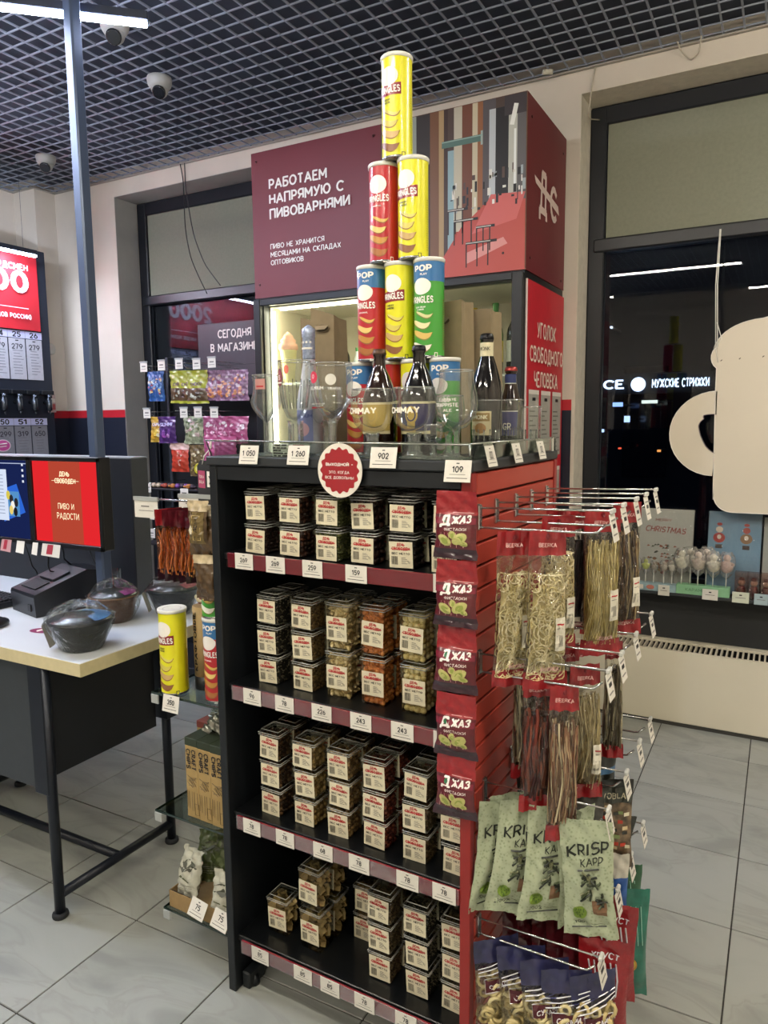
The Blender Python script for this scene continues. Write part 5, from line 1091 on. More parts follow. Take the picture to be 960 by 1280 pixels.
# ================================================================ glass shelves on the unit's left side
plastic_w = pm('clip_white', '#a4a8a6', .3, var=0, coat=.3)
edge_g = film('glass_edge', '#3f5a50', .6, .05, opacity=.35, body='#2f4a42')
for z, l, lb in ((.812, .275, 'upper clear glass shelf on the left side of the unit'), (.448, .285, 'middle clear glass shelf on the left side of the unit'), (.142, .270, 'lowest clear glass shelf on the left side of the unit')):
    t = put('glass_shelf', lb, 'shelf', 0, 0, z)
    mb = MB(); mb.box(-l, -.002, .022, .40, -.006, 0, film('left_glass', '#e3ece8', .25, .02)); mb.build('pane', t)
    mb = MB(); mb.box(-l, -.002, .019, .0215, -.006, .0, edge_g); mb.box(-l-.0025, -l, .019, .40, -.006, 0, edge_g); mb.build('edge', t)
    mb = MB(); mb.bbox(-l+.002, -l+.030, .012, .017, -.030, -.004, plastic_w, .001); mb.build('clip', t)
    mb = MB(); mb.box(-.03, -.001, .06, .075, -.02, -.006, hook_m); mb.box(-.03, -.001, .33, .345, -.02, -.006, hook_m); mb.build('bracket', t)
can('yellow', 'yellow crisp tube on the upper left glass shelf near the white counter', -.218, .055, .8125, .0, group='crisp tubes on the upper left glass shelf', s=1.06)
can('popred', 'red crisp tube with blue top band on the left glass shelf', -.066, .072, .8125, .0, group='crisp tubes on the upper left glass shelf', s=1.02)
can('popgreen', 'green crisp tube stacked on the red one beside the black post', -.066, .072, .8125+CH*1.02+.0003, .0, group='crisp tubes on the upper left glass shelf', s=1.02)
kb = put('paper_tube', 'tall kraft paper tube with black base and vertical black lettering', 'tube', -.160, .125, .8125)
mb = MB(); mb.lathe([(.034, .0), (.035, .001), (.035, .040), (.034, .0401)], pm('tube_black', '#0f0f11', .5, var=.1), 20); mb.build('base', kb)
mb = MB(); mb.lathe([(.0345, .0402), (.0345, .245), (.033, .2455)], pm('kraft_tube', '#a38a5e', .75, var=.06, scale=60), 24); mb.build('tube_body', kb)
mb = MB(lambda p: ((.0349+p.z)*math.cos(-1.75+p.x/.035), (.0349+p.z)*math.sin(-1.75+p.x/.035), p.y)); mb.text('КРАФТОВЫЕ', .0, .145, .013, .0004, black_ink, bold=.04, width=.175, rot=math.pi/2); mb.build('print', kb)
mb = MB(); rnd = random.Random(2)
for k in range(16): a = rnd.uniform(0, 6.28); r = rnd.uniform(.0, .022); mb.ball((r*math.cos(a), r*math.sin(a), .255+rnd.uniform(0, .02)), .012, pm('wrap_red_cream%d' % (k % 2), ('#c9bfa0', '#8f2a28')[k % 2], .4, var=.2), 6, 4, (1.2, .8, .5), Matrix.Rotation(rnd.uniform(0, 3), 4, 'X'))
mb.build('wrapped_sweets', kb, kind='stuff')
tag('350', -.190, .008, .795, 'white price tag 350 clipped below the yellow tube on the left shelf', (math.radians(-10), 0, 0), 'price tags on the left glass shelves', .062, .048)
# craft chips boxes
cb = pm('chips_box_kraft', '#a88d5a', .7, var=.05, scale=50)
def chips(label, x, y, topc, sc_=1, full=True):
    t = put('chips_box', label, 'box', x, y, .4485, group='kraft chips boxes on the middle glass shelf'); w_, d, h = .048, .10, .240
    top = pm('box_top_'+topc.strip('#'), topc, .6, var=.05)
    mb = MB(); mb.bbox(-w_/2, w_/2, 0, d, 0, h*.90, cb, .0015); mb.build('box_body', t)
    mb = MB(); mb.bbox(-w_/2-.0005, w_/2+.0005, -.0005, d, h*.90, h, top, .0015); mb.build('box_top', t)
    mb = MB(); mb.M = face((0, -.0012, 0), (1, 0, 0), (0, 0, 1)); q = -math.pi/2
    mb.text('CRAFT', .010, .178, .016, .0004, black_ink, bold=.05, width=.060, rot=q); mb.text('CHIPS', -.010, .178, .016, .0004, black_ink, bold=.05, width=.060, rot=q)
    gk = ink('#6d5a38'); rnd = random.Random(4)
    for k in range(9): a = rnd.uniform(0, 3); mb.tube([(rnd.uniform(-.02, 0), rnd.uniform(.09, .13), .0005), (rnd.uniform(0, .02), rnd.uniform(.09, .13), .0007)], .0008, gk, 3)
    for x_ in (-.020, -.013, -.002, .006, .018): mb.rect(x_, x_+.002, .02+abs(x_)*.5, .08, .0004, gk)
    mb.tube([(.008, .012, .0006), (.024, .012, .0006), (.024, .045, .0006), (.008, .045, .0006)], .0007, gk, 3, closed=True); mb.build('print', t)
chips('kraft chips box with green top, leftmost on the middle glass shelf', -.152, .040, '#2c3626')
chips('kraft chips box with green top, second on the middle glass shelf', -.102, .038, '#2c3626')
chips('kraft chips box with green top partly behind the black post', -.052, .036, '#2c3626')
for k, x in enumerate((-.205, -.135)):
    t = put('chips_box', f'reddish brown topped chips box standing behind the green ones, {["left", "right"][k]}', 'box', x, .150, .4485, group='kraft chips boxes on the middle glass shelf'); mb = MB(); mb.bbox(-.031, .031, 0, .12, 0, .215, cb, .0015); mb.build('box_body', t)
    mb = MB(); mb.bbox(-.0315, .0315, -.0005, .12, .215, .236, pm('box_top_brown', '#7a3526', .6, var=.06), .0015); mb.build('box_top', t)
silver = pm('silver_foil', '#8c8a80', .25, .6, var=.3, scale=60)
mkbag('foil_packet', 'crumpled silver packet lying on the boxes on the middle glass shelf', 'packet', None, gp(-.12, .17, .735), .3, .10, .09, .03, ((0, 1, silver),), (), None, tilt=-1.2, seed=3, wr=.005)
# cardboard tray with green and white packets on the lowest shelf
tr = put('cardboard_tray', 'brown cardboard tray on the lowest left glass shelf', 'tray', -.14, .03, .1425); cbd = pm('cardboard', '#9a7f55', .8, var=.08, scale=60)
mb = MB(); mb.bbox(-.118, .125, 0, .003, 0, .052, cbd, .0006); mb.bbox(-.118, -.115, 0, .24, 0, .052, cbd, .0006); mb.bbox(.122, .125, 0, .24, 0, .052, cbd, .0006); mb.bbox(-.118, .125, .237, .24, 0, .052, cbd, .0006); mb.box(-.117, .124, .001, .239, 0, .003, cbd); mb.build('tray_body', tr)
mb = MB(); mb.box(-.117, -.035, .0032, .0042, .030, .053, black_ink); mb.build('dark_lining', tr)
wf = pm('packet_white', '#b9b8a8', .4, var=.08, scale=60, coat=.3); gfn = pm('packet_green', '#48522a', .4, var=.15, scale=50, coat=.3)
def packp(mb):
    for x, y, a, b in ((-.004, -.045, .034, .014), (.008, -.055, .028, .010), (-.010, -.060, .026, .009)): mb.add([(x-a, y, .0008), (x, y-b, .0008), (x+a, y+.006, .0008), (x, y+b, .0008)], [(0, 1, 2, 3)], ink('#55564a')); 
    mb.tube([(-.022, -.082, .0008), (.018, -.092, .0008)], .002, ink('#4e5230'), 4)
    for k in range(4): mb.rect(-.022, .024, -.104-.006*k, -.1025-.006*k, .0008, ink('#85857a'), 4)
for k, (x, y, z, a, tl, m_) in enumerate(((-.205, .088, .312, -.1, -.25, 'w'), (-.125, .165, .268, .5, -.75, 'w'), (-.070, .080, .285, .1, -.2, 'w'), (-.200, .165, .335, .4, -.35, 'g'), (-.140, .175, .345, -.3, -.4, 'g'), (-.065, .180, .335, .5, -.4, 'g'), (-.110, .225, .350, .0, -.3, 'g'))):
    mkbag('snack_packet', f'{"white printed" if m_ == "w" else "olive green"} packet piled in the cardboard tray, {["at the left front", "lying tilted in the middle", "beside the post", "behind the left white one", "upright near the centre", "leaning at the right", "at the back"][k]}', 'snack bag', 'packets in the cardboard tray',
          gp(x, y, z), a, .085, .150, .035, ((0, .2, wf if m_ == 'w' else gfn), (.2, 1, wf if m_ == 'w' else gfn)), (('print', packp),), None, tilt=tl, seed=110+k, hdr=.1, wr=.003)
for k, (x, lb) in enumerate(((-.117, 'white price tag 75 on the cardboard tray, left one'), (-.030, 'white price tag 75 on the cardboard tray next to the post'))):
    tag('75', x, .004, .197-.004*k, lb, (math.radians(-25), math.radians(8), 0), 'price tags on the left glass shelves', .058, .05)
# hooks and packs on the left side of the unit
def lhook(y, z, L, label, card=True):
    t = put('display_hook', label, 'hook', -.002, y, z, group='chrome hooks on the left side of the unit')
    mb = MB(); mb.tube([(0, 0, 0), (-L, 0, .0)], .003, hook_m, 6); mb.build('upper_wire', t)
    mb = MB(); mb.tube([(0, 0, -.03), (-L*.8, 0, -.03), (-L*.88, 0, -.012)], .003, hook_m, 6); mb.build('lower_wire', t)
    if card: mb = MB(); mb.M = face((-L+.045, -.004, -.03), (1, 0, 0), (0, 0, 1)); mb.box(-.048, .048, -.026, .028, 0, .001, tagm); mb.rect(-.02, .014, .006, .010, .0014, grey_ink); mb.rect(-.03, .03, -.006, -.004, .0014, grey_ink); mb.box(-.05, .05, .024, .036, -.003, .003, plastic_w); mb.build('price_card', t)
lhook(.10, 1.362, .39, 'chrome hook with a blank white price card beside the till'); lhook(.19, 1.365, .30, 'chrome hook behind the one with the orange stick bags'); lhook(.05, 1.385, .12, 'short chrome hook next to the black post')
stick = named(strands(('#e0964a', '#f0b470', '#c9703a', '#8a4a24'), .0026, 30, 9, v0=.26), 'orange_sticks')
of = film('orange_film', '#f6d8bc', .4, .12, bump=.5, bscale=50)
for k in range(5):
    mkbag('stick_bag', f'bag of orange snack sticks with red header, {NUM[k]} from the till', 'snack bag', 'orange stick bags on the left hook', gp(-.262+.029*k, .10, 1.338), 1.30, .085, .205, .018, ((0, .24, foil_dred if k else foil_red), (.24, .85, of), (.85, 1, foil_purple)), (), stick, seed=120+k, hdr=.1, seal=.1)
bn = pm('pack_brown', '#4e3a22', .35, var=.4, scale=50, coat=.4); crm = pm('pack_cream', '#b9a989', .4, var=.3, scale=50, coat=.3)
def barp(mb):
    grid_rect(mb, -.026, .026, -.115, -.030, .0004, ink('#6b5a34', .35)); mb.tube([(-.012, -.04, .001), (.014, -.04, .001), (.014, -.105, .001), (-.012, -.105, .001)], .0012, ink('#c9b070'), 4, closed=True); mb.text('МЯСО', .001, -.073, .013, .001, ink('#1c1410'), bold=.03, width=.05, rot=math.pi/2); mb.ell(-.018, -.078, .006, .012, .001, ink('#d8cfb6'), 10)
for k, (x, y, z, h, a) in enumerate(((-.052, .006, 1.380, .148, .1), (-.028, .022, 1.365, .145, .3), (-.036, .004, 1.236, .120, .12), (-.018, .018, 1.228, .120, .3))):
    mkbag('snack_pack', f'brown and gold snack pack hung against the black post, {["top front one", "top rear one", "lower front one", "lower rear one"][k]}', 'snack bag', 'brown packs by the black post', gp(x, y, z), a, .066, h, .022, ((0, .2, crm), (.2, 1, bn)), (('print', barp),) if h > .13 and k != 1 else (), None, seed=130+k, hdr=.1)

# ================================================================ counter with white top
DKX = -.041
dk = thing('counter_desk', 'till counter with white top, black panels and black tube legs', 'counter', (0, 0, 0))
top_m = pm('desk_white', '#c3c8cc', .35, var=.03, scale=5); edg = pm('desk_edge', '#cfc39a', .5, var=.05, scale=40); dkm = pm('desk_black', '#14171c', .5, .05, var=.1, scale=8); leg = pm('desk_leg', '#171c26', .4, .3, var=.08)
mb = MB(); mb.bbox(-2.6, DKX-.001, .302, 1.25, .838, .88, top_m, .002); mb.build('desk_top', dk)
mb = MB(); mb.box(-2.6, DKX, .300, .302, .839, .879, edg); mb.box(DKX-.001, DKX+.001, .300, 1.25, .839, .879, edg); mb.build('edge_band', dk)
mb = MB(); mb.bbox(-2.6, -.29, .325, .34, .415, .838, pm('desk_front', '#363b40', .5, var=.05), .002); mb.build('front_panel', dk)
mb = MB(); mb.bbox(-.245, -.228, .33, .76, .475, .838, dkm, .002); mb.build('side_panel', dk)
mb = MB(); mb.bbox(-.29, -.225, .30, .325, .42, .838, leg, .002); mb.build('corner_plate', dk)
mb = MB(); mb.bbox(-.262, -.19, .775, .835, .50, .838, leg, .002); mb.build('corner_plate', dk)
def dleg(x, y):
    mb = MB(); mb.tube([(x, y, .012), (x, y, .838)], .0165, leg, 14); l = mb.build('leg', dk)
    mb = MB(); mb.lathe([(.024, 0), (.026, .004), (.025, .014), (.02, .018)], pm('rubber', '#1a1d22', .7, var=0), 14, c=(x, y, 0)); mb.build('foot', l)
for x, y in ((-.232, .318), (-.223, .802), (-1.141, .817), (-1.141, .318)): dleg(x, y)
mb = MB(); mb.tube([(-.232, .318, .075), (-.223, .802, .075)], .0155, leg, 12); mb.build('cross_tube', dk)
mb = MB(); mb.tube([(-.228, .56, .075), (-1.141, .56, .075)], .0155, leg, 12); mb.build('cross_tube', dk)
mb = MB(); mb.tube([(-1.141, .318, .075), (-1.141, .817, .075)], .019, leg, 12); mb.build('cross_tube', dk)
dv = thing('counter_screen', 'black upright divider standing at the back of the till counter', 'divider', (-.556, 1.0, .88))
mb = MB(); mb.bbox(-1.9, 0, 0, .088, 0, .562, dkm, .003); mb.build('panel', dv)
mb = MB(); mb.box(-1.9, .001, -.001, .089, .562, .567, pm('divider_cap', '#9aa0a6', .4, .2, var=0)); mb.build('cap', dv)
mb = MB(); mb.box(.0, .0015, .002, .086, 0, .56, pm('divider_side', '#33363a', .6, var=.06)); mb.build('side_face', dv)
pole = thing('pole', 'tall blue-grey steel pole from the counter up to the ceiling', 'pole', (-.452, .752, .88))
pm_ = pm('pole_steel', '#4c5a74', .35, .25, var=.04, scale=6); mb = MB(); mb.bbox(-.022, .022, -.022, .022, 0, 2.42, pm_, .006); mb.build('tube', pole)
mb = MB(); mb.bbox(-.06, .06, -.05, .05, 0, .008, pm_, .002); mb.build('base_plate', pole)
# monitors
bez = pm('bezel', '#101114', .35, var=.05)
def monitor(label, x0, x1, draw, tiltlab):
    t = thing('monitor', label, 'monitor', ((x0+x1)/2, .655, 1.152)); w_ = x1-x0; h = .297
    mb = MB(); mb.bbox(-w_/2-.014, w_/2+.014, .004, .05, -.018, h+.016, bez, .004); mb.bbox(-w_/2-.014, w_/2+.014, -.004, .004, -.018, -.001, bez, .001); mb.bbox(-w_/2-.014, w_/2+.014, -.004, .004, h+.001, h+.016, bez, .001)
    mb.bbox(-w_/2-.014, -w_/2-.001, -.004, .004, -.018, h+.016, bez, .001); mb.bbox(w_/2+.001, w_/2+.014, -.004, .004, -.018, h+.016, bez, .001); mb.build('casing', t)
    mb = MB(); mb.M = face((0, .0035, 0), (1, 0, 0), (0, 0, 1)); draw(mb, w_, h); mb.build('screen', t)
    mb = MB(); mb.box(-.05, .05, .05, .062, .08, .18, bez); mb.build('mount', t)
    return t
G = lambda c, s=.42: glow('screen_'+c.strip('#'), c, s)
def red_screen(mb, w_, h):
    mb.rect(-w_/2, w_/2, 0, h, 0, G('#d4252a')); mb.rect(-w_*.24, w_*.24, 0, h, .0003, G('#a8402e')); lt_ = G('#f3e2b8', .5)
    mb.text('ДЕНЬ', 0, h*.85, .018, .0006, lt_, bold=.04, width=.055); mb.text('СВОБОДЕН', .003, h*.765, .018, .0006, lt_, bold=.04, width=.115); mb.rect(-.07, .076, h*.763, h*.768, .0010, lt_)
    mb.text('ПИВО И', .0, h*.455, .022, .0006, lt_, width=.088); mb.text('РАДОСТИ', .008, h*.335, .024, .0006, lt_, width=.12)
monitor('monitor showing a plain red slogan screen on the till counter', -.694, -.344, red_screen, None)
def desktop(mb, w_, h):
    mb.rect(-w_/2, w_/2, 0, h, 0, G('#16204a')); mb.add([(w_*.05, h*.62, .0003), (w_*.30, h*.70, .0003), (w_*.42, h*.34, .0003), (w_*.05, h*.20, .0003)], [(0, 1, 2, 3)], G('#2a5fc4'))
    mb.rect(w_*.12, w_*.33, h*.28, h*.60, .0006, G('#4f86b8')); mb.rect(-w_*.45, w_*.14, h*.22, h*.88, .0008, G('#c9d3e6'))
    for k, (x, y, c) in enumerate(((.15, .55, '#c9b84a'), (.20, .50, '#2a2a2e'), (.22, .42, '#e6e2d8'), (.26, .34, '#1c1c20'), (.19, .36, '#d8c26a'), (.28, .46, '#26262a'))): mb.ell(w_*x, h*y, .012, .018, .0012+.0001*k, G(c), 10)
    for k in range(12): mb.rect(-w_*.42, w_*.08, h*(.80-.045*k), h*(.805-.045*k)+.001, .0012, G('#7f8aa0'))
    for k in range(4): mb.rect(w_*.40, w_*.43, h*(.93-.07*k), h*(.96-.07*k), .0005, G('#cfd6e6'))
    mb.rect(-w_/2, w_/2, h*.955, h*.965, .0005, G('#aab4d0'))
monitor('monitor showing a dark blue computer desktop at the left edge', -1.075, -.722, desktop, None)
for k, (x, w_, c) in enumerate(((-.60, .10, '#c9c6bc'), (-.775, .045, '#d9d6cc'), (-.86, .06, '#b58a8a'), (-.69, .03, '#d8d5cc'))):
    t = link('paper_note', None, None, (x, .648, 1.132), None, f'{["white and red paper slip hanging under the red monitor", "small note under the gap between the monitors", "folded pinkish slip under the blue monitor", "square white note at the corner of the blue monitor"][k]}', 'paper note', 'notes stuck under the monitors')
    mb = MB(); mb.add([(-w_/2, 0, .012), (w_/2, 0, .012), (w_/2+.004, -.012, -.034), (-w_/2+.006, -.014, -.030)], [(0, 1, 2, 3)], pm('note_'+c.strip('#'), c, .6, var=.04)); mb.build('paper', t)
    if k in (0, 2): mb = MB(); mb.add([(-w_*.2, -.001, .010), (w_*.12, -.001, .010), (w_*.14, -.011, -.024), (-w_*.18, -.012, -.024)], [(0, 1, 2, 3)], ink('#9a2a3a')); mb.build('red_print', t)
cbm = pm('cable_black', '#121316', .5, var=0)
for k, pts in enumerate(([(-.70, .70, 1.15), (-.72, .72, 1.02), (-.56, .90, .98), (-.50, .95, .89)], [(-.62, .70, 1.15), (-.70, .78, 1.05), (-.76, .92, 1.0), (-.82, .96, .89)], [(-.84, .70, 1.14), (-.86, .76, 1.0), (-.90, .84, .89)], [(-.50, .71, 1.16), (-.54, .80, 1.04), (-.50, .88, .92), (-.56, .90, .886)])):
    p2 = []
    for i in range(len(pts)-1):
        for q in range(5): a = Vector(pts[i]); b = Vector(pts[i+1]); p2.append(a.lerp(b, q/5)+Vector((.006*math.sin(q+i*2), 0, -.012*math.sin(q*math.pi/5))))
    mb = MB(); mb.tube(p2+[Vector(pts[-1])], .003, cbm, 6); mb.build('cable', None, label=f'black cable hanging behind the monitors, {["looping nearest the pole", "running to the printer", "below the blue screen", "on the right of the pole"][k]}', category='cable', group='cables behind the monitors')
# receipt printer
pr = thing('receipt_printer', 'black receipt printer with sloping front on the counter', 'printer', (-.613, .575, .8805), math.radians(-13)); pb_ = pm('printer_black', '#16181d', .38, var=.08)
prof = [(0, 0), (.29, 0), (.29, .135), (.20, .150), (.0, .085), (-.004, .075)]
mb = MB(); mb.add([(x, y, z) for x in (-.205, 0) for y, z in prof], [tuple(range(6)), tuple(range(11, 5, -1))]+[(i, 6+i, 6+(i+1) % 6, (i+1) % 6) for i in range(6)], pb_)
mb.build('casing', pr)
nrm = Vector((0, .065, .20)).normalized()
mb = MB(); mb.M = face((-.10, .0, .0855), (1, 0, 0), (0, .2, .065)); mb.box(-.07, .05, .025, .085, .0, .004, pm('printer_slot', '#08090a', .6, var=0)); mb.build('paper_slot', pr)
mb = MB(); mb.M = face((-.10, .0, .0855), (1, 0, 0), (0, .2, .065)); mb.bbox(-.06, .055, .095, .165, .0, .008, pm('printer_lid', '#24272d', .3, var=.05), .002); mb.bbox(-.10, .10, .0, .012, .0, .004, pm('printer_lid'), .001) if False else None; mb.build('lid', pr)
mb = MB(); mb.box(-.055, -.030, -.006, -.003, .02, .045, black_ink); mb.build('key_lock', pr)
# keyboard and mouse
kbd = thing('keyboard', 'black keyboard at the left edge of the counter', 'keyboard', (-1.07, .66, .8805), math.radians(-4)); mb = MB(); mb.bbox(-.22, .22, -.07, .07, 0, .022, bez, .004); mb.build('base', kbd)
km = pm('key_black', '#1d1f24', .4, var=.05); mb = MB(); mb.bbox(-.0082, .0082, -.0082, .0082, 0, .009, km, .0015); kme = mb.mesh('key')
for r in range(6):
    for c in range(20): link('key', kme, kbd, (-.200+c*.0208+(r % 2)*.004, -.055+r*.0215, .021))
ms_ = thing('mouse', 'black computer mouse on the counter in front of the keyboard', 'mouse', (-.640, .445, .8805), .5); mb = MB(); mb.ball((0, 0, .010), .035, bez, 14, 8, (.9, 1.5, .55)); mb.v = [(a, b, max(0, c)) for a, b, c in mb.v]; mb.build('shell', ms_)
mb = MB(); mb.tube([(0, .03, .022), (0, .016, .027)], .004, km, 8); mb.build('wheel', ms_)
st = thing('counter_sticker', 'oval magenta sticker with white mark on the white counter', 'sticker', (-.445, .485, .8803), .3); mb = MB(); mb.ell(0, 0, .055, .032, .0003, ink('#7d2350'), 24); mb.tube([(-.02, -.015, .0006), (-.005, .018, .0006)], .004, milk, 4); mb.tube([(.005, -.012, .0006), (.02, .014, .0006)], .004, milk, 4); mb.build('print', st)
# glass of red spoons
gj = thing('spoon_glass', 'glass jar holding long red plastic spoons behind the bowls', 'jar', (-.60, .905, .8805)); mb = MB(); mb.lathe([(.036, 0), (.040, .004), (.043, .12)], clr, 24, cap1=False); mb.lathe([(.036, .0), (.036, .006)], thick, 24); mb.build('jar_glass', gj)
rsp = pm('spoon_red', '#b01e2a', .35, var=.03, coat=.3)
for k, (x, y) in enumerate(((-.012, -.01), (.004, .0), (-.018, .012))):
    mb = MB(); mb.tube([(x+.018, y, .012), (x, y, .10), (x-.02, y, .165)], .0, rsp, 8, rs=[.004, .006, .007]); mb.ball((x-.026, y, .180), .016, rsp, 10, 6, (.8, .3, 1.5), Matrix.Rotation(-.35, 4, 'Y')); mb.build('spoon', gj)
# bowls wrapped in film
wrapf = film('wrap_film', '#f6f8f6', .25, .03, bump=2.5, bscale=16)
def bowl(label, x, y, col, lidc, r=.096, h=.088, dx=0):
    t = thing('wrapped_bowl', label, 'bowl', (x, y, .8805), 0, 'film-wrapped bowls on the counter'); bm1 = pm('bowl_'+col.strip('#'), col, .4, var=.1, scale=30, coat=.2)
    mb = MB(); mb.lathe([(.055, 0), (.060, .002), (r, h), (r+.004, h+.002), (r+.004, h+.008), (r-.004, h+.004), (.054, .006)], bm1, 28, cap1=True); mb.build('bowl_body', t)
    mb = MB(); n = 20; lm = pm('lid_'+lidc.strip('#'), lidc, .35, var=.1, coat=.4)
    mb.lathe([(r, h+.006), (r-.002, h+.011), (.060, h+.014), (.058, h+.018), (.03, h+.020), (.001, h+.020)], pm('bowl_lid_dark', '#2a2d2f', .3, var=.3, scale=40, coat=.5), 28)
    mb.build('inner_lid', t)
    mb = MB(); pts = [((r*.92)*math.cos(a*.2-.2), (r*.92)*math.sin(a*.2-.2), h+.0145) for a in range(14)]+[((r*.42)*math.cos(a*.2-.2), (r*.42)*math.sin(a*.2-.2), h+.0225) for a in range(13, -1, -1)]
    N = 14; mb.add(pts, [(i, i+1, 2*N-2-i, 2*N-1-i) for i in range(N-1)], lm); mb.build('paper_band', t)
    rnd = random.Random(int(x*99)); mb = MB(); n = 44; rings = []
    for (rr, z) in ((.062, .001), (.085, h*.5), (r+.010, h+.002), (r*1.02, h+.014), (r*.75, h+.040), (r*.40, h+.055), (.012, h+.062)):
        rings.append([((rr+rnd.uniform(-.009, .009)*(z > h*.9))*math.cos(2*math.pi*i/n)+dx*z, (rr+rnd.uniform(-.009, .009)*(z > h*.9))*math.sin(2*math.pi*i/n), z+rnd.uniform(-.007, .007)*(z > h*.9)) for i in range(n)])
    vs = [p for rg in rings for p in rg]; mb.add(vs, [(j*n+i, j*n+(i+1) % n, (j+1)*n+(i+1) % n, (j+1)*n+i) for j in range(len(rings)-1) for i in range(n)], wrapf, False)
    a0 = math.radians(200); e = [(r+.012)*math.cos(a0), (r+.012)*math.sin(a0)]
    mb.build('film', t)
    mb = MB(); mb.M = face((-r*.98*.86, -r*.60, h*.55), (.5, -.86, 0), (-.25, -.15, .95)); mb.rect(-.022, .022, -.040, .035, .002, ink('#b9b3a0')); mb.text('SALAD', 0, -.01, .010, .0026, black_ink, width=.034); 
    for k in range(4): mb.rect(-.018, .016, .008+.006*k, .010+.006*k, .0026, grey_ink)
    mb.build('sticker', t)
    return t
bowl('black wrapped bowl with blue band nearest the counter corner', -.165, .412, '#1c1f20', '#3f74a8', dx=-.1)
bowl('wrapped kraft bowl with magenta band behind the black one', -.335, .690, '#6a4a34', '#9a3f8a', r=.082)
bowl('dark wrapped bowl with crimson band right beside the glass shelf', -.215, .860, '#1f2833', '#8f2a38', r=.092, h=.09)
# small cable tray of another desk far left behind the legs
ob = thing('second_desk_frame', 'part of another black desk frame behind the counter legs', 'desk frame', (-2.2, 1.55, 0)); mb = MB(); mb.tube([(.0, 0, .07), (.6, -.05, .07)], .02, leg, 10); mb.tube([(.6, -.05, 0), (.6, -.05, .7)], .02, leg, 10); mb.tube([(0, 0, 0), (0, 0, .7)], .02, leg, 10); mb.build('frame', ob)
# ================================================================ beer tap wall with red board (left wall)
BX = -3.0
bw = thing('tap_wall', 'dark cabinet wall of beer taps with numbered price cards', 'cabinet', (BX, 0, 0)); dn = pm('tap_wall_dark', '#1d2533', .5, .1, var=.06, scale=5)
mb = MB(); mb.bbox(-.42, 0, -1.6, 2.53, 0, 2.812, dn, .004); mb.build('cabinet_body', bw)
nb = ink('#c3c6e8'); cardw = pm('tap_card', '#b9bac4', .5, var=.06, scale=40); cardg = pm('tap_card_grey', '#85868f', .5, var=.06, scale=40)
YM = lambda y: face((.0012, y, 0), (0, 1, 0), (0, 0, 1))
price1 = {26: '279', 25: '279', 24: '279', 23: '299', 22: '259'}; price2 = {52: '650', 51: '319', 50: '299', 49: '349', 48: '259'}
for row, (zs0, zs1, zc0, cm, base, prices) in enumerate(((2.187, 2.236, 1.900, cardw, 26, price1), (1.578, 1.627, 1.364, cardg, 52, price2))):
    for k in range(12):
        yc = 2.395-.134*k; n_ = base-k
        mb = MB(); mb.M = YM(yc); mb.box(-.066, .066, zs0, zs1, -.001, .002, nb); mb.text(str(n_), 0, (zs0+zs1)/2, .038, .0024, black_ink, bold=.04, width=.066); mb.rect(.0655, .067, zs0, zs1, .0022, dn); mb.build('number_plate', bw)
        mb = MB(); mb.M = YM(yc); mb.box(-.062, .062, zc0, zs0-.005, -.001, .0015, cm); mb.text(prices.get(n_, '289'), 0, zs0-.060, .038, .002, ink('#3a3a44'), bold=.03, width=.086); rnd = random.Random(n_)
        mb.rect(-.012, .012, zs0-.022, zs0-.015, .002, black_ink)
        q = zs0-.09
        while q > zc0+.02: mb.rect(-.04+.01*rnd.random(), .01+.035*rnd.random(), q, q+.004, .002, ink('#73747c')); q -= .02
        mb.build('price_card', bw)
tapm = pm('tap_metal', '#50565e', .25, .8, var=.1); tapd = pm('tap_dark', '#1e2228', .35, .3, var=.2)
for k in range(6):
    yc = 2.45-.118*k; t = thing('beer_tap', f'dark metal beer tap, {NUM[k]} from the window end of the tap wall', 'tap', (BX, yc, 1.74), 0, 'beer taps on the tap wall')
    mb = MB(); mb.bbox(0, .05, -.05, .05, .055, .085, tapd, .003); mb.build('backplate', t)
    mb = MB(); mb.lathe([(.016, -.06), (.020, -.05), (.020, .02), (.012, .03), (.012, .055)], tapm, 12, c=(.055, 0, 0)); mb.tube([(.055, 0, -.06), (.062, 0, -.085)], .007, tapm, 8); mb.tube([(0, 0, 0), (.055, 0, 0)], .012, tapm, 8); mb.build('spout', t)
    mb = MB(); mb.ball((.07, .0, .04), .013, tapm, 8, 6); mb.tube([(.055, 0, .02), (.085, 0, .05)], .005, tapd, 6); mb.build('lever', t)
pst = thing('price_board', 'large red board with white 2000 above the tap price cards', 'board', (BX, 0, 0))
mb = MB(); mb.box(.001, .012, -.2, 2.45, 2.245, 2.772, pm('board_red', '#c02834', .45, var=.03, scale=3)); mb.build('board', pst)
mb = MB(); mb.M = face((.0125, 0, 0), (0, 1, 0), (0, 0, 1)); wi = ink('#efe6e8')
mb.text('ЗАЛ БИРДСМЕН', 2.375, 2.672, .045, .0005, wi, 'r', bold=.05, width=.44); mb.text('2000', 2.372, 2.570, .150, .0005, wi, 'r', bold=.055, width=.58); mb.rect(1.35, 2.364, 2.391, 2.396, .0005, wi); mb.text('(50 ЗАВОДОВ РОССИИ)', 2.375, 2.335, .032, .0005, wi, 'r', bold=.05, width=.43)
mb.build('lettering', pst, kind='stuff')
stk = thing('pink_sticker', 'round pink sticker on the grey tap price cards at the left edge', 'sticker', (BX+.004, 2.10, 1.44)); mb = MB(); mb.M = face((0, 0, 0), (0, 1, 0), (0, 0, 1)); mb.ell(0, 0, .058, .042, .0005, ink('#e6d2dc'), 24); mb.ell(0, 0, .052, .036, .001, ink('#c8509a'), 24); mb.tube([(-.03, .008, .0014), (.03, .014, .0014)], .004, milk, 4); mb.tube([(-.03, -.01, .0014), (.025, -.004, .0014)], .003, milk, 4); mb.build('print', stk)
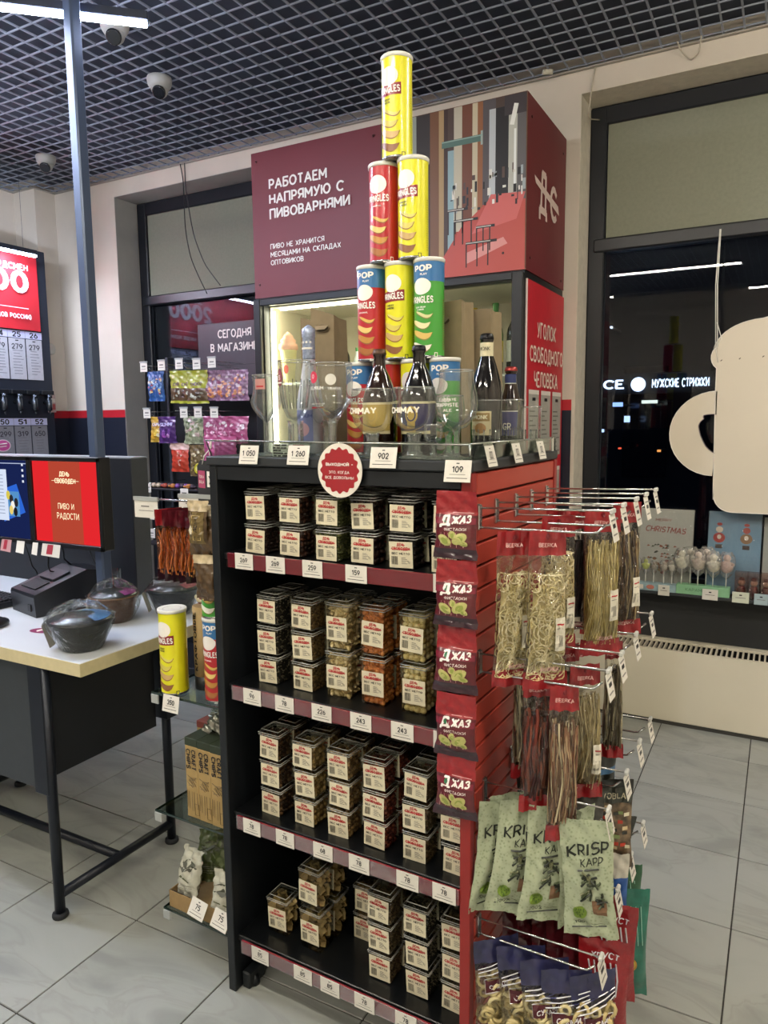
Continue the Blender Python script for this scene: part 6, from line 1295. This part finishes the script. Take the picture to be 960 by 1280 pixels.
sw = thing('wall_box', 'small round white wall box on the corner wall beside the tap wall', 'wall box', (-3.19, 2.66, 2.15)); mb = MB(); mb.M = face((0, 0, 0), (0, 1, 0), (0, 0, 1)); mb.lathe([(.045, 0), (.045, .02), (.035, .03)], pm('box_white', '#b9b8b0', .5, var=.04), 20); mb.build('shell', sw)
crd = thing('tap_card_small', 'small reddish card standing at the end of the beer taps', 'card', (BX+.02, 2.50, 1.67)); mb = MB(); mb.bbox(-.004, .0, -.035, .03, 0, .13, pm('small_card', '#b9a09a', .5, var=.1), .001); mb.box(.0, .001, -.03, .025, .02, .06, ink('#a8484a')); mb.box(.0, .001, -.03, .025, .07, .10, ink('#d8d2c8')); mb.build('card', crd)
# ---- signs and goods before the left window
ts = thing('window_sign', 'dark grey window board with white lettering left of the fridge', 'sign', (-1.5, 2.95, 0))
mb = MB(); mb.bbox(-.46, .60, 0, .010, 1.72, 2.275, pm('sign_grey', '#3a3840', .4, var=.05), .002); mb.build('board', ts)
mb = MB(); mb.M = face((0, -.0005, 0), (1, 0, 0), (0, 0, 1)); mb.text('СЕГОДНЯ', -.125, 2.198, .058, .0006, white_ink, bold=.03, width=.30); mb.text('В МАГАЗИНЕ', -.135, 2.105, .058, .0006, white_ink, bold=.03, width=.42); mb.rect(-.33, .55, 1.98, 1.984, .0005, ink('#24232a')); mb.rect(-.33, .55, 1.90, 1.904, .0005, ink('#24232a')); mb.build('lettering', ts)
rk = thing('candy_rack', 'black candy rack with hooks standing before the left window', 'rack', (-1.45, 2.62, 0)); rkm = pm('rack_black', '#16181d', .5, .1, var=.1)
mb = MB(); mb.bbox(-.46, .62, 0, .03, .05, 1.76, rkm, .003); mb.build('back_panel', rk)
for x in (-.47, .63):
    mb = MB(); mb.bbox(x-.012, x+.012, -.03, .03, 0, 2.02, pm('rack_post', '#3c4048', .4, .4, var=.05), .003); mb.build('post', rk)
mb = MB(); mb.bbox(-.46, .62, -.40, .02, .0, .05, rkm, .003); mb.build('base', rk)
for z in (1.16, .80):
    mb = MB(); mb.bbox(-.46, .62, -.34, .0, z, z+.012, rkm, .002); mb.build('shelf', rk)
hooks1 = ((-1.821, 1.945, 'a'), (-1.669, 1.948, 'b'), (-1.522, 1.951, 'c'), (-1.381, 1.944, 'd'), (-1.261, 1.948, 'e')); hooks2 = ((-1.813, 1.655), (-1.57, 1.660), (-1.50, 1.655), (-1.385, 1.655), (-1.257, 1.652)); 
for r_, hs in enumerate((hooks1, hooks2)):
    for k, h_ in enumerate(hs):
        x, z = h_[0], h_[1]
        t = thing('rack_hook', f'thin hook with white price card, {NUM[k]} in the {["upper", "lower"][r_]} row of the candy rack', 'hook', (x, 2.62, z), 0, 'hooks of the candy rack')
        mb = MB(); mb.tube([(0, 0, 0), (0, -.32, .0)], .0022, hook_m, 5); mb.tube([(0, 0, -.03), (0, -.26, -.03), (0, -.28, -.015)], .0022, hook_m, 5); mb.build('wires', t)
        if (r_, k) != (1, 1): mb = MB(); mb.M = face((0, -.323, -.008), (1, 0, 0), (0, 0, 1)); mb.box(-.030, .030, -.032, .028, 0, .001, tagm); mb.rect(-.016, .016, -.002, .006, .0014, grey_ink); mb.rect(-.02, .02, -.016, -.013, .0014, grey_ink); mb.box(-.032, .032, .024, .034, -.003, .004, plastic_w); mb.build('price_card', t)
def candy(label, x, z, w_, h, zones, draws=(), sd=1, ang=.1, y=2.42, t_=.03):
    return mkbag('candy_bag', label, 'candy bag', 'candy bags on the rack before the window', (x, y, z), ang, w_, h, t_, zones, draws, None, seed=sd, hdr=.12, seal=.07, wr=.002)
blu = pm('foil_candy_blue', '#2f5a9a', .3, var=.3, scale=30, coat=.4); lime = pm('foil_lime', '#a3a832', .35, var=.15, scale=20, coat=.4); choc = pm('foil_choc', '#5a4632', .35, var=.3, scale=30, coat=.4); lil = pm('foil_lilac', '#8d6a86', .3, var=.5, scale=60, coat=.4)
pnk = pm('foil_pink', '#a84f78', .3, var=.25, scale=25, coat=.5); yel = pm('foil_yellow2', '#b9952f', .35, var=.2, scale=30, coat=.4); pur = pm('foil_purple2', '#4a2a68', .35, var=.2, scale=30, coat=.4); wgn = pm('foil_whitegreen', '#9aa284', .35, var=.5, scale=40, coat=.4)
def blobs(cols, n, x0, x1, y0, y1, r, sd):
    def f(mb):
        rnd = random.Random(sd)
        for k in range(n): mb.ell(rnd.uniform(x0, x1), rnd.uniform(y0, y1), r*rnd.uniform(.6, 1.4), r*rnd.uniform(.5, 1.1), .0008+.00006*k, ink(rnd.choice(cols), .35, .3), 9)
    return f
def blur_txt(word, c, y, h, w_): return lambda mb: mb.text(word, 0, y, h, .0016, ink(c, .4), bold=.04, width=w_, rot=.05)
for k, x in enumerate((-1.875, -1.815)): candy(f'narrow blue candy bag at the left end of the rack, {["left", "right"][k]}', x, 1.915, .075, .19, ((0, 1, blu),), (('print', blobs(('#c9c2b0', '#b04a5a', '#d8b66a', '#7fa0c8'), 16, -.024, .024, -.16, -.05, .009, k)),), 140+k)
for k, x in enumerate((-1.655, -1.565, -1.475)): candy(f'lime green candy bag with chocolate picture, {["left", "middle", "right"][k]}', x, 1.915-.004*k, .165, .205, ((0, .55, lime), (.55, .92, choc), (.92, 1, lime)), (('title', blur_txt('CHOCO', '#5a2a5a', -.085, .022, .10)), ('print', blobs(('#c9cabc', '#6a4a2c', '#3a2c1e', '#8a8a7a'), 14, -.05, .05, -.18, -.12, .012, k+5))), 150+k, y=2.44-.02*k)
for k, x in enumerate((-1.385, -1.275, -1.16)): candy(f'lilac see-through sweets bag in the upper row, {["left", "middle", "right"][k]}', x, 1.905-.003*k, .135, .185, ((0, 1, lil),), (('print', blobs(('#c98a6a', '#d9a27a', '#b8a2ae', '#8a4a6a', '#c9bac0'), 30, -.05, .05, -.16, -.03, .011, k+9)), ('ring_print', blobs(('#c97a4a', '#d99a5a'), 5, -.04, .04, -.16, -.12, .015, k+3))), 160+k, y=2.42)
candy('yellow cartoonless sweets bag at the left of the lower row', -1.845, 1.625, .13, .165, ((0, 1, yel),), (('title', blur_txt('GUMMI', '#e6e2ee', -.05, .022, .09)), ('print', blobs(('#e0c050', '#d9d2b0'), 6, -.02, .03, -.12, -.08, .016, 3))), 170)
candy('purple sweets bag with white lettering beside the yellow one', -1.745, 1.625, .15, .170, ((0, 1, pur),), (('title', blur_txt('GUMMI', '#c9c2ee', -.05, .024, .11)), ('print', blobs(('#8a4a9a', '#6a3a8a', '#b98ac0'), 6, -.03, .03, -.13, -.09, .018, 4))), 171, y=2.40)
candy('white and green marshmallow bag in the lower row', -1.535, 1.625, .165, .175, ((0, 1, wgn),), (('print', blobs(('#d8d6c4', '#7a8a5a', '#5a6a44', '#b9a29a'), 26, -.06, .06, -.15, -.02, .014, 6)),), 172)
for k, x in enumerate((-1.375, -1.26, -1.15)): candy(f'pink sweets bag of the lower row, {["left", "middle", "right"][k]}', x, 1.625-.003*k, .155, .185-.01*k, ((0, 1, pnk),), (('print', blobs(('#d9b0c4', '#c98aa8', '#e0d0d6', '#9a3f68'), 24, -.05, .05, -.15, -.04, .011, k+20)),), 180+k, y=2.42-.02*k)
for k, x in enumerate((-1.33, -1.22)): candy(f'darker pink bag hanging low behind the clear rail, {["left", "right"][k]}', x, 1.50, .15, .15, ((0, 1, pnk),), (), 190+k, y=2.36)
candy('white bag with red strawberry print below the yellow one', -1.665, 1.455, .15, .185, ((0, .25, pm('foil_pale', '#c9a9a0', .35, var=.1)), (.25, 1, pm('foil_straw', '#b8402c', .35, var=.2))), (('print', blobs(('#d9a090', '#e0b8a8'), 12, -.04, .04, -.16, -.05, .006, 2)),), 195)
candy('brown and white spotted sweets bag above the rack shelf', -1.515, 1.445, .13, .20, ((0, 1, pm('foil_spots', '#6b5a3c', .35, var=.5, scale=70)),), (('print', blobs(('#b9ae8a', '#8a7a4a', '#c9c2a0', '#4a3c26'), 34, -.05, .05, -.18, -.02, .008, 31)),), 196)
lp = thing('lollipop', 'round yellow lollipop at the edge of the candy rack', 'lollipop', (-1.43, 2.33, 1.30)); mb = MB(); mb.M = face((0, 0, 0), (1, 0, 0), (0, 0, 1)); mb.lathe([(.030, -.006), (.034, 0), (.030, .006)], pm('lolly_yellow', '#b9b52a', .35, var=.1, coat=.4), 20); mb.ell(0, 0, .018, .018, .007, ink('#d8d68a'), 14); mb.build('candy', lp)
mb = MB(); mb.tube([(0, 0, -.03), (0, .0, -.125)], .003, milk, 6); mb.build('stick', lp)
rnd = random.Random(12)
for k in range(12):
    x = -1.83+.033*(k % 12); c = rnd.choice(('#6a3f8a', '#b8763a', '#c9b8a0', '#3a2c3a', '#a84a3a')); mb = MB(); mb.ball((0, 0, .016), .020, pm('sweet_'+c.strip('#'), c, .4, var=.3, scale=60), 8, 5, (1, .9, .8)); mb.tube([(-.032, 0, .016), (-.018, 0, .016)], .007, pm('sweet_'+c.strip('#')), 6); mb.tube([(.018, 0, .016), (.032, 0, .016)], .007, pm('sweet_'+c.strip('#')), 6)
    mb.build('wrapped_sweet', None, (x, 2.32+.045*(k//12)+rnd.uniform(-.01, .01), 1.1725+(.0 if k < 12 else .0)), rnd.uniform(-.5, .5), label='small wrapped sweet in the row on the candy rack shelf', category='sweet', group='wrapped sweets on the rack shelf')
for k, (x, z) in enumerate(((-1.815, 1.175), (-1.50, 1.150), (-1.80, 1.0), (-1.80, .88), (-1.68, .79), (-1.56, .79))):
    t = link('price_card', None, None, (x, 2.272, z), None, f'white price card on the candy rack, {["left end of the shelf", "right part of the shelf", "below the shelf at left", "lower down at left", "on the low shelf, left", "on the low shelf, right"][k]}', 'price card', 'price cards on the lower candy rack'); mb = MB(); mb.M = face((0, 0, 0), (1, 0, 0), (0, 0, 1)); mb.box(-.032, .032, -.03, .03, -.001, .001, tagm); mb.rect(-.02, .02, -.002, .006, .0015, grey_ink); mb.rect(-.02, .02, -.016, -.013, .0015, grey_ink); mb.build('card', t)
    mb = MB(); mb.tube([(0, 0, .026), (0, .345, .026)], .002, hook_m, 5); mb.build('holder', t)
# ================================================================ right windowsill goods
SZ = .6905
def giftbox(label, x0, x1, h, y, col, draw, tilt=-.12):
    t = thing('gift_box', label, 'box', ((x0+x1)/2, y, SZ), 0, 'holiday gift boxes on the windowsill'); w_ = x1-x0; t.rotation_euler = (tilt, 0, 0)
    mb = MB(); mb.bbox(-w_/2, w_/2, 0, .035, .002, h, pm('gift_'+col.strip('#'), col, .5, var=.06, scale=12), .002); mb.build('box_body', t)
    mb = MB(); mb.M = face((0, -.0008, 0), (1, 0, 0), (0, 0, 1)); draw(mb, w_, h); mb.build('print', t)
    mb = MB(); mb.box(-w_/2-.002, w_/2+.002, -.004, .037, .001, h+.002, film('gift_film', '#ffffff', .25, .08, bump=.3)); mb.build('film', t)
def g1(mb, w_, h):
    r_ = ink('#8c3530'); mb.text('MERRY', -.01, h*.86, .014, .0004, r_, width=.08); mb.text('CHRISTMAS', 0, h*.74, .032, .0004, r_, bold=.01, width=.20, slant=.2, rot=-.04)
    rnd = random.Random(1)
    for k in range(40): x = rnd.uniform(-.09, .09); y = h*rnd.uniform(.36, .54); mb.add([(x, y, .0005), (x+.018, y+.004, .0005), (x+.006, y+.010, .0005)], [(0, 1, 2)], ink(rnd.choice(['#4a4a3a', '#3c4436', '#8a4a34'])))
    for k in range(14): x = rnd.uniform(-.05, .06); mb.ell(x, h*rnd.uniform(.2, .38), .010, .008, .0006, ink(rnd.choice(['#7a5a44', '#a08a6a', '#8c3a30'])), 8)
def g2(mb, w_, h):
    for x, c, d in ((-.07, '#a83a34', '#d8ccbc'), (.055, '#8a6a4c', '#a8483c')):
        mb.ell(x, h*.68, .028, .026, .0004, ink(c), 14); mb.ell(x, h*.78, .017, .016, .0006, ink(d), 12); mb.ell(x, h*.845, .013, .008, .0008, ink('#a83a34'), 10); mb.rect(x-.016, x+.016, h*.55, h*.60, .0006, ink('#3a2c28')); mb.ell(x, h*.69, .010, .012, .0008, ink('#e0d6c8'), 10)
    for k in range(9): mb.rect(-w_*.38, w_*.42, h*(.46-.045*k), h*(.463-.045*k), .0004, ink('#6f8a9e'))
giftbox('whitish gift box with red holiday lettering at the left of the windowsill', 1.085, 1.36, .42, 2.93, '#a8aaa2', g1)
giftbox('blue gift box with red and white figures on the windowsill', 1.43, 1.675, .42, 2.935, '#6f93ad', g2)
giftbox('grey gift box at the right edge of the windowsill', 1.685, 1.93, .40, 2.930, '#9a9f9a', g1)
cndl = pm('lolly_film', '#cfc8b8', .3, var=.3, scale=60, coat=.5)
def lolly(label, x, y, z, c, r=.022, h=.09):
    t = thing('lollipop', label, 'lollipop', (x, y, z), 0, 'wrapped figure lollipops on the windowsill'); cm = pm('lolly_'+c.strip('#'), c, .4, var=.25, scale=60, coat=.4)
    mb = MB(); mb.tube([(0, 0, 0), (0, 0, h)], .0022, milk, 6); mb.build('stick', t)
    mb = MB(); mb.ball((0, 0, h+r*.9), r, cm, 10, 7, (1, .45, 1.1)); mb.ball((0, 0, h+r*2.35), r*.62, cm, 8, 6, (1, .6, 1)); mb.ball((-r*.8, 0, h+r*1.3), r*.38, cm, 6, 4); mb.ball((r*.8, 0, h+r*1.3), r*.38, cm, 6, 4); mb.build('candy_figure', t)
    mb = MB(); rr = random.Random(int(x*100)); n = 12; rings = [[(q*math.cos(6.283*i/n)*(1+.12*rr.uniform(-1, 1)), q*.6*math.sin(6.283*i/n), z_) for i in range(n)] for q, z_ in ((.004, h*.55), (r*.9, h*.85), (r*1.45, h+r*1.2), (r*1.25, h+r*2.6), (r*.8, h+r*3.4))]
    mb.add([p for g_ in rings for p in g_], [(j*n+i, j*n+(i+1) % n, (j+1)*n+(i+1) % n, (j+1)*n+i) for j in range(4) for i in range(n)], film('lolly_wrap', '#ffffff', .7, .1, bump=.6, opacity=.10, body='#e6e2da')); mb.build('wrapper', t)
tray1 = thing('display_tray', 'blue display tray holding the small lollipops at the left end of the sill', 'tray', (1.19, 2.87, SZ)); mb = MB(); mb.bbox(-.11, .12, -.025, .025, 0, .040, pm('tray_blue', '#8aa2a8', .5, var=.25, scale=30), .002); mb.build('tray_body', tray1)
mb = MB(); mb.M = face((0, -.0255, 0), (1, 0, 0), (0, 0, 1)); mb.ell(-.015, .02, .020, .012, .0005, ink('#b06a5a'), 12); mb.rect(-.10, -.05, .008, .03, .0005, ink('#c9c2b4')); mb.build('print', tray1)
tray2 = thing('display_tray', 'mint green display tray with lollipops in the middle of the sill', 'tray', (1.425, 2.865, SZ)); mb = MB(); mb.bbox(-.125, .125, -.022, .035, 0, .048, pm('tray_mint', '#7fae86', .5, var=.06, scale=30), .002); mb.build('tray_body', tray2)
mb = MB(); mb.M = face((0, -.0225, 0), (1, 0, 0), (0, 0, 1)); mb.text('КАРАМЕЛЬ', -.02, .026, .016, .0005, ink('#4f7a56'), width=.12); mb.build('print', tray2)
for k, (x, c, r) in enumerate(((1.105, '#8f9a8a', .016), (1.145, '#b9c44a', .018), (1.185, '#8a8070', .014), (1.235, '#a8a090', .016), (1.275, '#c9c2b0', .018))): lolly(f'small wrapped lollipop in the blue tray, {NUM[k]} from the left' + (' and bright green' if k == 1 else ''), x, 2.875, SZ+.038, c, r, .070)
for k, (x, c, y, h) in enumerate(((1.322, '#d9d6be', 2.865, .085), (1.362, '#d3cdb8', 2.875, .095), (1.400, '#c9b8a4', 2.862, .085), (1.436, '#cfc2b4', 2.880, .100), (1.470, '#d8d2bc', 2.862, .080), (1.530, '#c9a89c', 2.868, .080))): lolly(f'cream figure lollipop in clear wrap in the mint tray, {NUM[k]} from the left', x, y, SZ+.046, c, .030, h)
for k in range(5):
    x = 1.60+.055*k; t = thing('chocolate_figure', f'foil chocolate figure in a dark red film on the sill, {NUM[k]} from the mint tray', 'chocolate', (x, 2.868, SZ), 0, 'chocolate figures on the windowsill'); cm = pm('choc_foil', '#5a2420', .3, .2, var=.6, scale=90, coat=.4)
    mb = MB(); mb.ball((0, 0, .035), .026, cm, 10, 7, (.9, .7, 1.35)); mb.ball((0, 0, .082), .017, pm('choc_face', '#b9a08c', .35, var=.4, scale=120), 8, 6); mb.ball((0, 0, .098), .014, cm, 8, 5, (1.1, 1, .8)); mb.build('figure', t)
    mb = MB(); mb.box(-.03, .03, -.024, .022, .0, .135, film('choc_wrap', '#f0d8d0', .6, .1, bump=.8)); mb.build('wrapper', t)
for k, (x, w_, lb, c) in enumerate(((1.243, .055, 'white price tag in front of the blue tray on the sill', '#d0ccc0'), (1.462, .072, 'white price tag on the front of the mint tray', '#cfcac0'), (1.600, .075, 'mint edged price tag right of the mint tray', '#c9ccb8'), (1.690, .060, 'bluish printed card before the chocolate figures', '#9fb0b4'))):
    t = link('price_tag', None, None, (x, 2.835, SZ+.012), None, lb, 'price tag', 'price tags on the windowsill'); mb = MB(); mb.M = face((0, 0, 0), (1, 0, 0), (0, 0, 1)); mb.box(-w_/2, w_/2, -.028, .026, -.001, .001, pm('sill_tag_'+c.strip('#'), c, .5, var=.05)); mb.rect(-.006, .006, .008, .014, .0014, black_ink); mb.rect(-w_*.3, w_*.3, -.004, -.001, .0014, grey_ink); mb.build('card', t)
bb = thing('round_badge', 'round red and blue face badge at the right end of the sill', 'badge', (1.755, 2.842, SZ+.03)); mb = MB(); mb.M = face((0, 0, 0), (1, 0, 0), (0, 0, 1)); mb.prism([(.034*math.cos(i*.3), .034*math.sin(i*.3)) for i in range(21)], -.004, 0, pm('badge_blue', '#7f9ab0', .4, var=.1)); mb.ell(0, -.004, .024, .024, .001, ink('#b04a38'), 16); mb.build('disc', bb)
rb_ = thing('red_ornament', 'small red decorated pack at the far left end of the sill', 'ornament', (1.015, 2.90, SZ)); mb = MB(); mb.bbox(-.035, .035, -.02, .03, 0, .20, pm('pack_red2', '#8a2420', .4, var=.2, scale=40), .004); mb.ball((0, 0, .235), .035, pm('pack_pink', '#a87a68', .5, var=.2), 10, 6); mb.build('pack', rb_)
# ---- mug shaped sign
mg = thing('mug_sign', 'large flat cream sign shaped like a frothy beer mug hanging at the window', 'sign', (1.44, 2.85, 1.12)); mm = pm('mug_face', '#cfc6b4', .5, var=.015, scale=2); me_ = pm('mug_edge', '#e3dfd6', .4, var=0)
def arcp(cx, cz, rx, rz, a0, a1, n=10): return [(cx+rx*math.cos(math.radians(a0+(a1-a0)*i/n)), cz+rz*math.sin(math.radians(a0+(a1-a0)*i/n))) for i in range(n+1)]
body = [(.012, .14), (.014, .06)]+arcp(.10, .085, .085, .085, 180, 270, 6)+[(.66, .0)]+arcp(.66, .085, .085, .085, 270, 360, 6)+[(.748, .70)]
foam = arcp(.74, .76, .06, .07, -70, 60, 6)+arcp(.62, .80, .18, .16, 10, 95, 8)+arcp(.40, .90, .20, .06, 60, 120, 6)+arcp(.20, .775, .215, .150, 92, 172, 10)+arcp(.045, .755, .068, .068, 140, 232, 6)
out = body+foam+[(.003, .64), (.003, .60)]
mb = MB(); mb.M = face((0, 0, 0), (1, 0, 0), (0, 0, 1)); mb.prism(out, -.022, 0, mm); mb.build('mug_panel', mg)
hn_o = arcp(.012, .385, .212, .207, 90, 268, 18); hn_i = [(.012, .480), (-.02, .480), (-.05, .474)]+arcp(.0, .42, .066, .05, 130, 190, 4)+[(-.055, .375), (-.035, .330), (-.008, .300), (.012, .290)]
pts_o = [p for p in hn_o]; 
vs = [(x, z) for x, z in hn_o]; inn = []
for i in range(len(hn_o)):
    q = i/(len(hn_o)-1)*(len(hn_i)-1); a = int(q); b_ = min(a+1, len(hn_i)-1); f_ = q-a; inn.append((hn_i[a][0]*(1-f_)+hn_i[b_][0]*f_, hn_i[a][1]*(1-f_)+hn_i[b_][1]*f_))
mb = MB(); mb.M = face((0, -.0, 0), (1, 0, 0), (0, 0, 1)); n = len(vs); V = [(x, z, 0) for x, z in vs]+[(x, z, 0) for x, z in inn]+[(x, z, -.022) for x, z in vs]+[(x, z, -.022) for x, z in inn]
mb.add(V, [(i+1, i, n+i, n+i+1) for i in range(n-1)]+[(2*n+i, 2*n+i+1, 3*n+i+1, 3*n+i) for i in range(n-1)]+[(i, i+1, 2*n+i+1, 2*n+i) for i in range(n-1)]+[(n+i+1, n+i, 3*n+i, 3*n+i+1) for i in range(n-1)], mm); mb.build('handle', mg)
mb = MB(); mb.tube([(x, -.0005, z) for x, z in out[1:]+out[:1]], .0022, me_, 5, closed=True); mb.tube([(x, -.0005, z) for x, z in hn_o], .0022, me_, 5); mb.tube([(x, -.0005, z) for x, z in inn], .0022, pm('mug_inner_edge', '#6a5a62', .5, var=0), 5); mb.build('rim', mg)
mb = MB()
for x, z in ((.02, .735), (.10, .74), (.20, .745), (.32, .75), (.45, .75)): mb.tube([(x, -.002, z), (x+.007, -.003, z+.006)], .002, pm('mark_brown', '#4a3c34', .6, var=0), 5)
mb.build('foam_marks', mg)
mb = MB(); mb.tube([(-.005, .0, .80), (-.018, .01, 1.1), (-.012, .03, 1.36)], .0025, milk, 5); mb.tube([(.003, .0, .80), (-.010, .01, 1.1), (-.008, .03, 1.36)], .0025, milk, 5); mb.tube([(-.004, .0, .92), (.02, -.002, .84), (-.004, -.002, .80), (.01, -.002, .73)], .002, milk, 5); mb.tube([(.70, 0, .90), (.70, .03, 1.36)], .0025, milk, 5); mb.build('string', mg)
# ---- ceiling cameras, wires, loops
cw = pm('camera_white', '#a8a8a2', .4, var=.02); lens = pm('camera_lens', '#15171d', .15, var=0, coat=.5)
for k, (x, y) in enumerate(((-1.106, 1.814), (-2.549, 2.242), (-.879, 1.332))):
    t = thing('ceiling_camera', f'white dome camera on the ceiling, {["in the middle of the ceiling", "small one at the far left corner", "beside the hanging strip light"][k]}', 'camera', (x, y, 3.308), 0, 'dome cameras on the ceiling')
    mb = MB(); mb.lathe([(.060, 0), (.062, -.012), (.058, -.035), (.046, -.055)], cw, 24, cap1=True); mb.build('base', t)
    mb = MB(); d = Vector((.45, -.7, -.75)).normalized(); mb.ball((0, 0, -.055), .042, cw, 16, 10); mb.build('eyeball', t)
    mb = MB(); u = d.orthogonal().normalized(); mb.M = face(Vector((0, 0, -.055))+d*.026, u, d.cross(u)); mb.lathe([(.033, 0), (.033, .012), (.028, .016)], lens, 18); mb.build('lens', t)
for k, (pts, c, lb) in enumerate((([(-1.90, 2.78, 3.31), (-1.885, 2.79, 3.2), (-1.90, 2.80, 2.9), (-1.87, 2.81, 2.7), (-1.80, 2.82, 2.55), (-1.77, 2.85, 2.46)], cbm, 'black cable hanging in front of the left window, left strand'), ([(-1.86, 2.78, 3.31), (-1.87, 2.79, 3.15), (-1.83, 2.80, 2.85), (-1.75, 2.81, 2.65), (-1.68, 2.82, 2.56), (-1.64, 2.84, 2.50)], pm('cable_grey', '#3a3a3c', .5, var=0), 'thin grey cable drooping before the left window'),
      ([(.84, 2.79, 3.31), (.825, 2.785, 3.22), (.815, 2.79, 3.12), (.80, 2.82, 3.08), (.82, 2.99, 3.13)], pm('cable_white', '#b3aa98', .5, var=0), 'thin white wire down the cream wall to the right window corner'),
      ([(1.22, 2.74, 3.315), (1.24, 2.77, 3.27), (1.28, 2.785, 3.235), (1.315, 2.77, 3.25), (1.325, 2.74, 3.315)], pm('cable_white'), 'small white wire loop hanging from the ceiling edge'),
      ([(.60, 2.70, 3.30), (.645, 2.72, 3.30)], pm('clip_cream', '#c4bfae', .5, var=0), 'cream clip on the ceiling edge above the sign box'))):
    P = []
    for i in range(len(pts)-1):
        for q in range(5): P.append(Vector(pts[i]).lerp(Vector(pts[i+1]), q/5))
    P.append(Vector(pts[-1])); 
    for _ in range(3): P = [P[0]]+[(P[i-1]+P[i]*2+P[i+1])/4 for i in range(1, len(P)-1)]+[P[-1]]
    mb = MB(); mb.tube(P, .0035 if k != 4 else .014, c, 6); mb.build('wire' if k != 4 else 'ceiling_clip', None, label=lb, category='wire' if k != 4 else 'clip')
